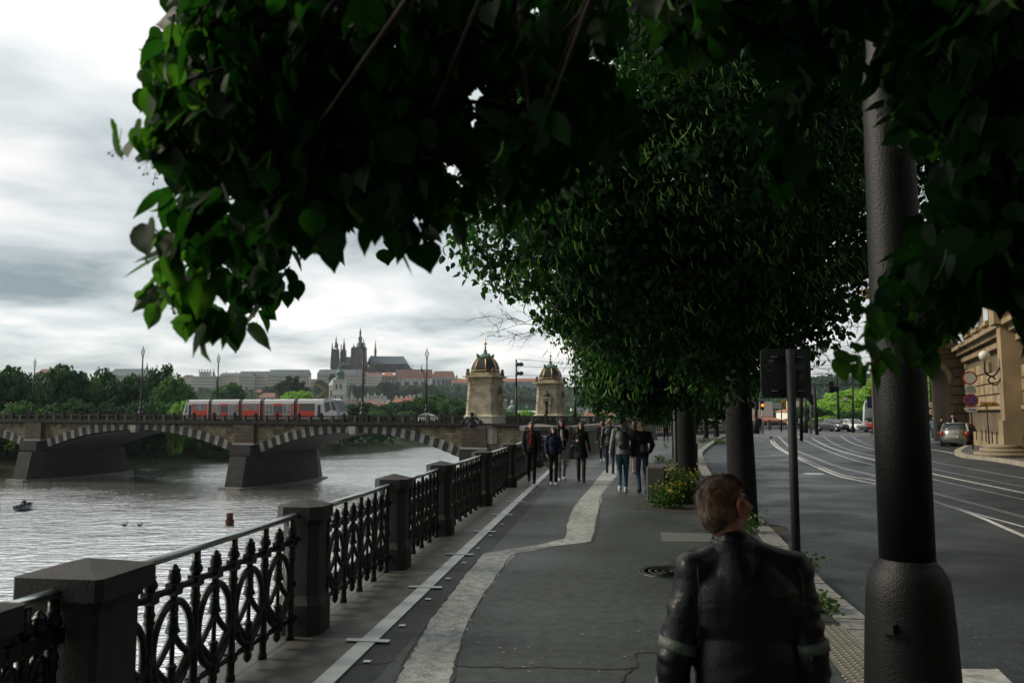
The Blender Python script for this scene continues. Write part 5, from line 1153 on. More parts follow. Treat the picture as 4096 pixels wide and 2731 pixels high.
# ---------------------------------------------------------------- the linden overhead: its boughs hang into the top of the picture
tn = thing('linden_tree', 'linden overhead whose big blurred leaves hang into the top of the picture', 'tree', (2.9, -3.2, 0), 0)
o = Vector((2.9, -3.2, 0))
mb = MB(); mb.tube([(0, 0, -.1), (0, 0, .3), (.03, 0, 2), (0, .05, 4)], [.36, .28, .26, .22], 14); mb.build('trunk', m_trk, tn)
def bough(name, poly, D0, D1, n, leaf, seed, path, holes=0, bract=.06, clump=.055, per=7, lm=None, br=.10, ntw=60):
    """leaves hung through a volume whose outline was measured in the photo; depth D0..D1"""
    global rng
    rng = np.random.default_rng(seed); random.seed(seed)
    xs_ = [p[0] for p in poly]; ys_ = [p[1] for p in poly]; cs = []
    hl = [(random.uniform(min(xs_), max(xs_)), random.uniform(min(ys_), max(ys_)), random.uniform(30, 75)) for _ in range(holes)]
    while len(cs) < n//per:
        x = random.uniform(min(xs_), max(xs_)); y = random.uniform(min(ys_), max(ys_))
        if not inpoly(x, y, poly): continue
        if any((x-hx)**2+(y-hy)**2 < (hr+45)**2 for hx, hy, hr in hl): continue
        cs.append(at(x, y, random.uniform(D0, D1)))
    C_ = np.array([tuple(c) for c in cs]); P = np.repeat(C_, per, 0)+np.clip(rng.normal(size=(len(cs)*per, 3)), -1.5, 1.5)*clump*np.array([.8, 1.6, .8])
    P -= np.array(o); d = unit(rng.normal(size=P.shape)+np.array([0, -.35, 0]))
    N, T = droop(P, d); T = unit(T+np.array([0, 0, -.5])); N = unit(np.cross(np.cross(T, N), T))
    bo = MB()
    pth = crv([Vector(p)-o for p in path], 6); bo.tube(pth, [br*(1-.88*i/(len(pth)-1)) for i in range(len(pth))], 8)
    for _ in range(ntw):
        a = random.choice(pth[len(pth)//3:]); b = min(random.sample(cs, min(8, len(cs))), key=lambda c: ((c-o)-a).length)-o
        limb(bo, a, b, .012 if ntw > 20 else .003, .003 if ntw > 20 else .0012, -.05)
    ob = bo.build(name, m_tw, tn)
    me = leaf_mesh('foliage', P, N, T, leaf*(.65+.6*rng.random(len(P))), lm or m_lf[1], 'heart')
    c = bpy.data.objects.new('foliage', me); col.objects.link(c); c.parent = ob
    k = int(len(P)*bract); sel = rng.choice(len(P), k); Pb = P[sel]+np.clip(rng.normal(size=(k, 3)), -1, 1)*.02; Tb = unit(T[sel]+np.array([0, 0, -1.3])+rng.normal(size=(k, 3))*.4); Nb = unit(np.cross(np.cross(Tb, unit(rng.normal(size=(k, 3)))), Tb))
    me = leaf_mesh('flower_bracts', Pb, Nb, Tb, leaf*(.65+.4*rng.random(k)), m_br, 'bract'); c = bpy.data.objects.new('flower_bracts', me); col.objects.link(c); c.parent = ob; c['kind'] = 'stuff'
    # small fruit on stalks
    fb = MB()
    for i in range(k//2):
        p = Vector(Pb[i])+Vector(Tb[i])*leaf*.6; 
        for q in range(4):
            e = p+Vector((random.uniform(-.02, .02), random.uniform(-.02, .02), -random.uniform(.02, .05))); fb.tube([p, e], .0006, 3, False); fb.ball(e, .0032, 5, 4)
    f = fb.build('fruit', m_tw, ob, fix=False); f['kind'] = 'stuff'
    return cs
polyL = [(760, -260), (750, 0), (725, 130), (700, 260), (680, 330), (660, 430), (690, 500), (730, 560), (720, 640), (720, 760), (730, 900), (740, 1010), (760, 1080), (730, 1150), (760, 1210), (860, 1230), (960, 1200), (1070, 1190), (1090, 1090), (1050, 1000), (1040, 900), (1130, 870), (1250, 900), (1400, 890), (1520, 930), (1600, 900), (1660, 820), (1700, 760), (1760, 800), (1900, 730), (2050, 770), (2180, 690), (2330, 640), (2440, 560), (2450, 420), (2350, 300), (2330, 150), (2430, 0), (2450, -260)]
bough('left_bough', polyL, 1.8, 3.4, 6200, .072, 41, [(2.9, -3.2, 4.0), (1.6, -1.5, 4.3), (.6, .5, 3.9), (.1, 1.8, 3.2), (-.4, 2.3, 2.9)], 26)
tips = [(760, 560, 1.8), (560, 400, 1.85), (640, 1170, 1.8), (760, 1190, 1.85), (1130, 1190, 2.0), (1010, 1180, 1.9), (1180, 940, 2.0), (1350, 950, 2.0), (1540, 1000, 2.0), (690, 240, 1.7), (720, 700, 1.8), (740, 860, 1.8), (770, 1010, 1.9), (1730, 800, 2.1), (1960, 830, 2.2), (2130, 790, 2.3)]
polyR = [(2600, -260), (2640, 0), (2740, 90), (2860, 110), (2980, 60), (3150, 80), (3450, 110), (3640, 260), (3700, 480), (3900, 520), (3820, 760), (3740, 940), (3620, 1080), (3560, 1160), (3590, 1270), (3700, 1250), (3820, 1130), (3940, 1030), (4040, 1100), (4110, 1220), (4300, 1250), (4300, -260)]
bough('right_bough', polyR, 1.9, 3.7, 7200, .076, 42, [(2.9, -3.2, 4.0), (2.8, -1, 4.1), (2.4, 1.0, 3.7), (2.2, 2.4, 2.9)], 6, .10)
strand = [(3070, 60), (3160, 60), (3200, 250), (3220, 420), (3200, 560), (3190, 680), (3110, 680), (3080, 520), (3060, 380), (3090, 200)]
bough('hanging_strand', strand, 2.1, 2.3, 46, .09, 43, [(2.2, 2.2, 4.0), (1.2, 2.2, 3.6), (.80, 2.2, 3.0), (.80, 2.2, 2.7)], 0, .35, .03, 2, br=.01, ntw=10)
m_lit = leafmat('linden_leaf_painted_lit', (.034, .088, .014), .6, .45, .45, 6)  # brighter yellow-green put into the leaf colour for sprays that catch light
for i, (pl_, d0_, n_, pt_) in enumerate((
 ([(2640, 0), (2780, 0), (2820, 150), (2770, 270), (2690, 190)], 2.3, 40, (1.2, 2.0, 3.4)), ([(3640, 400), (3760, 400), (3900, 560), (3860, 640), (3700, 560)], 2.4, 36, (2.2, 2.2, 3.2)),
 ([(3580, 1160), (3760, 1160), (3860, 1320), (3760, 1430), (3570, 1400)], 2.1, 46, (2.2, 2.2, 2.8)), ([(3900, 520), (4060, 500), (4096, 740), (3960, 760)], 2.4, 34, (2.4, 2.2, 3.2)), ([(3440, 1300), (3530, 1270), (3510, 1470), (3430, 1440)], 2.0, 16, (2.0, 2.1, 2.6)),
 ([(640, 60), (740, 60), (750, 560), (650, 560)], 1.75, 60, (-.4, 2.1, 3.2)), ([(560, 400), (650, 380), (640, 600), (540, 540)], 1.75, 14, (-.6, 2.0, 2.9)), ([(660, 950), (770, 950), (770, 1230), (660, 1210)], 1.8, 40, (-.6, 2.1, 2.6)), ([(1700, 720), (1860, 760), (2140, 780), (2120, 860), (1800, 850)], 2.3, 30, (.2, 2.4, 2.9)))):
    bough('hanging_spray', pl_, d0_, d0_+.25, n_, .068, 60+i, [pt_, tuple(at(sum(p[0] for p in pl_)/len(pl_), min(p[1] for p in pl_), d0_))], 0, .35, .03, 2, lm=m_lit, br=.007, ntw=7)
# crown of that tree above and behind the camera (unseen; shades the pavement, low rear part added to block backlight)
rng = np.random.default_rng(77); random.seed(77)
bl = [(random.uniform(-3.2, 3.5), random.uniform(-4.5, 5.0), 5.6+random.uniform(0, 2.5), 1.5) for _ in range(26)]+[(random.uniform(-4, 4), random.uniform(-4, 3), 8+random.uniform(0, 2.5), 1.7) for _ in range(14)]+[(random.uniform(-6, 5), random.uniform(-8, -2.0), 2.6+random.uniform(0, 3), 1.3) for _ in range(30)]
P, d = crown_pts([(b[0], b[1], b[2], b[3]) for b in bl], 40000, .2, 20, .8, .2); N, T = droop(P, d)
me = leaf_mesh('crown', P, N, T, .16*(.7+.6*rng.random(len(P))), m_lf[0], 'kite'); c = bpy.data.objects.new('crown', me); col.objects.link(c); c.parent = tn
mb = MB()
for b in bl[::2]: limb(mb, (0, 0, 3.8), b[:3], .09, .02, .05)
mb.build('limbs', m_trk, tn)
# ---------------------------------------------------------------- lighter street trees beyond the junction
g4 = 'fresh green trees beyond the junction'
for i, (x, y, D, w_, m_i, lab) in enumerate(((3440, 1545, 125, 210, 3, 'large light green tree left of the big lamp post'), (3360, 1600, 120, 160, 3, 'fresh green tree behind the parked cars'), (3240, 1620, 118, 130, 0, 'dark green street tree right of the beige house'), (3290, 1590, 130, 130, 3, 'young green tree right of the traffic lights'), (3420, 1640, 112, 150, 0, 'dark bushy tree behind the sedan'),
    (3600, 1500, 118, 220, 3, 'light green tree hidden behind the big lamp post'), (3720, 1500, 105, 200, 3, 'light green tree seen through the arch'), (3700, 1590, 100, 140, 3, 'low bright green tree below the one seen through the arch'), (3300, 1660, 108, 110, 3, 'low fresh shrubby tree behind the left parked car'))):
    ftree(x, D, y, 1735, w_*1.25, m_i, lab, g4)
# unseen lindens continuing the row behind the camera, added to block skylight
src = [o_ for o_ in bpy.data.objects if o_.get('category') == 'tree' and 'second linden' in o_.get('label', '')][0]
for i, (x, y, a_) in enumerate(((2.6, -13, .5), (2.2, -22, 2.0), (-1.5, -17, 4.0), (1.8, -31, 1.2))):
    c = copy_tree(src); c.location = (x, y, 0); c.rotation_euler = (0, 0, a_); c['label'] = 'unseen linden of the row behind the viewpoint, added to block skylight, '+('nearest', 'second', 'one beside the railing', 'farthest')[i]
# weeds and flowering plants
m_herb = leafmat('herb_leaf', (.05, .10, .025), .25, .6, .4, 8); m_flow = M('yellow_petals', (.42, .35, .03), .6, .2, 10); m_grass = leafmat('weed_green', (.05, .085, .02), .25, .6, .4, 5)
def weed(name, label, c, r, h, n, nf, seed, group=None, cat='plant'):
    global rng
    rng = np.random.default_rng(seed); random.seed(seed); t = thing(name, label, cat, c, 0, group); ns = max(6, n//60); tips_ = []; mb = MB(); PP = []
    for i in range(ns):
        a = random.random()*6.28; rr = r*math.sqrt(random.random()); b = Vector((rr*math.cos(a), rr*math.sin(a), 0)); hh = h*random.uniform(.5, 1)*(1-.35*rr/r)
        e = b*1.25+Vector((random.uniform(-.1, .1), random.uniform(-.1, .1), hh)); pts = crv([b, (b+e)/2+Vector((random.uniform(-.04, .04), random.uniform(-.04, .04), 0)), e], 4); mb.tube(pts, [.006, .005, .005, .004, .004, .004, .003, .002, .002][:len(pts)], 4, False); tips_.append(e)
        for _ in range(n//ns): k = random.random()**.8; p = b.lerp(e, k)+Vector((random.gauss(0, .06), random.gauss(0, .06), random.gauss(0, .04))); PP.append((p.x, p.y, max(.01, p.z)))
    mb.build('stems', m_grass, t, fix=False)
    P = np.array(PP); N = unit(rng.normal(size=P.shape)+np.array([0, 0, .6])); T = unit(np.cross(N, rng.normal(size=P.shape)))
    me = leaf_mesh('leaves', P, N, T, .05*(.6+.8*rng.random(len(P))), m_herb, 'kite'); o = bpy.data.objects.new('leaves', me); col.objects.link(o); o.parent = t
    if nf:
        P = []
        for i in range(nf): e = random.choice(tips_); P.append((e.x+random.gauss(0, .06), e.y+random.gauss(0, .06), e.z+random.gauss(.02, .06)))
        P = np.repeat(np.array(P), 4, 0)+rng.normal(size=(nf*4, 3))*.008; N = unit(rng.normal(size=P.shape)); T = unit(np.cross(N, rng.normal(size=P.shape)))
        me = leaf_mesh('flowers', P, N, T, np.full(len(P), .022), m_flow, 'quad'); o = bpy.data.objects.new('flowers', me); col.objects.link(o); o.parent = t
    return t
weed('flowering_weeds', 'clump of yellow flowering weeds around the concrete block', G(2705, 2008, 0), .42, .95, 3600, 200, 51)
weed('flowering_weeds', 'sparse yellow flowering weeds in front of the big clump', G(2650, 2030, 0)+Vector((.1, -.1, 0)), .25, .6, 800, 60, 52)
weed('weed_tuft', 'single small yellow flowering weed at the nearest trunk by the man', G(3030, 2130, 0), .18, .5, 160, 6, 53)
weed('weed_tuft', 'low green weeds by the kerb right of the sign pole', G(3215, 2275, 0), .14, .3, 120, 0, 54)
weed('weed_tuft', 'low green weeds by the kerb at the right sleeve of the man', G(3290, 2440, 0), .14, .22, 100, 0, 55)
weed('weed_tuft', 'green weed tuft on the pavement behind the concrete block', G(2665, 1850, 0), .7, .35, 500, 0, 56)
weed('weed_tuft', 'grassy weeds around the thin trunks near the curved kerb', G(2840, 1768, 0), 1.6, .3, 900, 0, 57)
weed('weed_tuft', 'grassy weeds left of the thin trunks near the curved kerb', G(2800, 1800, 0)+Vector((-.5, 2, 0)), 1.0, .35, 600, 0, 58)
# ================================================================ street furniture, theatre, cars, junction
def text(parent, s, loc, size, mat, rot=(R(90), 0, 0), name='lettering', ext=.002):
    cu = bpy.data.curves.new(name, 'FONT'); cu.body = s; cu.size = size; cu.extrude = ext; cu.align_x = 'CENTER'; cu.align_y = 'CENTER'; cu.space_line = .9
    o = bpy.data.objects.new('tmp', cu); col.objects.link(o); dg = bpy.context.evaluated_depsgraph_get(); me = bpy.data.meshes.new_from_object(o.evaluated_get(dg)); bpy.data.objects.remove(o)
    me.materials.clear(); me.materials.append(mat); q = bpy.data.objects.new(name, me); col.objects.link(q); q.parent = parent; q.location = loc; q.rotation_euler = rot; return q
m_post = M('black_green_post_paint', (.002, .003, .003), .46, .3, 5, .3, 90, 0, .3)
m_pgrey = M('grey_pole', (.010, .012, .013), .6, .25, 6, .3, 60, 0, .3); m_backp = M('sign_back_grey', (.018, .023, .025), .55, .35, 7, .2, 40)
m_sred = M('sign_red', (.42, .03, .02), .5, .1, 5); m_swht = M('sign_white', (.62, .63, .60), .5, .08, 5); m_sblu = M('sign_blue', (.02, .06, .25), .5, .1, 5); m_sblk = M('sign_black', (.01, .01, .01), .5, .1, 5); m_syel = M('sign_yellow', (.55, .33, .03), .5, .1, 5)
# big lamp post
P_ = Vector((2.48, 5.1, 0)); t = thing('lamp_post', 'massive black green painted lamp post with swollen base, nearest on the right', 'street lamp', P_)
mb = MB(); mb.lathe([(.30, -.02), (.285, .1), (.275, .3), (.262, .6), (.250, .80), (.236, .92), (.195, .995), (.168, 1.02), (.166, 1.04)], 48); mb.build('base', m_post, t)
mb = MB(); mb.lathe([(.163, 1.03), (.160, 2.0), (.155, 3.2), (.150, 4.10), (.146, 4.18), (.128, 4.26), (.118, 4.32), (.115, 4.6), (.10, 8.5)], 48); mb.build('shaft', m_post, t)
mb = MB(); a_ = math.atan2(-P_.y, -P_.x)
mb.box((-.205, -.155, .66), (.10, .10, .055), R(40)); mb.build('service_hatch', m_blk, t)
mb = MB(); mb.tube([(0, 0, 8.4), (0, .1, 9), (.6, .6, 9.3)], .05, 8); mb.ball((.6, .6, 9.1), .22); mb.build('lamp_head', m_globe, t)
# sign seen from behind
P_ = Vector((2.695, 7.7, 0)); t = thing('road_sign', 'square road sign seen from behind with stickers, on a grey pole', 'road sign', P_, R(2))
mb = MB(); mb.tube([(0, 0, 0), (0, 0, 2.56)], .041, 16); mb.build('pole', m_pgrey, t)
mb = MB(); w2, h2, c_ = .246, .24, .045; pts = []
for (sx_, sy_, a0) in ((1, 1, 0), (-1, 1, 90), (-1, -1, 180), (1, -1, 270)):
    for k in range(5): a = R(a0+k*22.5); pts.append((sx_*(w2-c_)+c_*math.cos(a), sy_*(h2-c_)+c_*math.sin(a)))
mb.ext(pts, (-.025, .055, 2.33), (1, 0, 0), (0, 0, 1), (0, 1, 0), .012); mb.build('plate', m_backp, t)
mb = MB()
for z in (2.16, 2.49):
    mb.box((-.025, .04, z), (.30, .03, .028)); 
mb.build('clamp', m_pgrey, t)
for z in (2.16, 2.49):
    for sx_ in (-1, 1): mb = MB(); mb.box((-.025+sx_*.125, .022, z), (.055, .006, .008)); mb.build('bolt_strip', m_plate, t)
def disc(mb, c, r, r0=0, n=24, y=0.0, d=.003):
    if r0: 
        vs = []; 
        for k in range(n): a = 2*math.pi*k/n; vs += [(c[0]+r*math.cos(a), y, c[1]+r*math.sin(a)), (c[0]+r0*math.cos(a), y, c[1]+r0*math.sin(a))]
        mb.add(vs, [(2*k, 2*k+1, 2*((k+1) % n)+1, 2*((k+1) % n)) for k in range(n)])
    else: mb.ext([(c[0]+r*math.cos(2*math.pi*k/n), c[1]+r*math.sin(2*math.pi*k/n)) for k in range(n)], (0, y, 0), (1, 0, 0), (0, 0, 1), (0, 1, 0), d)
mb = MB(); disc(mb, (-.19, 2.39), .045, 0, 24, .050); st = mb.build('round_sticker', m_sblk, t); mb = MB(); disc(mb, (-.19, 2.39), .040, .027, 24, .048); mb.build('sticker_ring', M('sticker_grey', (.08, .085, .08), .6, .4, 60), st)
mb = MB(); disc(mb, (.125, 2.30), .040, 0, 24, .050); st = mb.build('green_sticker', m_sblk, t); mb = MB(); disc(mb, (.125, 2.30), .026, .0, 24, .047, .002); mb.build('sticker_centre', M('sticker_green', (.05, .11, .015), .5, .1, 5), st)
wt_ = M('sticker_text', (.16, .16, .14), .6, .1, 5)
for i, ch in enumerate('AVOCADO'): a = R(155-i*22); text(st, ch, (.125+.033*math.cos(a), .046, 2.30+.033*math.sin(a)), .013, wt_, (R(90), 0, 0) if 0 else Euler((R(90), 0, 0)).to_matrix().to_euler(), 'letter', .0005)
for i, ch in enumerate('BISTRO'): a = R(-150+i*24); text(st, ch, (.125+.033*math.cos(a), .046, 2.30+.033*math.sin(a)), .013, wt_, (R(90), 0, 0), 'letter', .0005)
mb = MB(); mb.box((.11, .0505, 2.395), (.10, .003, .05)); mb.box((-.165, .0505, 2.455), (.06, .003, .028)); mb.build('faded_sticker', M('faded_sticker', (.075, .085, .085), .7, .3, 40), t)
mb = MB(); mb.box((-.165, .047, 2.455), (.05, .003, .02)); mb.build('small_label', M('label_pale', (.22, .23, .21), .7, .2, 40), t)
# concrete block
t = thing('concrete_block', 'chest high square concrete block beside the yellow flowering weeds', 'bollard', G(2627, 2006, 0), R(-14)); mb = MB()
mb.prism(oct_(.205, .03), .04, .74); mb.prism(oct_(.205, .03), .74, .775, oct_(.185, .03)); mb.build('block', M('pebble_concrete', (.105, .108, .095), .9, .45, 60, .8, 70), t)
mb = MB(); mb.box((0, 0, .02), (.36, .36, .045)); mb.build('foot', m_pgrey, t)
# poles by the second tree
def pole(px, py, r, h, mat, label, D=None, name='pole', rr=None):
    p = G(px, py, 0); mb = MB(); mb.tube([(0, 0, 0), (0, 0, 1.0), (0, 0, 1.02), (0, 0, h)], [rr or r, rr or r, r, r], 12); o = mb.build(name, mat); o.location = p; tag(o, label, 'pole'); return p
m_pale_p = M('pale_pole', (.11, .12, .12), .45, .2, 5)
pole(2706, 1948, .055, 6.5, m_pale_p, 'thick grey tube pole standing in front of the second linden trunk')
pole(2762, 1903, .20, 7.0, m_trk, 'broad black tram wire mast right behind the second linden trunk', rr=.24)
p = G(2694, 1838, 0); t = thing('meter_pole', 'slim pole with small pale control box beside the tree row', 'pole', p); mb = MB(); mb.tube([(0, 0, 0), (0, 0, 2.0)], .05, 8); mb.build('post', m_pgrey, t)
mb = MB(); mb.box((-.02, -.06, 2.0), (.38, .28, .42)); bx = mb.build('control_box', M('box_grey', (.24, .25, .24), .6, .1, 5), t); mb = MB(); mb.box((0, -.204, 1.98), (.16, .006, .2)); mb.build('sticker', m_syel if 0 else m_swht, bx)
# switch cabinet
t = thing('switch_cabinet', 'pale grey switch cabinet with dark foot left of the nearest trunk', 'cabinet', G(2929, 1733, 0)); mb = MB(); mb.box((0, .3, 1.15), (.5, .45, 1.15)); mb.build('body', M('cabinet_beige', (.30, .30, .27), .6, .1, 3), t); mb = MB(); mb.box((0, .3, .28), (.52, .47, .56)); mb.build('foot', m_par, t); mb = MB(); mb.box((0, .3, 1.75), (.56, .5, .06)); mb.build('lid', m_par, t)
# ---------------------------------------------------------------- theatre
WA = Vector((29.7, 52, 0)); WBp = Vector((23.1, 36, 0)); wd_ = (WBp-WA).normalized(); wa = math.atan2(wd_.y, wd_.x)
m_th = M('theatre_sandstone', (.27, .205, .115), .9, .3, .8, .4, 14); m_thd = M('theatre_sandstone_weathered', (.13, .098, .058), .9, .35, .6, .5, 12)
th = thing('theatre', 'monumental rusticated sandstone theatre with arched carriage porch on the right', 'building', WA, wa)
LW = 34.0       # local x runs along the wall towards the viewer, local -y... outer side faces the street
def Lx(px, D=0): u = (px-2048)/F; return (u*WA.y-WA.x)/(wd_.x-u*wd_.y)
def tb(name, mat=m_th): return mb.build(name, mat, th)
osgn = 1 if wd_.x*0+(-wd_.y) < 0 else -1
wn2 = Vector((wd_.y, -wd_.x, 0)); osg = 1 if wn2.x > 0 else -1       # street side is towards smaller X
# local +y = (-wd_.y, wd_.x); outward (street) direction has negative world X
ly = Vector((-wd_.y, wd_.x, 0)); O = -1 if ly.x > 0 else 1
mb = MB(); mb.box((LW/2, -O*4, 7.5), (LW, 8, 15.4)); tb('wall', m_thd)
mb = MB(); mb.box((LW/2, O*.12, .35), (LW+.2, .24, .9)); tb('plinth')
mb = MB(); mb.box((LW/2, O*.10, 2.2), (LW+.1, .3, .18)); tb('string_course')
mb = MB(); mb.box((LW/2, O*.28, 5.75), (LW+.3, .6, .25)); mb.box((LW/2, O*.42, 6.0), (LW+.5, .9, .22)); mb.box((LW/2, O*.15, 5.35), (LW+.2, .34, .3)); tb('cornice')
mb = MB(); mb.box((LW/2, O*.6, 12.6), (LW+.6, 1.4, .8)); tb('roof_cornice')
random.seed(3)
m_blkA = M('rusticated_block_a', (.32, .245, .14), .9, .25, 1.4, .5, 16); m_blkB = M('rusticated_block_b', (.21, .16, .092), .9, .25, 1.4, .5, 16)
row_h = .60; nblk = 0
for j in range(5):
    x = .2+(.45 if j % 2 else 0)
    while x < LW-.3 and x < 22:
        w_ = random.choice((.8, 1.0, .5)); z = 2.34+j*row_h; mb = MB(); mb.box((x+w_/2, O*.08, z+.27), (w_-.07, .18, row_h-.08)); 
        o = mb.build('rusticated_block', random.choice((m_blkA, m_blkB, m_blkA)), th); x += w_; nblk += 1
        if nblk > 98: break
for k in range(12):
    x = 1.2+k*1.7+(.35 if k % 2 else 0); mb = MB(); mb.box((x, O*.245, 1.15-.5), (.26, .03, .62)); tb('basement_window', m_blk)
for k in range(6):
    mb = MB(); mb.box((2+3.4*k, O*.03, 8.6), (1.5, .1, 3.2)); tb('window', m_gl2); mb = MB(); mb.box((2+3.4*k, O*.12, 10.4), (2.1, .3, .25)); tb('window_head'); mb = MB(); mb.box((2+3.4*k, O*.12, 6.8), (2.1, .3, .25)); tb('window_sill')
# engaged pier with steps and lantern
xs1 = Lx(4095); mb = MB(); mb.box((xs1, O*.45, 3.6), (.95, .9, 4.6)); mb.box((xs1, O*.5, 1.0), (1.15, 1.0, 1.2)); mb.box((xs1, O*.5, 6.4), (1.3, 1.3, .9)); tb('pilaster')
for k, r_ in enumerate((1.25, 1.0, .72)): mb = MB(); mb.lathe([(r_, .14+k*.17), (r_, .30+k*.17), (r_-.03, .31+k*.17)], 24, (xs1+.1, O*.9, -.13)); tb('round_step', M('step_stone', (.25, .21, .14), .85, .15, 3))
mb = MB(); mb.tube(crv([(xs1, O*.9, 4.0), (xs1, O*1.2, 3.6), (xs1, O*1.5, 3.8), (xs1, O*1.5, 4.3)], 5), .05, 6); mb.tube(crv([(xs1, O*.9, 3.5), (xs1, O*1.1, 3.2), (xs1, O*1.4, 3.4), (xs1, O*1.25, 3.6), (xs1, O*1.1, 3.45)], 5), .04, 6); lb = tb('lantern_bracket', m_lamp); mb = MB(); mb.ball((xs1, O*1.5, 4.55), .24); g_ = mb.build('globe', m_globe, lb)
# carriage porch with the arch: front faces the viewer
pd = Vector((-ly.x*-O*0, 0, 0))
por = thing('theatre_porch', 'arched carriage porch joined to the theatre corner, see through to green trees', 'arch', WA+Vector((0, .4, 0)), R(-8))
aR = 1.4; cxp = -2.35; zsp = 3.88; wd2 = 4.3
def archpoly():
    pts = [(-wd2-0.6, 0), (cxp-aR, 0), (cxp-aR, zsp)]+[(cxp-aR*math.cos(math.pi*k/20), zsp+aR*math.sin(math.pi*k/20)) for k in range(21)]+[(cxp+aR, zsp), (cxp+aR, 0), (.3, 0), (.3, 6.35), (-wd2-.6, 6.35)]
    return pts
bm = bmesh.new(); pp_ = archpoly()
me = bpy.data.meshes.new('wall'); T3 = 3.0
f0 = [bm.verts.new((x, 0, z)) for x, z in pp_]; f1 = [bm.verts.new((x, T3, z)) for x, z in pp_]; n = len(pp_)
a_f = bm.faces.new(f0); b_f = bm.faces.new(list(reversed(f1)))
for k in range(n): bm.faces.new((f0[k], f0[(k+1) % n], f1[(k+1) % n], f1[k]))
bmesh.ops.remove_doubles(bm, verts=bm.verts, dist=1e-5); bmesh.ops.triangulate(bm, faces=[f for f in bm.faces if len(f.verts) > 4]); bmesh.ops.recalc_face_normals(bm, faces=bm.faces); bm.to_mesh(me); bm.free(); me.materials.append(m_thd)
o = bpy.data.objects.new('wall', me); col.objects.link(o); o.parent = por
mb = MB()
for k in range(20):
    a0, a1 = math.pi*k/20, math.pi*(k+1)/20; mb.ext([(cxp-(aR)*math.cos(a0), zsp+aR*math.sin(a0)), (cxp-aR*math.cos(a1), zsp+aR*math.sin(a1)), (cxp-(aR+.32)*math.cos(a1), zsp+(aR+.32)*math.sin(a1)), (cxp-(aR+.32)*math.cos(a0), zsp+(aR+.32)*math.sin(a0))], (0, -.07, 0), (1, 0, 0), (0, 0, 1), (0, 1, 0), .1)
mb.build('arch_ring', m_th, por)
for s, xa, xb in ((0, cxp+aR+.12, .28), (1, -wd2-.55, cxp-aR-.12)):
    for j in range(9): 
        z = .75+j*.6
        if z > zsp+.3:
            dx = math.sqrt(max(0, (aR+.4)**2-min(z+.25-zsp, aR+.39)**2)); 
            xl, xr = (cxp+dx+.05, xb) if s == 0 else (xa, cxp-dx-.05)
        else: xl, xr = xa, xb
        if xr-xl < .2: continue
        mb = MB(); mb.box(((xl+xr)/2, -.06, z+.24), (xr-xl, .16, .52)); mb.build('rusticated_course', m_thd, por)
mb = MB(); mb.box((-2.6, -.2, 6.0), (6.2, .5, .3)); mb.box((-2.6, -.3, 6.3), (6.4, .8, .3)); mb.build('entablature', m_thd, por)
for k in range(11): mb = MB(); mb.lathe([(.1, 6.4), (.07, 6.55), (.13, 6.75), (.06, 7.0), (.1, 7.15)], 8, (-5.2+k*.54, -.1, 0)); mb.build('baluster', m_th, por)
mb = MB(); mb.box((-2.6, -.1, 7.2), (6.2, .4, .14)); mb.build('balustrade_rail', m_th, por)
for k in range(3): mb = MB(); mb.lathe([(.34, 6.2), (.34, 6.6), (.26, 6.7), (.22, 9.6), (.3, 9.8)], 12, (-4.9+k*2.3, 1.0, 0)); mb.build('column', m_th, por)
mb = MB(); mb.box((-2.6, 1.2, 10.1), (6.2, 1.0, .6)); mb.build('upper_cornice', m_th, por)
# pavement on the theatre side
RP = [G(3830, 1803, 0), G(3862, 1818, 0), G(3957, 1829, 0), G(4096, 1850, 0), Vector((17.5, 25, 0)), Vector((14.5, 15, 0)), Vector((60, 15, 0)), Vector((60, 62, 0)), G(3935, 1762, 0), G(3870, 1782, 0)]
sheet('theatre_pavement', [(p.x, p.y) for p in RP], 0.003, m_cob)
mb = MB(); c_ = [p.copy() for p in RP[:6]]; c_.insert(0, RP[9]); c_ = crv(c_, 4)
for i in range(len(c_)-1): mb.bar(c_[i]+Vector((0, 0, -.06)), c_[i+1]+Vector((0, 0, -.06)), .3, .16)
structure(mb.build('kerb', M('pale_kerb', (.30, .28, .22), .8, .2, 2)))
# signs on the theatre corner
def front(px, py_, D): return at(px, py_, D)
p = G(3893, 1797, 0); t = thing('traffic_sign', 'pole with red ringed white sign, text plate, blue no stopping sign and small plate', 'road sign', p, R(-14)); D = p.y; k = D/F
def zz(y): return EYE-(y-HZ)*k
mb = MB(); mb.tube([(0, 0, 0), (0, 0, zz(1488))], .035, 8); mb.build('pole', m_pgrey, t)
def rsign(cx, cz, r, rim, inner, parent, nm, y=-.05, cross=False):
    mb = MB(); disc(mb, (cx, cz), r, 0, 28, y, .02); o = mb.build(nm, rim, parent); mb = MB(); disc(mb, (cx, cz), r*.78, 0, 28, y-.006, .005); mb.build('face', inner, o)
    if cross:
        mb = MB()
        for s in (-1, 1): mb.bar((cx-r*.55, y-.009, cz-s*r*.55), (cx+r*.55, y-.009, cz+s*r*.55), r*.16, .004, (0, 1, 0))
        mb.build('cross', m_sred, o)
    return o
rsign(0, zz(1512), .36, m_sred, m_swht, t, 'no_entry_sign'); rsign(0, zz(1601), .36, m_sred, m_sblu, t, 'no_stopping_sign', cross=True)
mb = MB(); mb.box((0, -.045, zz(1557)), (.52, .02, .46)); pl_ = mb.build('text_plate', m_swht, t); text(pl_, 'MIMO\nVOZIDEL\nS PÍSEMNÝM\nPOVOLENÍM', (0, -.058, zz(1557)), .10, m_sblk)
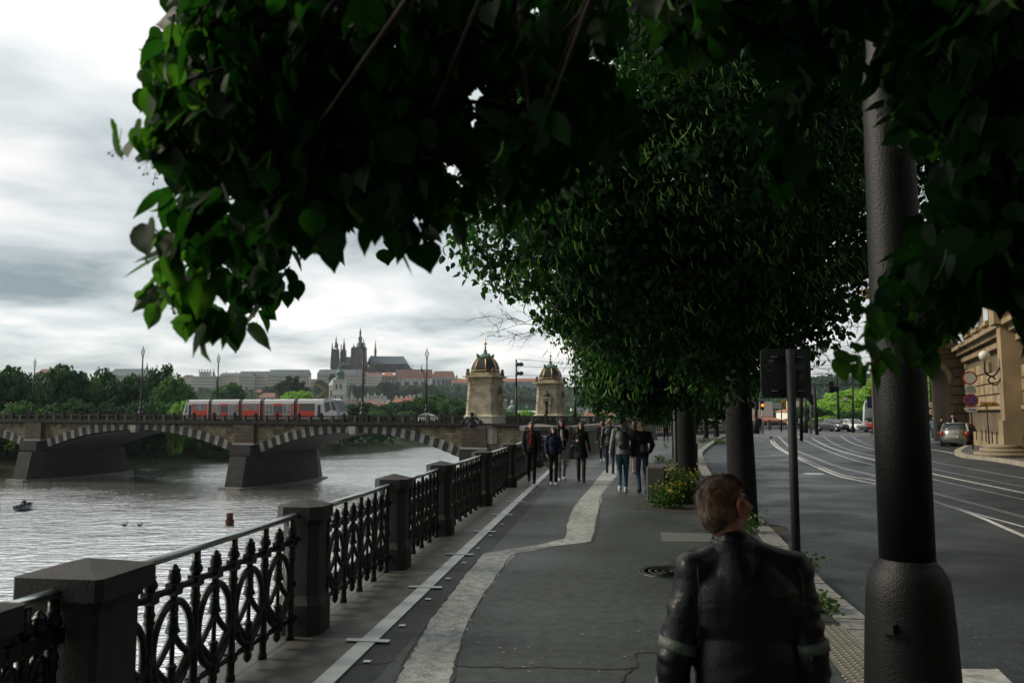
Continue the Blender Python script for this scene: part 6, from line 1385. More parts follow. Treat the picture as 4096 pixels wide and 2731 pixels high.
mb = MB(); mb.box((0, -.045, zz(1638)), (.52, .02, .26)); pl_ = mb.build('symbol_plate', m_swht, t); mb = MB(); mb.box((.1, -.058, zz(1639)), (.2, .004, .06)); mb.box((-.12, -.058, zz(1638)), (.14, .004, .03)); mb.bar((-.18, -.058, zz(1640)), (-.02, -.058, zz(1633)), .03, .004, (0, 1, 0)); mb.build('tow_truck_symbol', m_sblk, pl_)
p = G(3972, 1822, 0); D = p.y; k = D/F; t = thing('direction_sign', 'yellow arrow direction sign on a slim grey pole', 'road sign', p, R(-10)); mb = MB(); mb.tube([(-.12, 0, 0), (-.16, 0, zz(1608))], .03, 8); mb.build('pole', m_pgrey, t)
mb = MB(); mb.ext([(-.38, 0), (.28, 0), (.4, .09), (.28, .18), (-.38, .18)], (-.05, -.05, zz(1624)), (1, 0, 0), (0, 0, 1), (0, 1, 0), .02); a = mb.build('arrow_plate', m_sblk, t)
mb = MB(); mb.ext([(-.36, .02), (.27, .02), (.37, .09), (.27, .16), (-.36, .16)], (-.05, -.056, zz(1624)), (1, 0, 0), (0, 0, 1), (0, 1, 0), .005); mb.build('face', m_syel, a)
mb = MB(); mb.box((-.2, -.062, zz(1616)), (.2, .004, .02)); mb.box((-.22, -.062, zz(1620)), (.14, .004, .015)); mb.box((.1, -.062, zz(1617)), (.12, .004, .05)); mb.build('lettering', m_sblk, a)
# round signs seen through the arch
p = Vector((at(3726, 1650, 66).x, 66, -.1)); k = 66/F; t = thing('traffic_sign', 'two red ringed round signs one above the other seen through the arch', 'road sign', p, R(-25)); mb = MB(); mb.tube([(0, 0, 0), (0, 0, 8.5)], .07, 8); mb.build('pole', m_pgrey, t)
for y_ in (1619, 1647):
    o = rsign(0, zz(y_)+.1, .25, m_sred, m_swht, t, 'round_sign', -.09); mb = MB(); mb.box((0, -.105, zz(y_)+.1), (.2, .004, .08)); mb.build('vehicle_symbol', m_sblk, o)
# ---------------------------------------------------------------- cars
m_tyre = M('tyre_rubber', (.01, .01, .01), .8, .2, 5); m_rim = M('alloy_rim', (.25, .26, .27), .35, .1, 5, 0, 60, .7); m_tail = M('tail_light_red', (.45, .02, .012), .25, .2, 6, 0, 60, 0, .7); m_head = M('headlight_glass', (.55, .58, .58), .15, .1, 6, 0, 60, .3, .8)
def sring(w, y0, y1, z, n=32, e=3.6, dz=0.0):
    out = []; cy = (y0+y1)/2; ly_ = (y1-y0)/2
    for k in range(n):
        a = 2*math.pi*(k+.5)/n; c, s = math.cos(a), math.sin(a); y = cy+ly_*math.copysign(abs(s)**(2/e), s); out.append((w*math.copysign(abs(c)**(2/e), c), y, z+dz*(y/2.0)))
    return out
def loft(rings, name, mat, parent, caps=True):
    mb = MB(); n = len(rings[0]); vs = [v for r in rings for v in r]; fs = []
    for i in range(len(rings)-1):
        for k in range(n): fs.append((i*n+k, i*n+(k+1) % n, (i+1)*n+(k+1) % n, (i+1)*n+k))
    if caps: fs += [tuple(range(n)), tuple(range((len(rings)-1)*n, len(rings)*n))]
    mb.add(vs, fs, True); return mb.build(name, mat, parent)
def car(loc, rz, label, paint, Lh=2.0, w=.86, H=1.48, hatch=True, plate=None, name='parked_car', lights=False):
    t = thing(name, label, 'car', loc, rz); k = H/1.48
    loft([sring(w*.92, -Lh*.96, Lh*.95, .20), sring(w, -Lh, Lh*.99, .34), sring(w*1.01, -Lh*1.01, Lh, .55), sring(w, -Lh*.99, Lh*.98, .74, dz=-.05), sring(w*.97, -Lh*.965, Lh*.93, .88, dz=-.09), sring(w*.90, -Lh*.93, Lh*.86, .955, dz=-.10)], 'body', paint, t)
    y0a, y0b = (-Lh*.90, -Lh*.72) if hatch else (-Lh*.72, -Lh*.40)
    cab = [sring(w*.88, y0a, Lh*.46, .93, e=4.2), sring(w*.84, y0a*.97, Lh*.36, 1.08*k, e=4.2), sring(w*.72, y0b, Lh*.10, 1.40*k, e=4)]
    loft(cab, 'window', m_glass, t); loft([sring(w*.735, y0b-.05, Lh*.11, 1.395*k, e=4), sring(w*.70, y0b, Lh*.06, 1.455*k, e=4), sring(w*.5, y0b*.8, -.1, 1.475*k, e=3)], 'roof', paint, t)
    for s in (-1, 1):
        for (ya, yb) in ((y0a*.985, y0b), (-.15, -.2), (Lh*.43, Lh*.08)):
            mb = MB(); mb.bar((s*w*.87, ya, .93), (s*w*.715, yb, 1.41*k), .10 if ya < -1 else .06, .05, (0, 1, 0)); mb.build('pillar', paint, t)
        for yy in (-Lh*.63, Lh*.64):
            mb = MB(); mb.tube([(s*(w-.2), yy, .31), (s*(w+.01), yy, .31)], .31, 20); wh = mb.build('wheel', m_tyre, t); mb = MB(); mb.tube([(s*(w-.1), yy, .31), (s*(w+.02), yy, .31)], .19, 16); mb.build('rim', m_rim, wh)
        mb = MB(); mb.ball((s*(w+.09), Lh*.36, 1.0), .11, 8, 6, (.9, .6, .7)); mb.build('side_mirror', paint, t)
        mb = MB(); mb.ball((s*w*.80, -Lh*.965, .80), .11, 10, 8, (.95, .5, 1.3 if hatch else .6)); mb.build('tail_light', m_tail, t)
        mb = MB(); mb.ball((s*w*.74, Lh*.93, .64), .17, 10, 8, (1.1, .5, .55)); mb.build('headlight', m_head, t)
    mb = MB(); mb.box((0, -Lh*1.0, .62 if hatch else .6), (.53, .03, .13)); p_ = mb.build('number_plate', m_swht, t)
    if plate: text(p_, plate, (0, -Lh*1.0-.018, .62), .12, m_sblk)
    mb = MB(); mb.box((0, Lh*.985, .5), (.9, .04, .16)); mb.build('grille', m_blk, t)
    mb = MB(); mb.box((0, -Lh*.98, .42), (w*1.7, .06, .02)); mb.box((0, -Lh*.995, .30), (w*1.5, .03, .1)); mb.build('bumper_trim', m_bel, t)
    if hatch:
        mb = MB(); mb.tube([(0, -Lh*.90, .99), (-.28, -Lh*.885, 1.03)], .012, 5); mb.build('rear_wiper', m_blk, t)
        mb = MB(); mb.ball((-.0, -Lh*.985, .86), .045, 8, 6, (1, .4, 1)); mb.build('badge', m_rim, t)
        mb = MB(); mb.box((-.38, -Lh*1.0, .62), (.13, .01, .08)); mb.build('oval_sticker', m_swht, t)
    return t
m_silver = M('silver_beige_paint', (.27, .26, .235), .28, .08, 2, 0, 60, .6, .5, .5); m_dkcar = M('dark_car_paint', (.06, .068, .075), .22, .1, 2, 0, 60, .4, .5, .6); m_wcar = M('white_car_paint', (.62, .64, .65), .3, .05, 2, 0, 60, 0, .5, .5)
p = G(3826, 1786, ZR); car(p+Vector((1.2, 1.75, 0)), R(-38), 'silver hatchback seen from behind parked by the theatre porch', m_silver, plate='2A8 0519')
p = G(3366, 1727, ZR); car(p+Vector((0, 2, 0)), R(197), 'dark sedan facing the camera beyond the junction', m_dkcar, 2.25, .9, 1.42, False, name='sedan_car')
p = G(3440, 1728, ZR); car(p+Vector((0, 2, 0)), R(190), 'white car facing the camera beside the second tram', m_wcar, 2.2, .88, 1.40, False, name='sedan_car')
p = bw(bt(1718, 12.5), 12.5, .30); car(p, BA+R(-90), 'white car on the bridge, only its roof above the balustrade', m_wcar, 2.2, .88, 1.46, False)
p = bw(bt(3500, 3), 3, .3)
# ---------------------------------------------------------------- second tram, head on
p = G(3500, 1728, ZR); t = thing('tram', 'modern white and red tram coming head on behind the big lamp post', 'tram', p, R(-31))
mb = MB(); pr = [(-1.2, .3), (-1.25, 1.2), (-1.2, 2.6), (-1.0, 3.3), (-.6, 3.55), (.6, 3.55), (1.0, 3.3), (1.2, 2.6), (1.25, 1.2), (1.2, .3)]
vs = []
for (yy, kx) in ((0, .86), (.25, .96), (1.0, 1), (22, 1)): vs += [(x*kx, yy+.25*(z > 2.0)*(yy < 1), z) for x, z in pr]
n = len(pr); fs = [tuple(range(n))]
for r in range(3):
    for k in range(n): fs.append((r*n+k, r*n+(k+1) % n, (r+1)*n+(k+1) % n, (r+1)*n+k))
mb.add(vs, fs); mb.build('body', m_wht, t)
mb = MB(); mb.box((0, .02, .62), (2.2, .12, .66)); mb.build('red_bumper', m_red, t)
mb = MB(); mb.ext([(-.95, 1.55), (.95, 1.55), (.9, 3.1), (.6, 3.35), (-.6, 3.35), (-.9, 3.1)], (0, -.03, 0), (1, 0, 0), (0, 0, 1), (0, 1, 0), .3); mb.build('windscreen', m_gl2, t)
for s in (-1, 1): mb = MB(); mb.box((s*.8, -.02, 1.22), (.24, .08, .12)); mb.build('headlight', m_head, t)
mb = MB(); mb.box((0, -.02, 1.3), (1.9, .05, .35)); mb.build('black_front_band', m_blk, t)
# ---------------------------------------------------------------- junction poles, lamps, lights
D = 85
def J(px, y, D=85): return at(px, y, D)
def jpole(px, yt, yb, D, r, label, mat=m_lamp, px2=None, foot=None, name='pole', cat='pole'):
    a = J(px, yb, D); a.z = -.13; b = J(px2 or px, yt, D); t = thing(name, label, cat, a); mb = MB(); b = b-a; mb.tube([(0, 0, 0), b*.5, b], [r*1.1, r, r*.8], 8)
    mb.build('post', mat, t)
    if foot: mb = MB(); mb.lathe([(r*2.2, 0), (r*2.1, 1.2), (r*1.2, 1.7)], 10); mb.build('foot', mat, t)
    return t, a, b
jpole(3025, 1480, 1722, 80, .16, 'thick black tram mast with swollen foot left of the amber light', foot=1)
t, a, b = jpole(3051, 1625, 1718, 80, .07, 'slim pale pole with amber traffic light showing', m_swht, name='traffic_light', cat='traffic light')
mb = MB(); mb.box((0, 0, b.z+.1), (.3, .3, .9)); mb.build('signal_head', m_blk, t)
me_ = bpy.data.materials.new('amber_lamp'); me_.use_nodes = True; bb = me_.node_tree.nodes['Principled BSDF']; bb.inputs['Base Color'].default_value = (.9, .25, .02, 1); bb.inputs['Emission Color'].default_value = (1, .28, .03, 1); bb.inputs['Emission Strength'].default_value = 2.5
mb = MB(); mb.ball((0, -.14, b.z+.12), .15, 10, 8, (1, .5, 1)); mb.build('amber_light', me_, t)
mb = MB(); mb.box((-.55, .1, b.z+.15), (.42, .3, .95)); mb.build('rear_facing_head', m_blk, t)
t, a, b = jpole(3126, 1605, 1722, 86, .06, 'slim pole carrying brown tourist direction boards', m_pgrey, name='direction_sign', cat='road sign')
for z, w_, x in ((b.z-.3, 1.3, -.4), (b.z-.6, 1.3, -.4), (b.z-.35, .5, .35)): mb = MB(); mb.box((x, -.06, z), (w_, .05, .24 if w_ > 1 else 1.1)); mb.build('board', m_swht if w_ > 1 else m_syel, t)
jpole(3222, 1560, 1725, 83, .13, 'black pole with bulging foot left of the grey signal pole', foot=1)
t, a, b = jpole(3243, 1560, 1726, 78, .09, 'grey pole with diamond sign and signal heads', m_pale_p, name='traffic_light', cat='traffic light')
mb = MB(); mb.ext([(-.45, 0), (0, -.45), (.45, 0), (0, .45)], (.1, -.1, b.z-.9), (1, 0, 0), (0, 0, 1), (0, 1, 0), .03); mb.build('diamond_sign', m_backp, t); mb = MB(); mb.box((.2, 0, 3.3), (.35, .3, 1.0)); mb.build('signal_head', m_blk, t)
jpole(3268, 1545, 1724, 76, .17, 'tall grey concrete mast leaning slightly left', m_pgrey, 3257)
jpole(3357, 1508, 1702, 95, .16, 'tall dark mast between the signal pole and the curved lamp', m_pgrey, 3347)
t, a, b = jpole(3411, 1530, 1722, 84, .12, 'curved lamp post with a small side globe beyond the junction', name='street_lamp', cat='street lamp')
mb = MB(); q_ = [b, J(3410, 1505, 84)-a, J(3423, 1475, 84)-a, J(3450, 1452, 84)-a]; mb.tube(crv(q_, 5), .09, 8); mb.build('curved_arm', m_lamp, t)
mb = MB(); g_ = J(3383, 1590, 84)-a; mb.tube([(0, 0, g_.z+.1), (g_.x, 0, g_.z+.12)], .08, 6); mb.build('side_arm', m_lamp, t); mb = MB(); mb.ball((g_.x, 0, g_.z-.2), .2); mb.build('globe', m_globe, t)
# hanging globe lamp arm at upper left of the gap, signal heads hung on the wire
t, a, b = jpole(3205, 1330, 1735, 60, .12, 'lamp post hidden by the crown with its white globe showing right of the sign', name='street_lamp', cat='street lamp')
g_ = J(3296, 1392, 60)-a; mb = MB(); mb.tube(crv([(0, 0, g_.z-.8), (g_.x*.4, 0, g_.z+.15), (g_.x, 0, g_.z+.2)], 6), .05, 6); mb.build('arm', m_lamp, t); mb = MB(); mb.ball((g_.x, 0, g_.z-.12), .24, 12, 8); mb.build('globe', m_globe, t); mb = MB(); mb.lathe([(.2, 0), (.14, .15), (.03, .2)], 10, (g_.x, 0, g_.z+.03)); mb.build('hood', m_lamp, t)
p = J(3323, 1548, 84); t = thing('traffic_light', 'traffic light cluster hung high among the tram wires', 'traffic light', p)
mb = MB(); mb.box((0, 0, 0), (.45, .4, 1.2)); mb.build('signal_head', m_pgrey, t); mb = MB(); mb.box((.45, 0, -.2), (.7, .4, .6)); mb.build('side_head', m_blk, t); mb = MB(); mb.tube([(-4, 0, .3), (3, 0, .3)], .05, 6); mb.build('span_arm', m_lamp, t)
p = J(3434, 1441, 70); mb = MB(); mb.box((0, 0, 0), (.38, .05, .38)); o = mb.build('hanging_sign', m_backp); o.location = p; tag(o, 'small square sign hung from the tram wires left of the big lamp post', 'road sign')
p = J(3490, 1608, 76); p.z -= 0; t = thing('road_sign', 'blue round mandatory sign on black square half hidden by the lamp post', 'road sign', p); mb = MB(); mb.box((0, .03, 0), (1.0, .04, 1.1)); mb.build('backing', m_sblk, t); mb = MB(); disc(mb, (0, 0), .42, 0, 24, -.01, .02); mb.build('blue_disc', m_sblu, t); mb = MB(); mb.tube([(0, .1, 0), (0, .1, -p.z-.1)], .05, 8); mb.build('pole', m_pgrey, t)
# wires
m_wire = M('wire', (.03, .035, .04), .5, .1, 2)
wn_t = thing('overhead_wires', 'net of tram and suspension wires across the pale sky left of the lamp post', 'wires', (0, 0, 0))
def c8(x, y): return (3100+x/2.85, 1250+y/2.85)
def wire(pts, D, r=.018, sag=.0, D2=None):
    q = [at(x, y, D+((D2 or D)-D)*i/(len(pts)-1)) for i, (x, y) in enumerate(pts)]; out = []
    for i in range(len(q)-1):
        for k in range(6): t_ = k/6; v = q[i].lerp(q[i+1], t_); v.z -= sag*4*t_*(1-t_); out.append(v)
    out.append(q[-1]); mb = MB(); mb.tube(out, r, 4, False); mb.build('wire', m_wire, wn_t)
for pts in ([(300, 163), (1300, 163)], [(700, 222), (1300, 0)], [(400, 430), (1300, 325)], [(785, 400), (890, 450)], [(610, 650), (890, 450), (1300, 330)], [(300, 570), (1300, 488)], [(300, 622), (1300, 555)], [(300, 580), (610, 655)], [(610, 655), (615, 690)], [(300, 660), (740, 718), (1300, 760)], [(300, 710), (1300, 650)], [(590, 545), (680, 590), (860, 798)], [(300, 705), (1300, 712)], [(300, 765), (1300, 768)], [(300, 855), (620, 832)], [(300, 825), (1300, 828)], [(300, 845), (1300, 838)], [(450, 640), (860, 620), (1300, 570)]):
    wire([c8(*p) for p in pts], 70, .019)
for (x, y) in ((610, 655), (595, 700), (742, 718), (895, 450), (680, 590), (785, 626), (860, 798), (940, 748), (585, 768), (680, 665)):
    mb = MB(); p = at(*c8(x, y), 70); mb.bar(p+Vector((-.12, 0, .03)), p+Vector((.12, 0, -.03)), .06); mb.build('insulator', m_wire, wn_t)
for (x, w_) in ((540, 20), (760, 22), (900, 18), (960, 20)):
    mb = MB(); c = at(*c8(x, 815), 70); r_ = w_/2.85*70/F; mb.tube([c+Vector((r_*math.cos(R(a)), 0, 1.5*r_*math.sin(R(a)))) for a in range(0, 181, 20)], .018, 4, False); mb.build('hanger_loop', m_wire, wn_t)
wb_ = thing('overhead_wires', 'thin tram wires between the two toll towers', 'wires', (0, 0, 0)); wn_t = wb_
for pts in ([(1005, 585), (1700, 645)], [(1060, 675), (1650, 700)], [(800, 802), (1060, 787), (1700, 790)]): wire([q4(*p) for p in pts], 112, .03)
# ---------------------------------------------------------------- buildings beyond the junction
fbuild('house', 'low house with bright orange hip roof left of the sign pole', 'house', 3028, 3132, 1657, 1686, 1722, 140, m_brownr, m_orange, 5, 1, dep=14, hip=.35, chim=2)
fbuild('house', 'white house with red roof and balcony above the low orange roof', 'house', 3166, 3222, 1634, 1646, 1690, 240, m_pale, m_orange, 5, 3, dep=14, hip=.2, chim=2)
fbuild('house', 'small red roofed house right below the white one', 'house', 3166, 3212, 1676, 1690, 1722, 170, m_pale, m_redr, 3, 1, dep=10, hip=.3)
fbuild('house', 'beige house with orange hip roof right of the tall masts', 'house', 3236, 3318, 1657, 1678, 1722, 150, m_cream, m_orange, 6, 2, dep=12, hip=.3)
m_hs = M('street_house_plaster', (.16, .14, .11), .9, .2, .1)  # unseen houses along the embankment, added to block skylight from right and rear
for i, (y0, y1, h_) in enumerate(((-62, -40, 21), (-39.5, -20, 23), (-19.5, 4, 20))):
    t = thing('unseen_apartment_house', 'unseen tall apartment house off the right edge, added to block skylight, '+('farthest behind', 'middle one', 'next to the theatre')[i], 'building', (31, (y0+y1)/2, -.1)); W3 = y1-y0
    mb = MB(); mb.box((0, 0, h_/2), (14, W3, h_)); mb.build('wall', m_hs, t); mb = MB(); mb.box((0, 0, h_+2), (14.6, W3+.6, 4), 0, .5, 1); mb.build('roof', m_slate, t)
    for j in range(5):
        for k in range(6): o = bpy.data.objects.new('window', WME); col.objects.link(o); o.parent = t; o.location = (-7.0, -W3/2+W3*(k+.5)/6, 2.5+j*3.9); o.scale = (.2, 1.3, 2.1)
# railing beyond the junction
fr = thing('iron_railing', 'dark distant railing along the river beyond the junction', 'railing', (0, 0, 0)); a, b = at(2985, 1700, 96), at(3345, 1700, 99); a.z = b.z = -.1
mb = MB(); mb.bar(a+Vector((0, 0, 1.1)), b+Vector((0, 0, 1.1)), .08, .1); mb.bar(a+Vector((0, 0, .2)), b+Vector((0, 0, .2)), .06, .1)
for k in range(60): p = a.lerp(b, k/59); mb.bar(p, p+Vector((0, 0, 1.1)), .05)
mb.build('bars', m_iron, fr); q_ = None
for k in range(9):
    if q_ is None: mb = MB(); mb.box((0, 0, .6), (.35, .35, 1.2)); q_ = mb.build('post', m_par, fr)
    else: c = q_.copy(); col.objects.link(c); c.parent = fr; q_ = c
    q_.location = a.lerp(b, k/8)

# litter and fallen leaf bits
random.seed(91); mb = MB()
for i in range(420):
    if i % 3: p = G(random.uniform(1500, 3000), 1900+830*random.random()**1.5, .008)
    else: p = G(random.uniform(3100, 4096), 1850+800*random.random()**1.5, ZR+.008)
    if i % 3 and not (emb(0, .8)-p).dot(EN) < 0: continue
    r_ = random.uniform(.006, .02); a = random.random()*6.28; mb.add([(p.x+r_*math.cos(a), p.y+r_*math.sin(a), p.z), (p.x-r_*.5*math.sin(a), p.y+r_*.5*math.cos(a), p.z+.004), (p.x-r_*math.cos(a), p.y-r_*math.sin(a), p.z), (p.x+r_*.5*math.sin(a), p.y-r_*.5*math.cos(a), p.z+.002)], [(0, 1, 2, 3)])
o = mb.build('litter', M('dry_leaf_bits', (.30, .28, .18), .8, .5, 3), fix=False); tag(o, 'tiny dry leaf bits and litter scattered over pavement and road', 'litter', None, 'stuff')
# ================================================================ people
def capsule(mb, a, b, r0, r1=None, n=12):
    r1 = r0 if r1 is None else r1; a = Vector(a); b = Vector(b); d = b-a
    if d.length < 1e-5: d = Vector((0, 0, 1e-4)); b = a+d
    dn = d.normalized(); pts = []; rs = []
    for k in range(5): t = math.pi/2*(1-k/4.0); pts.append(a-dn*(r0*math.sin(t))); rs.append(max(.0008, r0*math.cos(t)))
    for k in range(5): t = math.pi/2*k/4.0; pts.append(b+dn*(r1*math.sin(t))); rs.append(max(.0008, r1*math.cos(t)))
    mb.tube(pts, rs, n)
HE = None; HS = .88
def ell(mb, c, r, rot=None, n=16, m=10):
    if rot is not None and rot is HE: r = (r[0]*HS, r[1]*HS, r[2]*HS)
    t = MB(); t.ball((0, 0, 0), 1, n, m); M3 = (rot or Euler((0, 0, 0))).to_matrix()
    vs = [M3 @ Vector((v[0]*r[0], v[1]*r[1], v[2]*r[2]))+Vector(c) for v in t.v]; mb.add(vs, t.f, True)
def remesh(mb, name, mat, parent, voxel, smooth=3, disp=None):
    o = mb.build(name, mat, None); m = o.modifiers.new('r', 'REMESH'); m.mode = 'VOXEL'; m.voxel_size = voxel; m.use_smooth_shade = True
    if smooth: s = o.modifiers.new('s', 'SMOOTH'); s.iterations = smooth; s.factor = .5
    dg = bpy.context.evaluated_depsgraph_get(); dg.update(); me = bpy.data.meshes.new_from_object(o.evaluated_get(dg)); bpy.data.objects.remove(o)
    if disp:
        nn = len(me.vertices); co = np.empty(nn*3); me.vertices.foreach_get('co', co); co = co.reshape(-1, 3); no = np.empty(nn*3); me.vertices.foreach_get('normal', no); no = no.reshape(-1, 3)
        dd = np.array([disp(Vector(c)) for c in co]); me.vertices.foreach_set('co', (co+no*dd[:, None]).ravel())
    me.update(); me.polygons.foreach_set('use_smooth', [True]*len(me.polygons))
    me.materials.clear(); me.materials.append(mat); q = bpy.data.objects.new(name, me); col.objects.link(q); q.parent = parent; return q
def ik(a, c, l1, l2, bend):
    a = Vector(a); c = Vector(c); d = c-a; L_ = min(d.length, (l1+l2)*.999); dn = d.normalized(); c = a+dn*L_
    x = (l1*l1-l2*l2+L_*L_)/(2*L_); hgt = math.sqrt(max(0, l1*l1-x*x)); b = Vector(bend); b = (b-dn*b.dot(dn)); b = b.normalized() if b.length > 1e-4 else Vector((0, 1, 0))
    return a+dn*x+b*hgt, c
m_skin = M('skin', (.42, .22, .15), .5, .12, 12, .1, 80); m_eye = M('eye_dark', (.02, .015, .012), .2, .1, 5); m_lip = M('lips', (.30, .10, .085), .5, .1, 20)
cols = dict(black=(.008, .008, .010), navy=(.012, .018, .045), red=(.26, .012, .012), grey=(.26, .28, .28), lgrey=(.30, .31, .32), white=(.55, .56, .55), jeans=(.03, .055, .10), jeansl=(.045, .105, .15), denim=(.12, .20, .28), dark=(.014, .015, .018), brown=(.05, .03, .02), suit=(.010, .011, .015), orange=(.6, .12, .02), tights=(.05, .035, .033))
def cm(c, kind='cloth'): 
    return M(kind+'_'+c, cols[c], .35 if kind == 'leather' else .85, .18, 9, .35, 70, 0, .6 if kind == 'leather' else .3)
hairc = dict(black=(.012, .009, .008), brown=(.035, .02, .014), red=(.16, .045, .015), blonde=(.55, .42, .24), darkb=(.02, .014, .01), grey=(.2, .2, .19))
def person(label, loc, rz, h=1.75, feet=((-.09, .12, 0), (.09, -.14, .03)), hands=((-.26, .02, .80), (.26, .02, .80)), top='black', legs='black', shoes='black', hair='brown', hairlen=0, bald=False, female=False, head_rz=0, vox=.014, topkind='cloth', opened=None, skirt=None, bare=False, hem=.88, sit=False, beard=False, group='people walking on the riverside pavement', sleeves=True, fatarm=0.0):
    k = h/1.75; t = thing('person', label, 'person', loc, rz, group); t.scale = (k,)*3
    sw = .165 if female else .19; hw_ = .085; wa_ = .85 if female else 1.0
    hz_ = .93 if not sit else .10
    hips = [Vector((-hw_, 0, hz_)), Vector((hw_, 0, hz_))]; zo = hz_-.93
    sh = [Vector((-sw, 0, 1.42+zo)), Vector((sw, 0, 1.42+zo))]
    ft = [Vector(f)+Vector((0, 0, .08)) for f in feet]; kn = []
    for i in (0, 1): b, c = ik(hips[i], ft[i], .45, .43, (0, 1, .1 if not sit else 1)); kn.append(b); ft[i] = c
    el = []; hd = []
    for i in (0, 1): b, c = ik(sh[i], Vector(hands[i])+Vector((0, 0, zo if sit else 0)), .28, .26, ((-1, 1)[i]*.5, -1, 0)); el.append(b); hd.append(c)
    neck = Vector((0, -.005, 1.50+zo)); Hc = Vector((0, .02, 1.625+zo)); HR = Euler((0, 0, head_rz)).to_matrix()
    def hp(x, y, z): return Hc+HR @ Vector((x, y, z))
    mb = MB()
    ell(mb, Hc, (.073, .092, .108), Euler((0, 0, head_rz))); ell(mb, hp(0, .028, -.055), (.052, .062, .062), Euler((0, 0, head_rz))); capsule(mb, hp(0, .088, .01), hp(0, .108, -.022), .008, .013, 8); ell(mb, hp(0, .075, -.055), (.022, .018, .012))
    for s in (-1, 1): ell(mb, hp(s*.075, -.005, -.01), (.012, .02, .032), Euler((0, 0, head_rz)))
    capsule(mb, neck-Vector((0, 0, .06)), Hc-Vector((0, .01, .07)), .055*wa_, .05*wa_)
    ell(mb, (0, 0, 1.28+zo), (sw*.86, .10, .20)); ell(mb, (0, 0, 1.06+zo), (.125*wa_, .09, .16)); ell(mb, (0, 0, .94+zo), (.15, .105, .13)); capsule(mb, sh[0], sh[1], .05)
    for i in (0, 1):
        capsule(mb, sh[i], el[i], .047*wa_, .038*wa_); capsule(mb, el[i], hd[i], .038*wa_, .026)
        dn = (hd[i]-el[i]).normalized(); sdv = dn.cross(Vector((1, 0, 0))).normalized() if abs(dn.x) < .9 else Vector((0, 1, 0))
        pc = hd[i]+dn*.045; ell(mb, pc, (.018, .036, .045)); 
        for f in range(4): b0 = hd[i]+dn*.075+sdv*(.028-.018*f); ln = (.042, .052, .048, .036)[f]; capsule(mb, b0, b0+dn*ln+Vector((0, .008, 0)), .0095, .0085, 6)
        capsule(mb, hd[i]+dn*.02+sdv*.03, hd[i]+dn*.065+sdv*.052, .011, .009, 6)
        capsule(mb, hips[i], kn[i], .075*wa_+.006, .052); capsule(mb, kn[i], ft[i], .05, .033); ell(mb, ft[i]+Vector((0, .06, -.045)), (.035, .11, .035))
    remesh(mb, 'body', m_skin, t, min(vox, .011) if vox < .018 else vox, 2)
    # face
    for s in (-1, 1):
        q = MB(); ell(q, hp(s*.030, .083, .012), (.011, .008, .0065), None, 8, 6); q.build('eye', m_eye, t)
    q = MB(); q.box(tuple(hp(0, .092, -.058)), (.038, .008, .010), head_rz); q.build('mouth', m_lip, t)
    hm = M('hair_'+hair, hairc[hair], .45, .35, 30, .6, 60, 0, .5)
    if not bald:
        mb = MB(); ell(mb, hp(0, -.012, .02), (.082, .098, .104), Euler((0, 0, head_rz)))
        if hairlen:
            for x, y, e in ((-.06, -.03, 1), (.06, -.03, 1), (-.03, -.075, 1.1), (.03, -.075, 1.1), (0, -.085, 1.1), (-.078, .02, .9), (.078, .02, .9)): capsule(mb, hp(x, y, .02), hp(x*1.25, y*1.15, -hairlen*e), .034, .022)
        o = remesh(mb, 'hair', hm, t, max(vox*.8, .009), 1, lambda p: .004*noise.noise(p*60))
        # keep the face free
        me = o.data; bm = bmesh.new(); bm.from_mesh(me); inv = HR.inverted()
        for v in list(bm.verts):
            l = inv @ (v.co-Hc)
            if (l.y > .035 and l.z < .055 and abs(l.x) < .062) or (not hairlen and l.z < -.035+.3*max(0, l.y)) or (not hairlen and l.y > .02 and l.z < .045): bm.verts.remove(v)
        bm.to_mesh(me); bm.free()
    # legs
    lm = m_skin if bare else cm(legs)
    if not bare:
        mb = MB(); ell(mb, (0, 0, .95+zo), (.165, .12, .13)); 
        for i in (0, 1): capsule(mb, hips[i], kn[i], .088*wa_+.006, .064); capsule(mb, kn[i], ft[i]+Vector((0, 0, .02)), .063, .046)
        remesh(mb, 'trousers' if legs != 'tights' else 'tights', lm, t, vox, 2, (lambda p: .004*noise.noise(Vector((p.x*8, p.y*8, p.z*26)))) if vox < .018 else None)
    for i in (0, 1):
        mb = MB(); ell(mb, ft[i]+Vector((0, .055, -.04)), (.045, .135, .042)); ell(mb, ft[i]+Vector((0, -.02, -.01)), (.045, .06, .06)); capsule(mb, ft[i]+Vector((0, -.05, -.065)), ft[i]+Vector((0, .15, -.065)), .03, .034)
        remesh(mb, 'shoe', cm(shoes), t, max(vox*.8, .01), 1)
    # top
    mb = MB(); x_ = .02+fatarm
    ell(mb, (0, 0, 1.29+zo), (sw*.88+x_, .115+x_*.5, .19)); ell(mb, (0, 0, 1.10+zo), (.14*wa_+x_, .105+x_*.5, .18)); capsule(mb, sh[0]-Vector((0, 0, .01)), sh[1]-Vector((0, 0, .01)), .062+fatarm*.5)
    capsule(mb, (0, 0, 1.48+zo), sh[0]*.85+Vector((0, 0, .22+zo*.15)), .058, .05); capsule(mb, (0, 0, 1.48+zo), sh[1]*.85+Vector((0, 0, .22+zo*.15)), .058, .05)
    if skirt: mb.lathe([(.12, 1.25+zo), (.15, 1.0+zo), (.215, skirt)], 16)
    else: mb.lathe([(.13, 1.2+zo), (.155*wa_+x_, 1.0+zo), (.16*wa_+x_, hem+zo)], 16, (0, 0, 0), True, 0, 1, .78)
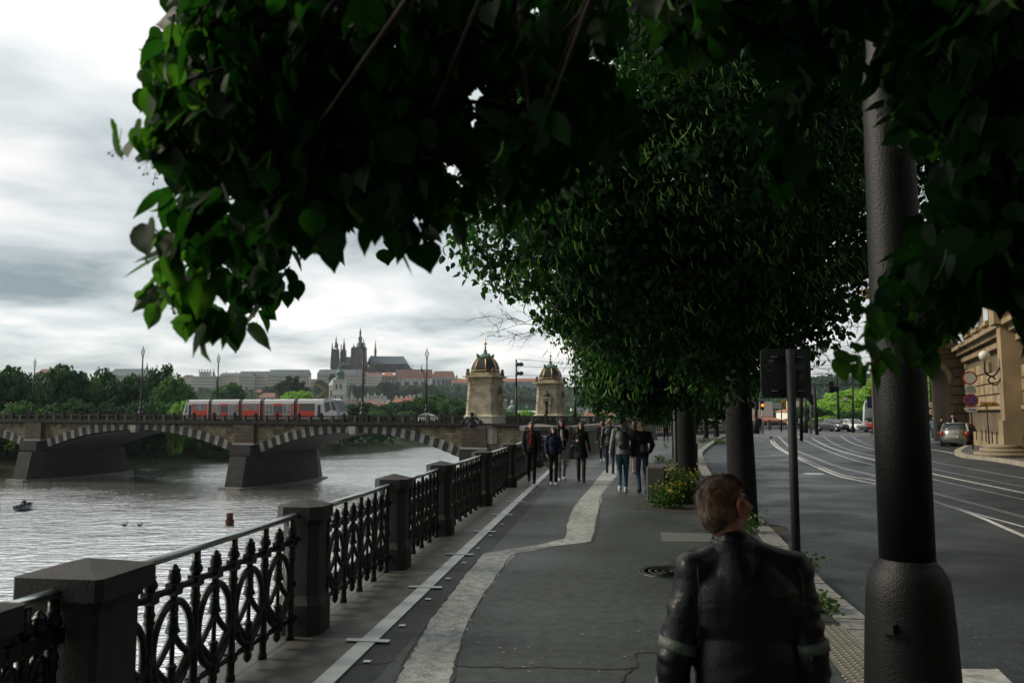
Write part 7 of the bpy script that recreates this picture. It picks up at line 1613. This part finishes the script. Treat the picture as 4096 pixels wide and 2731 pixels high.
    for i in (0, 1):
        if sleeves: capsule(mb, sh[i], el[i], .062*wa_+fatarm, .052*wa_+fatarm); capsule(mb, el[i], hd[i]-(hd[i]-el[i])*.06, .052*wa_+fatarm, .038+fatarm*.7)
        else: capsule(mb, sh[i], sh[i].lerp(el[i], .5), .06, .056)
    pf = (lambda p: .006*noise.noise(Vector((p.x*7, p.y*7, p.z*24)))+(.006*math.sin(p.z*95) if fatarm else 0)) if vox < .018 else None
    remesh(mb, 'jacket' if topkind != 'dress' else 'dress', cm(top, 'leather' if topkind == 'leather' else 'cloth'), t, vox, 2, pf)
    if opened:
        mb = MB(); ell(mb, (0, .028, 1.22+zo), (.085*wa_+.012, .115, .26)); ell(mb, (0, .03, 1.0+zo), (.09, .11, .12)); remesh(mb, 'shirt', cm(opened), t, vox, 1)
    if beard: mb = MB(); ell(mb, hp(0, .048, -.075), (.046, .05, .04)); remesh(mb, 'beard', hm, t, .009, 1)
    return t, hp
def back_(a): return R(a)
D2R = R
def GP(px, py, z=0): return G(px, py, z)
TO = math.pi      # facing the viewer
person('man in open dark puffer jacket over a red shirt, walking towards the camera', GP(2126, 1931), TO-.08, 1.71, ((-.09, .20, .0), (.08, -.18, .05)), ((-.27, .06, .84), (.20, .10, .90)), 'dark', 'black', 'black', 'darkb', opened='red', beard=True, fatarm=.012)
t, hp = person('woman in navy puffer jacket wearing a white face mask, hands in pockets', GP(2214, 1938), TO, 1.58, ((-.07, .10, 0), (.07, -.06, 0)), ((-.20, .10, .92), (.20, .10, .92)), 'navy', 'black', 'white', 'black', .18, female=True, fatarm=.014)
mb = MB(); ell(mb, hp(0, .072, -.05), (.048, .045, .042)); remesh(mb, 'face_mask', cm('white'), t, .009, 1)
t, hp = person('tall woman in black jacket and white top looking up from her red phone', GP(2246, 1921), TO+.05, 1.76, ((-.08, -.10, .02), (.08, .18, 0)), ((-.05, .26, 1.17), (.07, .25, 1.17)), 'black', 'lgrey', 'white', 'brown', .24, female=True, opened='white')
mb = MB(); mb.box((.01, .29, 1.2), (.075, .15, .012)); o = mb.build('phone', cm('red')); o.matrix_world = t.matrix_world; tag(o, 'red phone held by the tall woman in black jacket', 'phone'); o.location = GP(2246, 1921); o.rotation_euler = (0, 0, TO+.05)
mb = MB(); mb.tube([hp(-.06, .06, .085), hp(0, .085, .10), hp(.06, .06, .085)], .014, 6); mb.build('sunglasses', m_eye, t)
mb = MB(); ell(mb, (.20, .16, 1.05), (.05, .02, .07)); remesh(mb, 'hanging_mask', cm('white'), t, .01, 1)
t, hp = person('woman in short black coat, dark tights and boots with a bag at her hip', GP(2325, 1925), TO-.1, 1.68, ((-.08, .16, 0), (.07, -.08, 0)), ((-.28, -.02, .80), (.14, .18, 1.20)), 'black', 'tights', 'black', 'darkb', .26, female=True, skirt=.70)
for i, s in enumerate((-1, 1)):
    mb = MB(); capsule(mb, (s*.075, (.15, -.08)[i], .10), (s*.077, (.13, -.06)[i], .30), .05, .055); mb.build('boot_shaft', cm('black', 'leather'), t)
bg_ = thing('handbag', 'small shiny black shoulder bag of the woman in the short black coat', 'bag', GP(2325, 1925), TO-.1); mb = MB(); ell(mb, (.24, .04, .98), (.06, .12, .09)); remesh(mb, 'bag_body', cm('black', 'leather'), bg_, .014, 1); mb = MB(); mb.tube([(.22, .1, 1.03), (.14, .13, 1.25), (.10, .02, 1.44)], .008, 5); mb.build('strap', cm('black', 'leather'), bg_)
person('woman with long red hair in black walking away', GP(2411, 1847), -.1, 1.64, ((-.07, .2, 0), (.07, -.22, .06)), ((-.24, .05, .85), (.24, -.05, .85)), 'black', 'black', 'white', 'red', .17, female=True)
person('bald man in dark leather jacket and jeans walking away', GP(2440, 1893), -.15, 1.77, ((-.10, .24, 0), (.10, -.20, .02)), ((-.27, -.05, .84), (.26, .12, .86)), 'dark', 'jeans', 'black', 'brown', bald=True, topkind='leather', head_rz=-.6)
t, hp = person('young man in grey sweatshirt and light jeans with a patterned backpack', GP(2493, 1968), -.12, 1.85, ((-.08, -.16, .04), (.06, .10, 0)), ((-.30, -.02, .84), (.29, .06, .86)), 'grey', 'jeansl', 'white', 'brown', head_rz=-.9)
bp_ = thing('backpack', 'dark patterned backpack on the back of the man in the grey sweatshirt', 'backpack', GP(2493, 1968), -.12); bp_.scale = (1.06,)*3
m_bpk = M('patterned_nylon', (.02, .018, .022), .5, .95, 26, .5, 60)
mb = MB(); ell(mb, (0, -.20, 1.20), (.15, .11, .22)); ell(mb, (0, -.25, 1.10), (.12, .08, .12)); remesh(mb, 'bag_body', m_bpk, bp_, .012, 2)
for s in (-1, 1): mb = MB(); mb.tube(crv([(s*.10, -.13, 1.42), (s*.115, -.02, 1.495), (s*.13, .11, 1.38), (s*.14, .06, 1.15)], 5), .02, 6); mb.build('strap', cm('black'), bp_)
person('woman with long brown hair and bare legs in white sneakers, mostly hidden', GP(2541, 1893), -.3, 1.70, ((-.07, .10, 0), (.07, -.12, .03)), ((-.10, .22, 1.25), (.22, .0, .9)), 'black', 'black', 'white', 'brown', .22, female=True, bare=True, skirt=.72)
t, hp = person('blonde woman in black jacket and wide blue jeans walking away', GP(2570, 1970), .05, 1.76, ((-.08, -.05, .02), (.09, -.14, 0)), ((-.25, .0, .84), (.24, .18, .98)), 'black', 'jeans', 'black', 'blonde', .11, female=True, head_rz=-.2, fatarm=.02)
bp_ = thing('backpack', 'small round black backpack worn by the blonde woman', 'backpack', GP(2570, 1970), .05); mb = MB(); ell(mb, (.02, -.17, 1.08), (.11, .07, .13)); ell(mb, (.02, -.21, 1.04), (.085, .05, .08)); remesh(mb, 'bag_body', cm('black', 'leather'), bp_, .012, 1)
for s in (-1, 1): mb = MB(); mb.tube(crv([(.02+s*.07, -.12, 1.18), (s*.11, -.06, 1.47), (s*.13, .1, 1.38)], 5), .014, 6); mb.build('strap', cm('black'), bp_)
person('man in dark suit walking away in the distance left of the pale meter pole', GP(2664, 1767), -.1, 1.8, ((-.1, .22, 0), (.1, -.24, .06)), ((-.27, -.1, .84), (.26, .12, .86)), 'suit', 'suit', 'black', 'brown', vox=.02)
# distant people
dg_ = 'distant people'
def far(label, loc, rz, h=1.74, **k): k.setdefault('vox', .03); k.setdefault('group', dg_); return person(label, loc, rz, h, **k)
p = bw(bt(2463, 2), 2, .35); far('person in white shirt leaning on the bridge balustrade at right', p, 0, top='white', legs='black')
p = bw(bt(2480, 2), 2, .35); far('person in dark coat beside the white shirted one on the bridge', p, 0, 1.8, top='black', legs='black', hair='black')
p = bw(bt(947, 2), 2, .40); far('dark dressed person on the bridge in front of the tram doors', p, R(60), top='black', legs='black', hair='black')
p = bw(bt(955, 2), 2, .40); far('person in pale coat on the bridge in front of the tram', p, R(70), 1.78, top='white', legs='dark', hair='brown')
p = Vector((at(3733, 1700, 61).x, 61, -.13)); far('woman in light denim jacket and jeans with long hair seen through the arch', p, TO-.4, 1.76, top='denim', legs='jeansl', shoes='white', hair='darkb', hairlen=.28, female=True, vox=.02)
p = Vector((at(3812, 1700, 50.3).x, 50.3, -.0)); far('man in dark jacket and white shirt standing behind the silver hatchback', p, TO-.4, 1.86, top='black', legs='black', opened='white', hair='black', vox=.02)
p = Vector((at(3767, 1700, 51.0).x, 51.0, -.13)); far('woman with brown hair behind the silver hatchback, only her head showing', p, TO-.3, 1.72, top='black', legs='black', hair='brown', hairlen=.2, female=True, vox=.02)
p = Vector((at(3697, 1700, 58).x, 58, -.13)); far('dark dressed person in the arch beside the lamp post', p, TO-.4, 1.8, top='black', legs='black', hair='black')
p = Vector((at(2900, 1700, 84).x, 84, -.1)); far('person behind the stone balustrade between the thin trunks', p, 1.2, 1.85, top='dark', legs='black', hair='black')
p = Vector((at(2862, 1700, 80).x, 80, -.1)); far('person in pale top behind the thin trunks near the balustrade', p, 1.2, 1.7, top='lgrey', legs='black', hair='black')
p = Vector((at(3203, 1700, 90).x, 90, -.13)); far('pedestrian with a red hat in front of the distant railing', p, TO, 1.7, top='lgrey', legs='dark', hair='red')
p = Vector((at(3038, 1700, 82).x, 82, -.13)); far('dark figure standing at the foot of the thick tram mast', p, TO, 1.75, top='black', legs='black', hair='black')
bk = at(1444, 1800, 235); bk.z = hz(bk.x, bk.y); far('tiny person in white standing on the island bank under the right arch', bk, TO, 2.0, top='white', legs='dark')
bk = at(1470, 1810, 236); bk.z = hz(bk.x, bk.y); far('tiny person sitting on the grass under the right arch', bk, 1.0, 1.8, top='dark', legs='dark', sit=True, feet=((-.1, .6, 0), (.1, .6, 0)), hands=((-.2, .2, .8), (.2, .2, .8)))
# ---------------------------------------------------------------- boats, buoy, ducks
def boat(loc, rz, label, L_=3.6, w=.75, hull=None, cat='boat'):
    t = thing('rowing_boat', label, cat, loc, rz); st = []
    for (y, ww, zb) in ((-1, .72, .08), (-.6, .9, 0), (0, 1, 0), (.5, .8, .05), (.8, .45, .15), (1, .04, .35)): st.append((y*L_/2, ww*w, zb))
    mb = MB(); vs = []
    for (y, ww, zb) in st: vs += [(-ww, y, .55+zb*.5), (-ww*.75, y, .1+zb), (0, y, zb-.05), (ww*.75, y, .1+zb), (ww, y, .55+zb*.5), (ww*.9, y, .53+zb*.5), (ww*.68, y, .18+zb), (0, y, .05+zb), (-ww*.68, y, .18+zb), (-ww*.9, y, .53+zb*.5)]
    n = 10; fs = [tuple(range(n)), tuple(range(5*n, 6*n))]
    for i in range(5):
        for k in range(n): fs.append((i*n+k, i*n+(k+1) % n, (i+1)*n+(k+1) % n, (i+1)*n+k))
    mb.add(vs, fs); mb.build('hull', hull, t); mb = MB(); mb.box((0, -.3, .38), (w*1.7, .3, .05)); mb.box((0, .6, .4), (w*1.4, .3, .05)); mb.build('bench', m_td, t)
    return t
m_hull = M('blue_hull', (.02, .05, .11), .4, .2, 4)
p = G(64, 2043, ZW); bt_ = boat(p+Vector((0, 1.6, 0)), R(8), 'small blue rowing boat on the river near the left edge', hull=m_hull)
text(bt_, '3', (-.25, -1.82, .33), .3, m_swht)
far('boatman in orange life vest sitting in the small blue boat', p+Vector((0, 1.5, .38)), TO, 1.75, top='dark', legs='dark', opened='orange', sit=True, feet=((-.12, .5, -.3), (.12, .5, -.3)), hands=((-.2, .3, 1.1), (.2, .3, 1.1)), vox=.025, hair='black')
p = G(1262, 2050, ZW); boat(p, R(80), 'pedal boat mostly hidden behind the granite pillar with two people in it', 3.4, .8, m_wcar, 'boat')
far('left one of two people in the boat behind the granite pillar', p+Vector((-.62, 0, .55)), TO, 1.8, top='white', legs='dark', sit=True, feet=((-.12, .5, -.3), (.12, .5, -.3)), hair='red', vox=.025)
far('right one of two people in the boat behind the granite pillar', p+Vector((.66, 0, .55)), TO, 1.8, top='red', legs='dark', sit=True, feet=((-.12, .5, -.3), (.12, .5, -.3)), hair='brown', vox=.025)
p = G(918, 2098, ZW); t = thing('buoy', 'dark red cylindrical buoy floating on the river', 'buoy', p); m_bu = M('buoy_red', (.07, .012, .010), .6, .25, 4)
mb = MB(); mb.lathe([(.42, -.1), (.42, .14)], 20); mb.build('black_float', m_sblk, t); mb = MB(); mb.lathe([(.44, .14), (.46, .2), (.46, .48), (.44, .52)], 20); mb.build('collar', m_bu, t); mb = MB(); mb.lathe([(.34, .5), (.34, 1.0), (.36, 1.05), (.36, 1.2), (.05, 1.22)], 20); mb.build('drum', m_bu, t)
m_dk = M('duck_brown', (.05, .045, .04), .8, .4, 20)
for i, (x, y) in enumerate(((497, 2103), (559, 2104))):
    p = G(x, y, ZW); t = thing('duck', ('left' if i == 0 else 'right')+' one of two ducks swimming on the river', 'duck', p, R(-85 if i == 0 else -95), 'ducks on the river'); mb = MB()
    ell(mb, (0, 0, .10), (.12, .24, .10)); capsule(mb, (0, .17, .14), (0, .25, .32), .05, .04); ell(mb, (0, .29, .34), (.05, .075, .05)); capsule(mb, (0, .34, .33), (0, .42, .32), .02, .012); capsule(mb, (0, -.2, .14), (0, -.32, .2), .05, .02); remesh(mb, 'body', m_dk, t, .02, 1)
# ---------------------------------------------------------------- the man in the leather jacket
ML = Vector((.785, 2.76, 0)); t = thing('person', 'man in black leather jacket with reflective sleeve bands seen from behind, nearest figure', 'person', ML, R(-3))
hrz = R(-53); Hc = Vector((-.057, .02, 1.622)); HRm = (Euler((R(-4), R(-9), 0)).to_matrix() @ Euler((0, 0, hrz)).to_matrix())*HS
def hq(x, y, z): return Hc+HRm @ Vector((x, y, z))
HE = (HRm*(1/HS)).to_euler()
mb = MB()
ell(mb, hq(0, -.005, .012), (.077, .094, .108), HE, 24, 16); ell(mb, hq(0, .03, -.05), (.060, .068, .070), HE, 20, 14); ell(mb, hq(0, -.05, -.02), (.066, .055, .07), HE); ell(mb, hq(0, .06, -.085), (.032, .035, .03), HE)
capsule(mb, hq(0, .098, .02), hq(0, .122, -.018), .010, .015, 8); ell(mb, hq(0, .09, .035), (.05, .018, .012), HE); ell(mb, hq(0, .095, -.052), (.026, .018, .014), HE)
for s in (-1, 1):
    ell(mb, hq(s*.058, .06, -.01), (.02, .03, .025), HE)
capsule(mb, (-.03, -.01, 1.44), Hc+Vector((.01, -.02, -.05)), .058, .053)
for i, (s, sh_, e_, h_) in enumerate(((-1, (-.165, 0, 1.38), (-.240, -.03, 1.14), (-.250, .03, .88)), (1, (.165, 0, 1.38), (.212, -.03, 1.13), (.230, .04, .87)))):
    capsule(mb, sh_, e_, .05, .042); capsule(mb, e_, h_, .042, .028); dn = (Vector(h_)-Vector(e_)).normalized(); hv = Vector(h_); ell(mb, hv+dn*.05, (.022, .042, .05))
    for f in range(4): b0 = hv+dn*.085+Vector((0, .03-.02*f, 0)); ln = (.04, .05, .046, .034)[f]; c1 = b0+dn*ln*.5; capsule(mb, b0, c1, .0105, .0095, 8); capsule(mb, c1, c1+(dn+Vector((-s*.5, 0, 0))).normalized()*ln*.6, .0095, .008, 8)
    capsule(mb, hv+dn*.02+Vector((0, .035, 0)), hv+dn*.07+Vector((-s*.015, .058, 0)), .012, .010, 8)
ell(mb, (0, 0, 1.26), (.15, .09, .17)); ell(mb, (0, 0, .98), (.15, .1, .16))
for s in (-1, 1): capsule(mb, (s*.09, 0, .92), (s*.1, s*.05, .5), .08, .055); capsule(mb, (s*.1, s*.05, .5), (s*.1, s*.12-.03, .09), .05, .035); ell(mb, (s*.1, s*.12+.03, .05), (.04, .12, .04))
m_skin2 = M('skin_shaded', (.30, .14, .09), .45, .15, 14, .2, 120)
remesh(mb, 'body', m_skin2, t, .0065, 3)
for s in (-1, 1):   # ears with a folded rim
    mb = MB(); pts = crv([hq(s*.082, .012, -.036), hq(s*.092, .022, -.012), hq(s*.098, .012, .018), hq(s*.100, -.010, .030), hq(s*.098, -.024, .014), hq(s*.090, -.016, -.014), hq(s*.083, -.002, -.036), hq(s*.082, .008, -.040)], 5); mb.tube(pts, .0065, 8); ell(mb, hq(s*.084, -.002, -.002), (.006, .020, .030), HE); ell(mb, hq(s*.082, .004, -.036), (.007, .009, .010), HE)
    remesh(mb, 'ear', M('ear_skin', (.42, .15, .09), .45, .15, 14), t, .003, 2)
    q = MB(); ell(q, hq(s*.032, .094, .014), (.012, .009, .007), HE, 10, 6); q.build('eye', m_eye, t)
q = MB(); q.tube([hq(-.02, .112, -.052), hq(0, .117, -.05), hq(.02, .112, -.052)], .004, 6); q.build('mouth', m_lip, t)
mb = MB(); mb.tube(crv([(-.165, -.095, 1.33), (-.10, -.125, 1.345), (0, -.137, 1.35), (.10, -.125, 1.345), (.165, -.095, 1.33)], 6), .0022, 6); mb.build('yoke_seam', M('black_leather', (.0025, .0035, .0055), .34, .3, 14, .15, 110, 0, .34), t)
# hair: short strands combed back with a thin spot on the crown
m_h1 = M('hair_sandy', (.19, .105, .05), .42, .5, 60, 0, 60, 0, .6); m_h2 = M('hair_base', (.035, .020, .012), .8, .3, 60)
mb = MB(); ell(mb, hq(0, -.008, .014), (.080, .0965, .1105), HE, 32, 20); ell(mb, hq(0, -.056, -.02), (.067, .054, .068), HE, 24, 16)
cap_o = remesh(mb, 'hair_base', m_h2, t, .004, 1)
inv = HRm.inverted(); bm = bmesh.new(); bm.from_mesh(cap_o.data)
spot = (inv @ Vector((-.45, -.62, .62))).normalized()
def hair_ok(l):
    n_ = Vector((l.x/.08, l.y/.10, l.z/.108))
    if l.y > .035 and l.z < .07-.2*max(0, l.y-.03): return False
    if l.y > -.005 and l.z < .03 and l.y > -.02+(.03-l.z)*-.3: return False
    if l.z < -.088: return False
    return True
for v in list(bm.verts):
    l = inv @ (v.co-Hc)
    if not hair_ok(l) or Vector((l.x/.08, l.y/.10, l.z/.108)).normalized().dot(spot) > .955: bm.verts.remove(v)
bm.to_mesh(cap_o.data); bm.free()
rng = np.random.default_rng(88); random.seed(88); mb = MB(); cnt = 0
while cnt < 9000:
    d = Vector((random.gauss(0, 1), random.gauss(0, 1), random.gauss(0, 1))).normalized(); l = Vector((d.x*.078, d.y*.094-.003, d.z*.109+.012))
    if d.y < 0: l.y -= .016*max(0, min(1, (.04-l.z)/.09))
    if not hair_ok(l): continue
    ds = d.dot(spot)
    if ds > .93 and random.random() < .82: continue
    lenh = .018+.022*max(0, min(1, (l.z+.02)/.09)); 
    if l.y > .03 and l.z > .05: lenh = .036
    flow = Vector((.25*math.sin(d.x*9), -.9, -.35)) if l.z > .03 and l.y < .05 else Vector((0, -.25, -1.0))
    if l.y > .03: flow = Vector((.5+random.uniform(-.3, .3), -.2, .35))
    tg = (flow-d*flow.dot(d)).normalized()+Vector((random.gauss(0, .25), random.gauss(0, .25), random.gauss(0, .2))); lift = .08+(.28 if l.y > .03 and l.z > .05 else .14 if l.z > .05 else .06)
    p0 = l*1.01; p1 = p0+tg*lenh*.5+d*lenh*lift*.7; p2 = p0+tg*lenh+d*lenh*lift*.6-Vector((0, 0, .12*lenh)); sd2 = tg.cross(d).normalized()*.0011
    mb.add([hq(*(p0-sd2)), hq(*(p0+sd2)), hq(*(p1+sd2)), hq(*(p1-sd2)), hq(*(p2+sd2*.2)), hq(*(p2-sd2*.2))], [(0, 1, 2, 3), (3, 2, 4, 5)]); cnt += 1
hs = mb.build('hair', m_h1, t, fix=False); hs['kind'] = 'stuff'
# jacket
m_lea = M('black_leather', (.0025, .0035, .0055), .34, .3, 14, .15, 110, 0, .34)
def crease(p):
    q_ = Vector((p.x*6, p.y*6, p.z*16)); w1 = noise.noise(q_+Vector((3, 1, 4))); w2_ = noise.noise(Vector((p.x*14, p.y*14, p.z*38))); w3 = noise.noise(Vector((p.x*26+p.z*10, p.y*22, p.z*30)))
    arm = 1.0 if abs(p.x) > .19 and p.z < 1.35 else .28+.5*max(0, 1.15-p.z)*2.5
    return arm*(.007*(1-abs(w1)*2.2)+.0035*w2_+.0008*w3)
mb = MB()
ell(mb, (0, -.005, 1.29), (.195, .122, .19), None, 28, 18); ell(mb, (0, -.01, 1.13), (.178, .122, .20), None, 28, 18); mb.lathe([(.14, 1.22), (.168, 1.12), (.172, 1.0), (.166, .965)], 28, (0, -.01, 0), True, 0, 1, .75)
capsule(mb, (-.165, -.005, 1.418), (.165, -.005, 1.418), .068, .068, 16); capsule(mb, (-.16, 0, 1.425), (.0, -.01, 1.485), .05, .06, 16); capsule(mb, (.16, 0, 1.425), (-.02, -.01, 1.485), .05, .06, 16); capsule(mb, (-.03, -.02, 1.40), (-.035, -.018, 1.50), .10, .068, 16); capsule(mb, (-.03, -.015, 1.478), (-.165, -.005, 1.418), .062, .060, 16); capsule(mb, (-.02, -.015, 1.478), (.165, -.005, 1.418), .062, .060, 16)
ell(mb, (0, -.045, 1.32), (.175, .085, .15))
for s, sh_, e_, h_ in ((-1, (-.165, 0, 1.385), (-.240, -.03, 1.14), (-.250, .03, .90)), (1, (.165, 0, 1.385), (.212, -.03, 1.13), (.230, .04, .89))):
    capsule(mb, sh_, e_, .067, .055, 16); capsule(mb, e_, h_, .055, .044, 16)
remesh(mb, 'jacket', m_lea, t, .0062, 12, crease)
mb = MB(); mb.lathe([(.074, 1.465), (.080, 1.49), (.076, 1.52), (.070, 1.528), (.064, 1.518), (.064, 1.46)], 28, (-.035, -.012, 0), True, 0, 1, .95); c_ = remesh(mb, 'collar', m_lea, t, .005, 2, lambda p: .002*noise.noise(p*30))
m_refl = M('reflective_band', (.075, .10, .075), .55, .2, 25, .2, 80)
def band(a, b, r, w_):
    a = Vector(a); b = Vector(b); dn = (b-a).normalized(); mb = MB(); mb.tube([a-dn*w_/2, a-dn*w_*.45, a+dn*w_*.45, a+dn*w_/2], [r-.004, r+.003, r+.003, r-.004], 28, False); remesh(mb, 'sleeve_band', m_refl, t, .0035, 0, lambda p: .35*crease(p)) if False else mb.build('sleeve_band', m_refl, t)
band((-.230, -.026, 1.175), (-.240, -.03, 1.14), .0615, .036); band((-.244, .0, 1.035), (-.250, .03, .90), .055, .036); band((.204, -.026, 1.178), (.212, -.03, 1.13), .0615, .036); band((.220, .003, 1.03), (.230, .04, .89), .055, .036)
for s in (-1, 1):
    mb = MB(); mb.tube(crv([(s*.150, -.03, 1.475), (s*.168, -.085, 1.42), (s*.165, -.118, 1.33), (s*.178, -.10, 1.22)], 6), .0022, 6); mb.build('sleeve_seam', m_lea, t)
mb = MB()
for s in (-1, 1): ell(mb, (s*.0, 0, .93), (.165, .118, .12)); capsule(mb, (s*.09, 0, .9), (s*.1, s*.05, .5), .092, .07); capsule(mb, (s*.1, s*.05, .5), (s*.1, s*.12-.03, .10), .068, .055)
remesh(mb, 'jeans', cm('navy'), t, .012, 2, lambda p: .004*noise.noise(Vector((p.x*8, p.y*8, p.z*26))))
for s in (-1, 1): mb = MB(); ell(mb, (s*.1, s*.12+.03, .05), (.05, .14, .05)); remesh(mb, 'shoe', cm('black', 'leather'), t, .01, 1)
# ---------------------------------------------------------------- the air
mb = MB(); mb.box((0, 1100, 79), (5200, 3400, 184)); hzo = mb.build('haze', None) if False else None
me = bpy.data.meshes.new('haze'); me.from_pydata(mb.v, [], mb.f); hzo = bpy.data.objects.new('haze', me); col.objects.link(hzo); hzo['kind'] = 'stuff'; hzo['label'] = 'thin pale evening haze over the river and city'
hm_ = bpy.data.materials.new('air'); hm_.use_nodes = True; n_ = hm_.node_tree; n_.nodes.remove(n_.nodes['Principled BSDF'])
v_ = n_.nodes.new('ShaderNodeVolumePrincipled'); v_.inputs['Color'].default_value = (.80, .90, 1.0, 1); v_.inputs['Density'].default_value = .00008; v_.inputs['Anisotropy'].default_value = .2
n_.links.new(v_.outputs[0], n_.nodes['Material Output'].inputs['Volume']); me.materials.append(hm_)
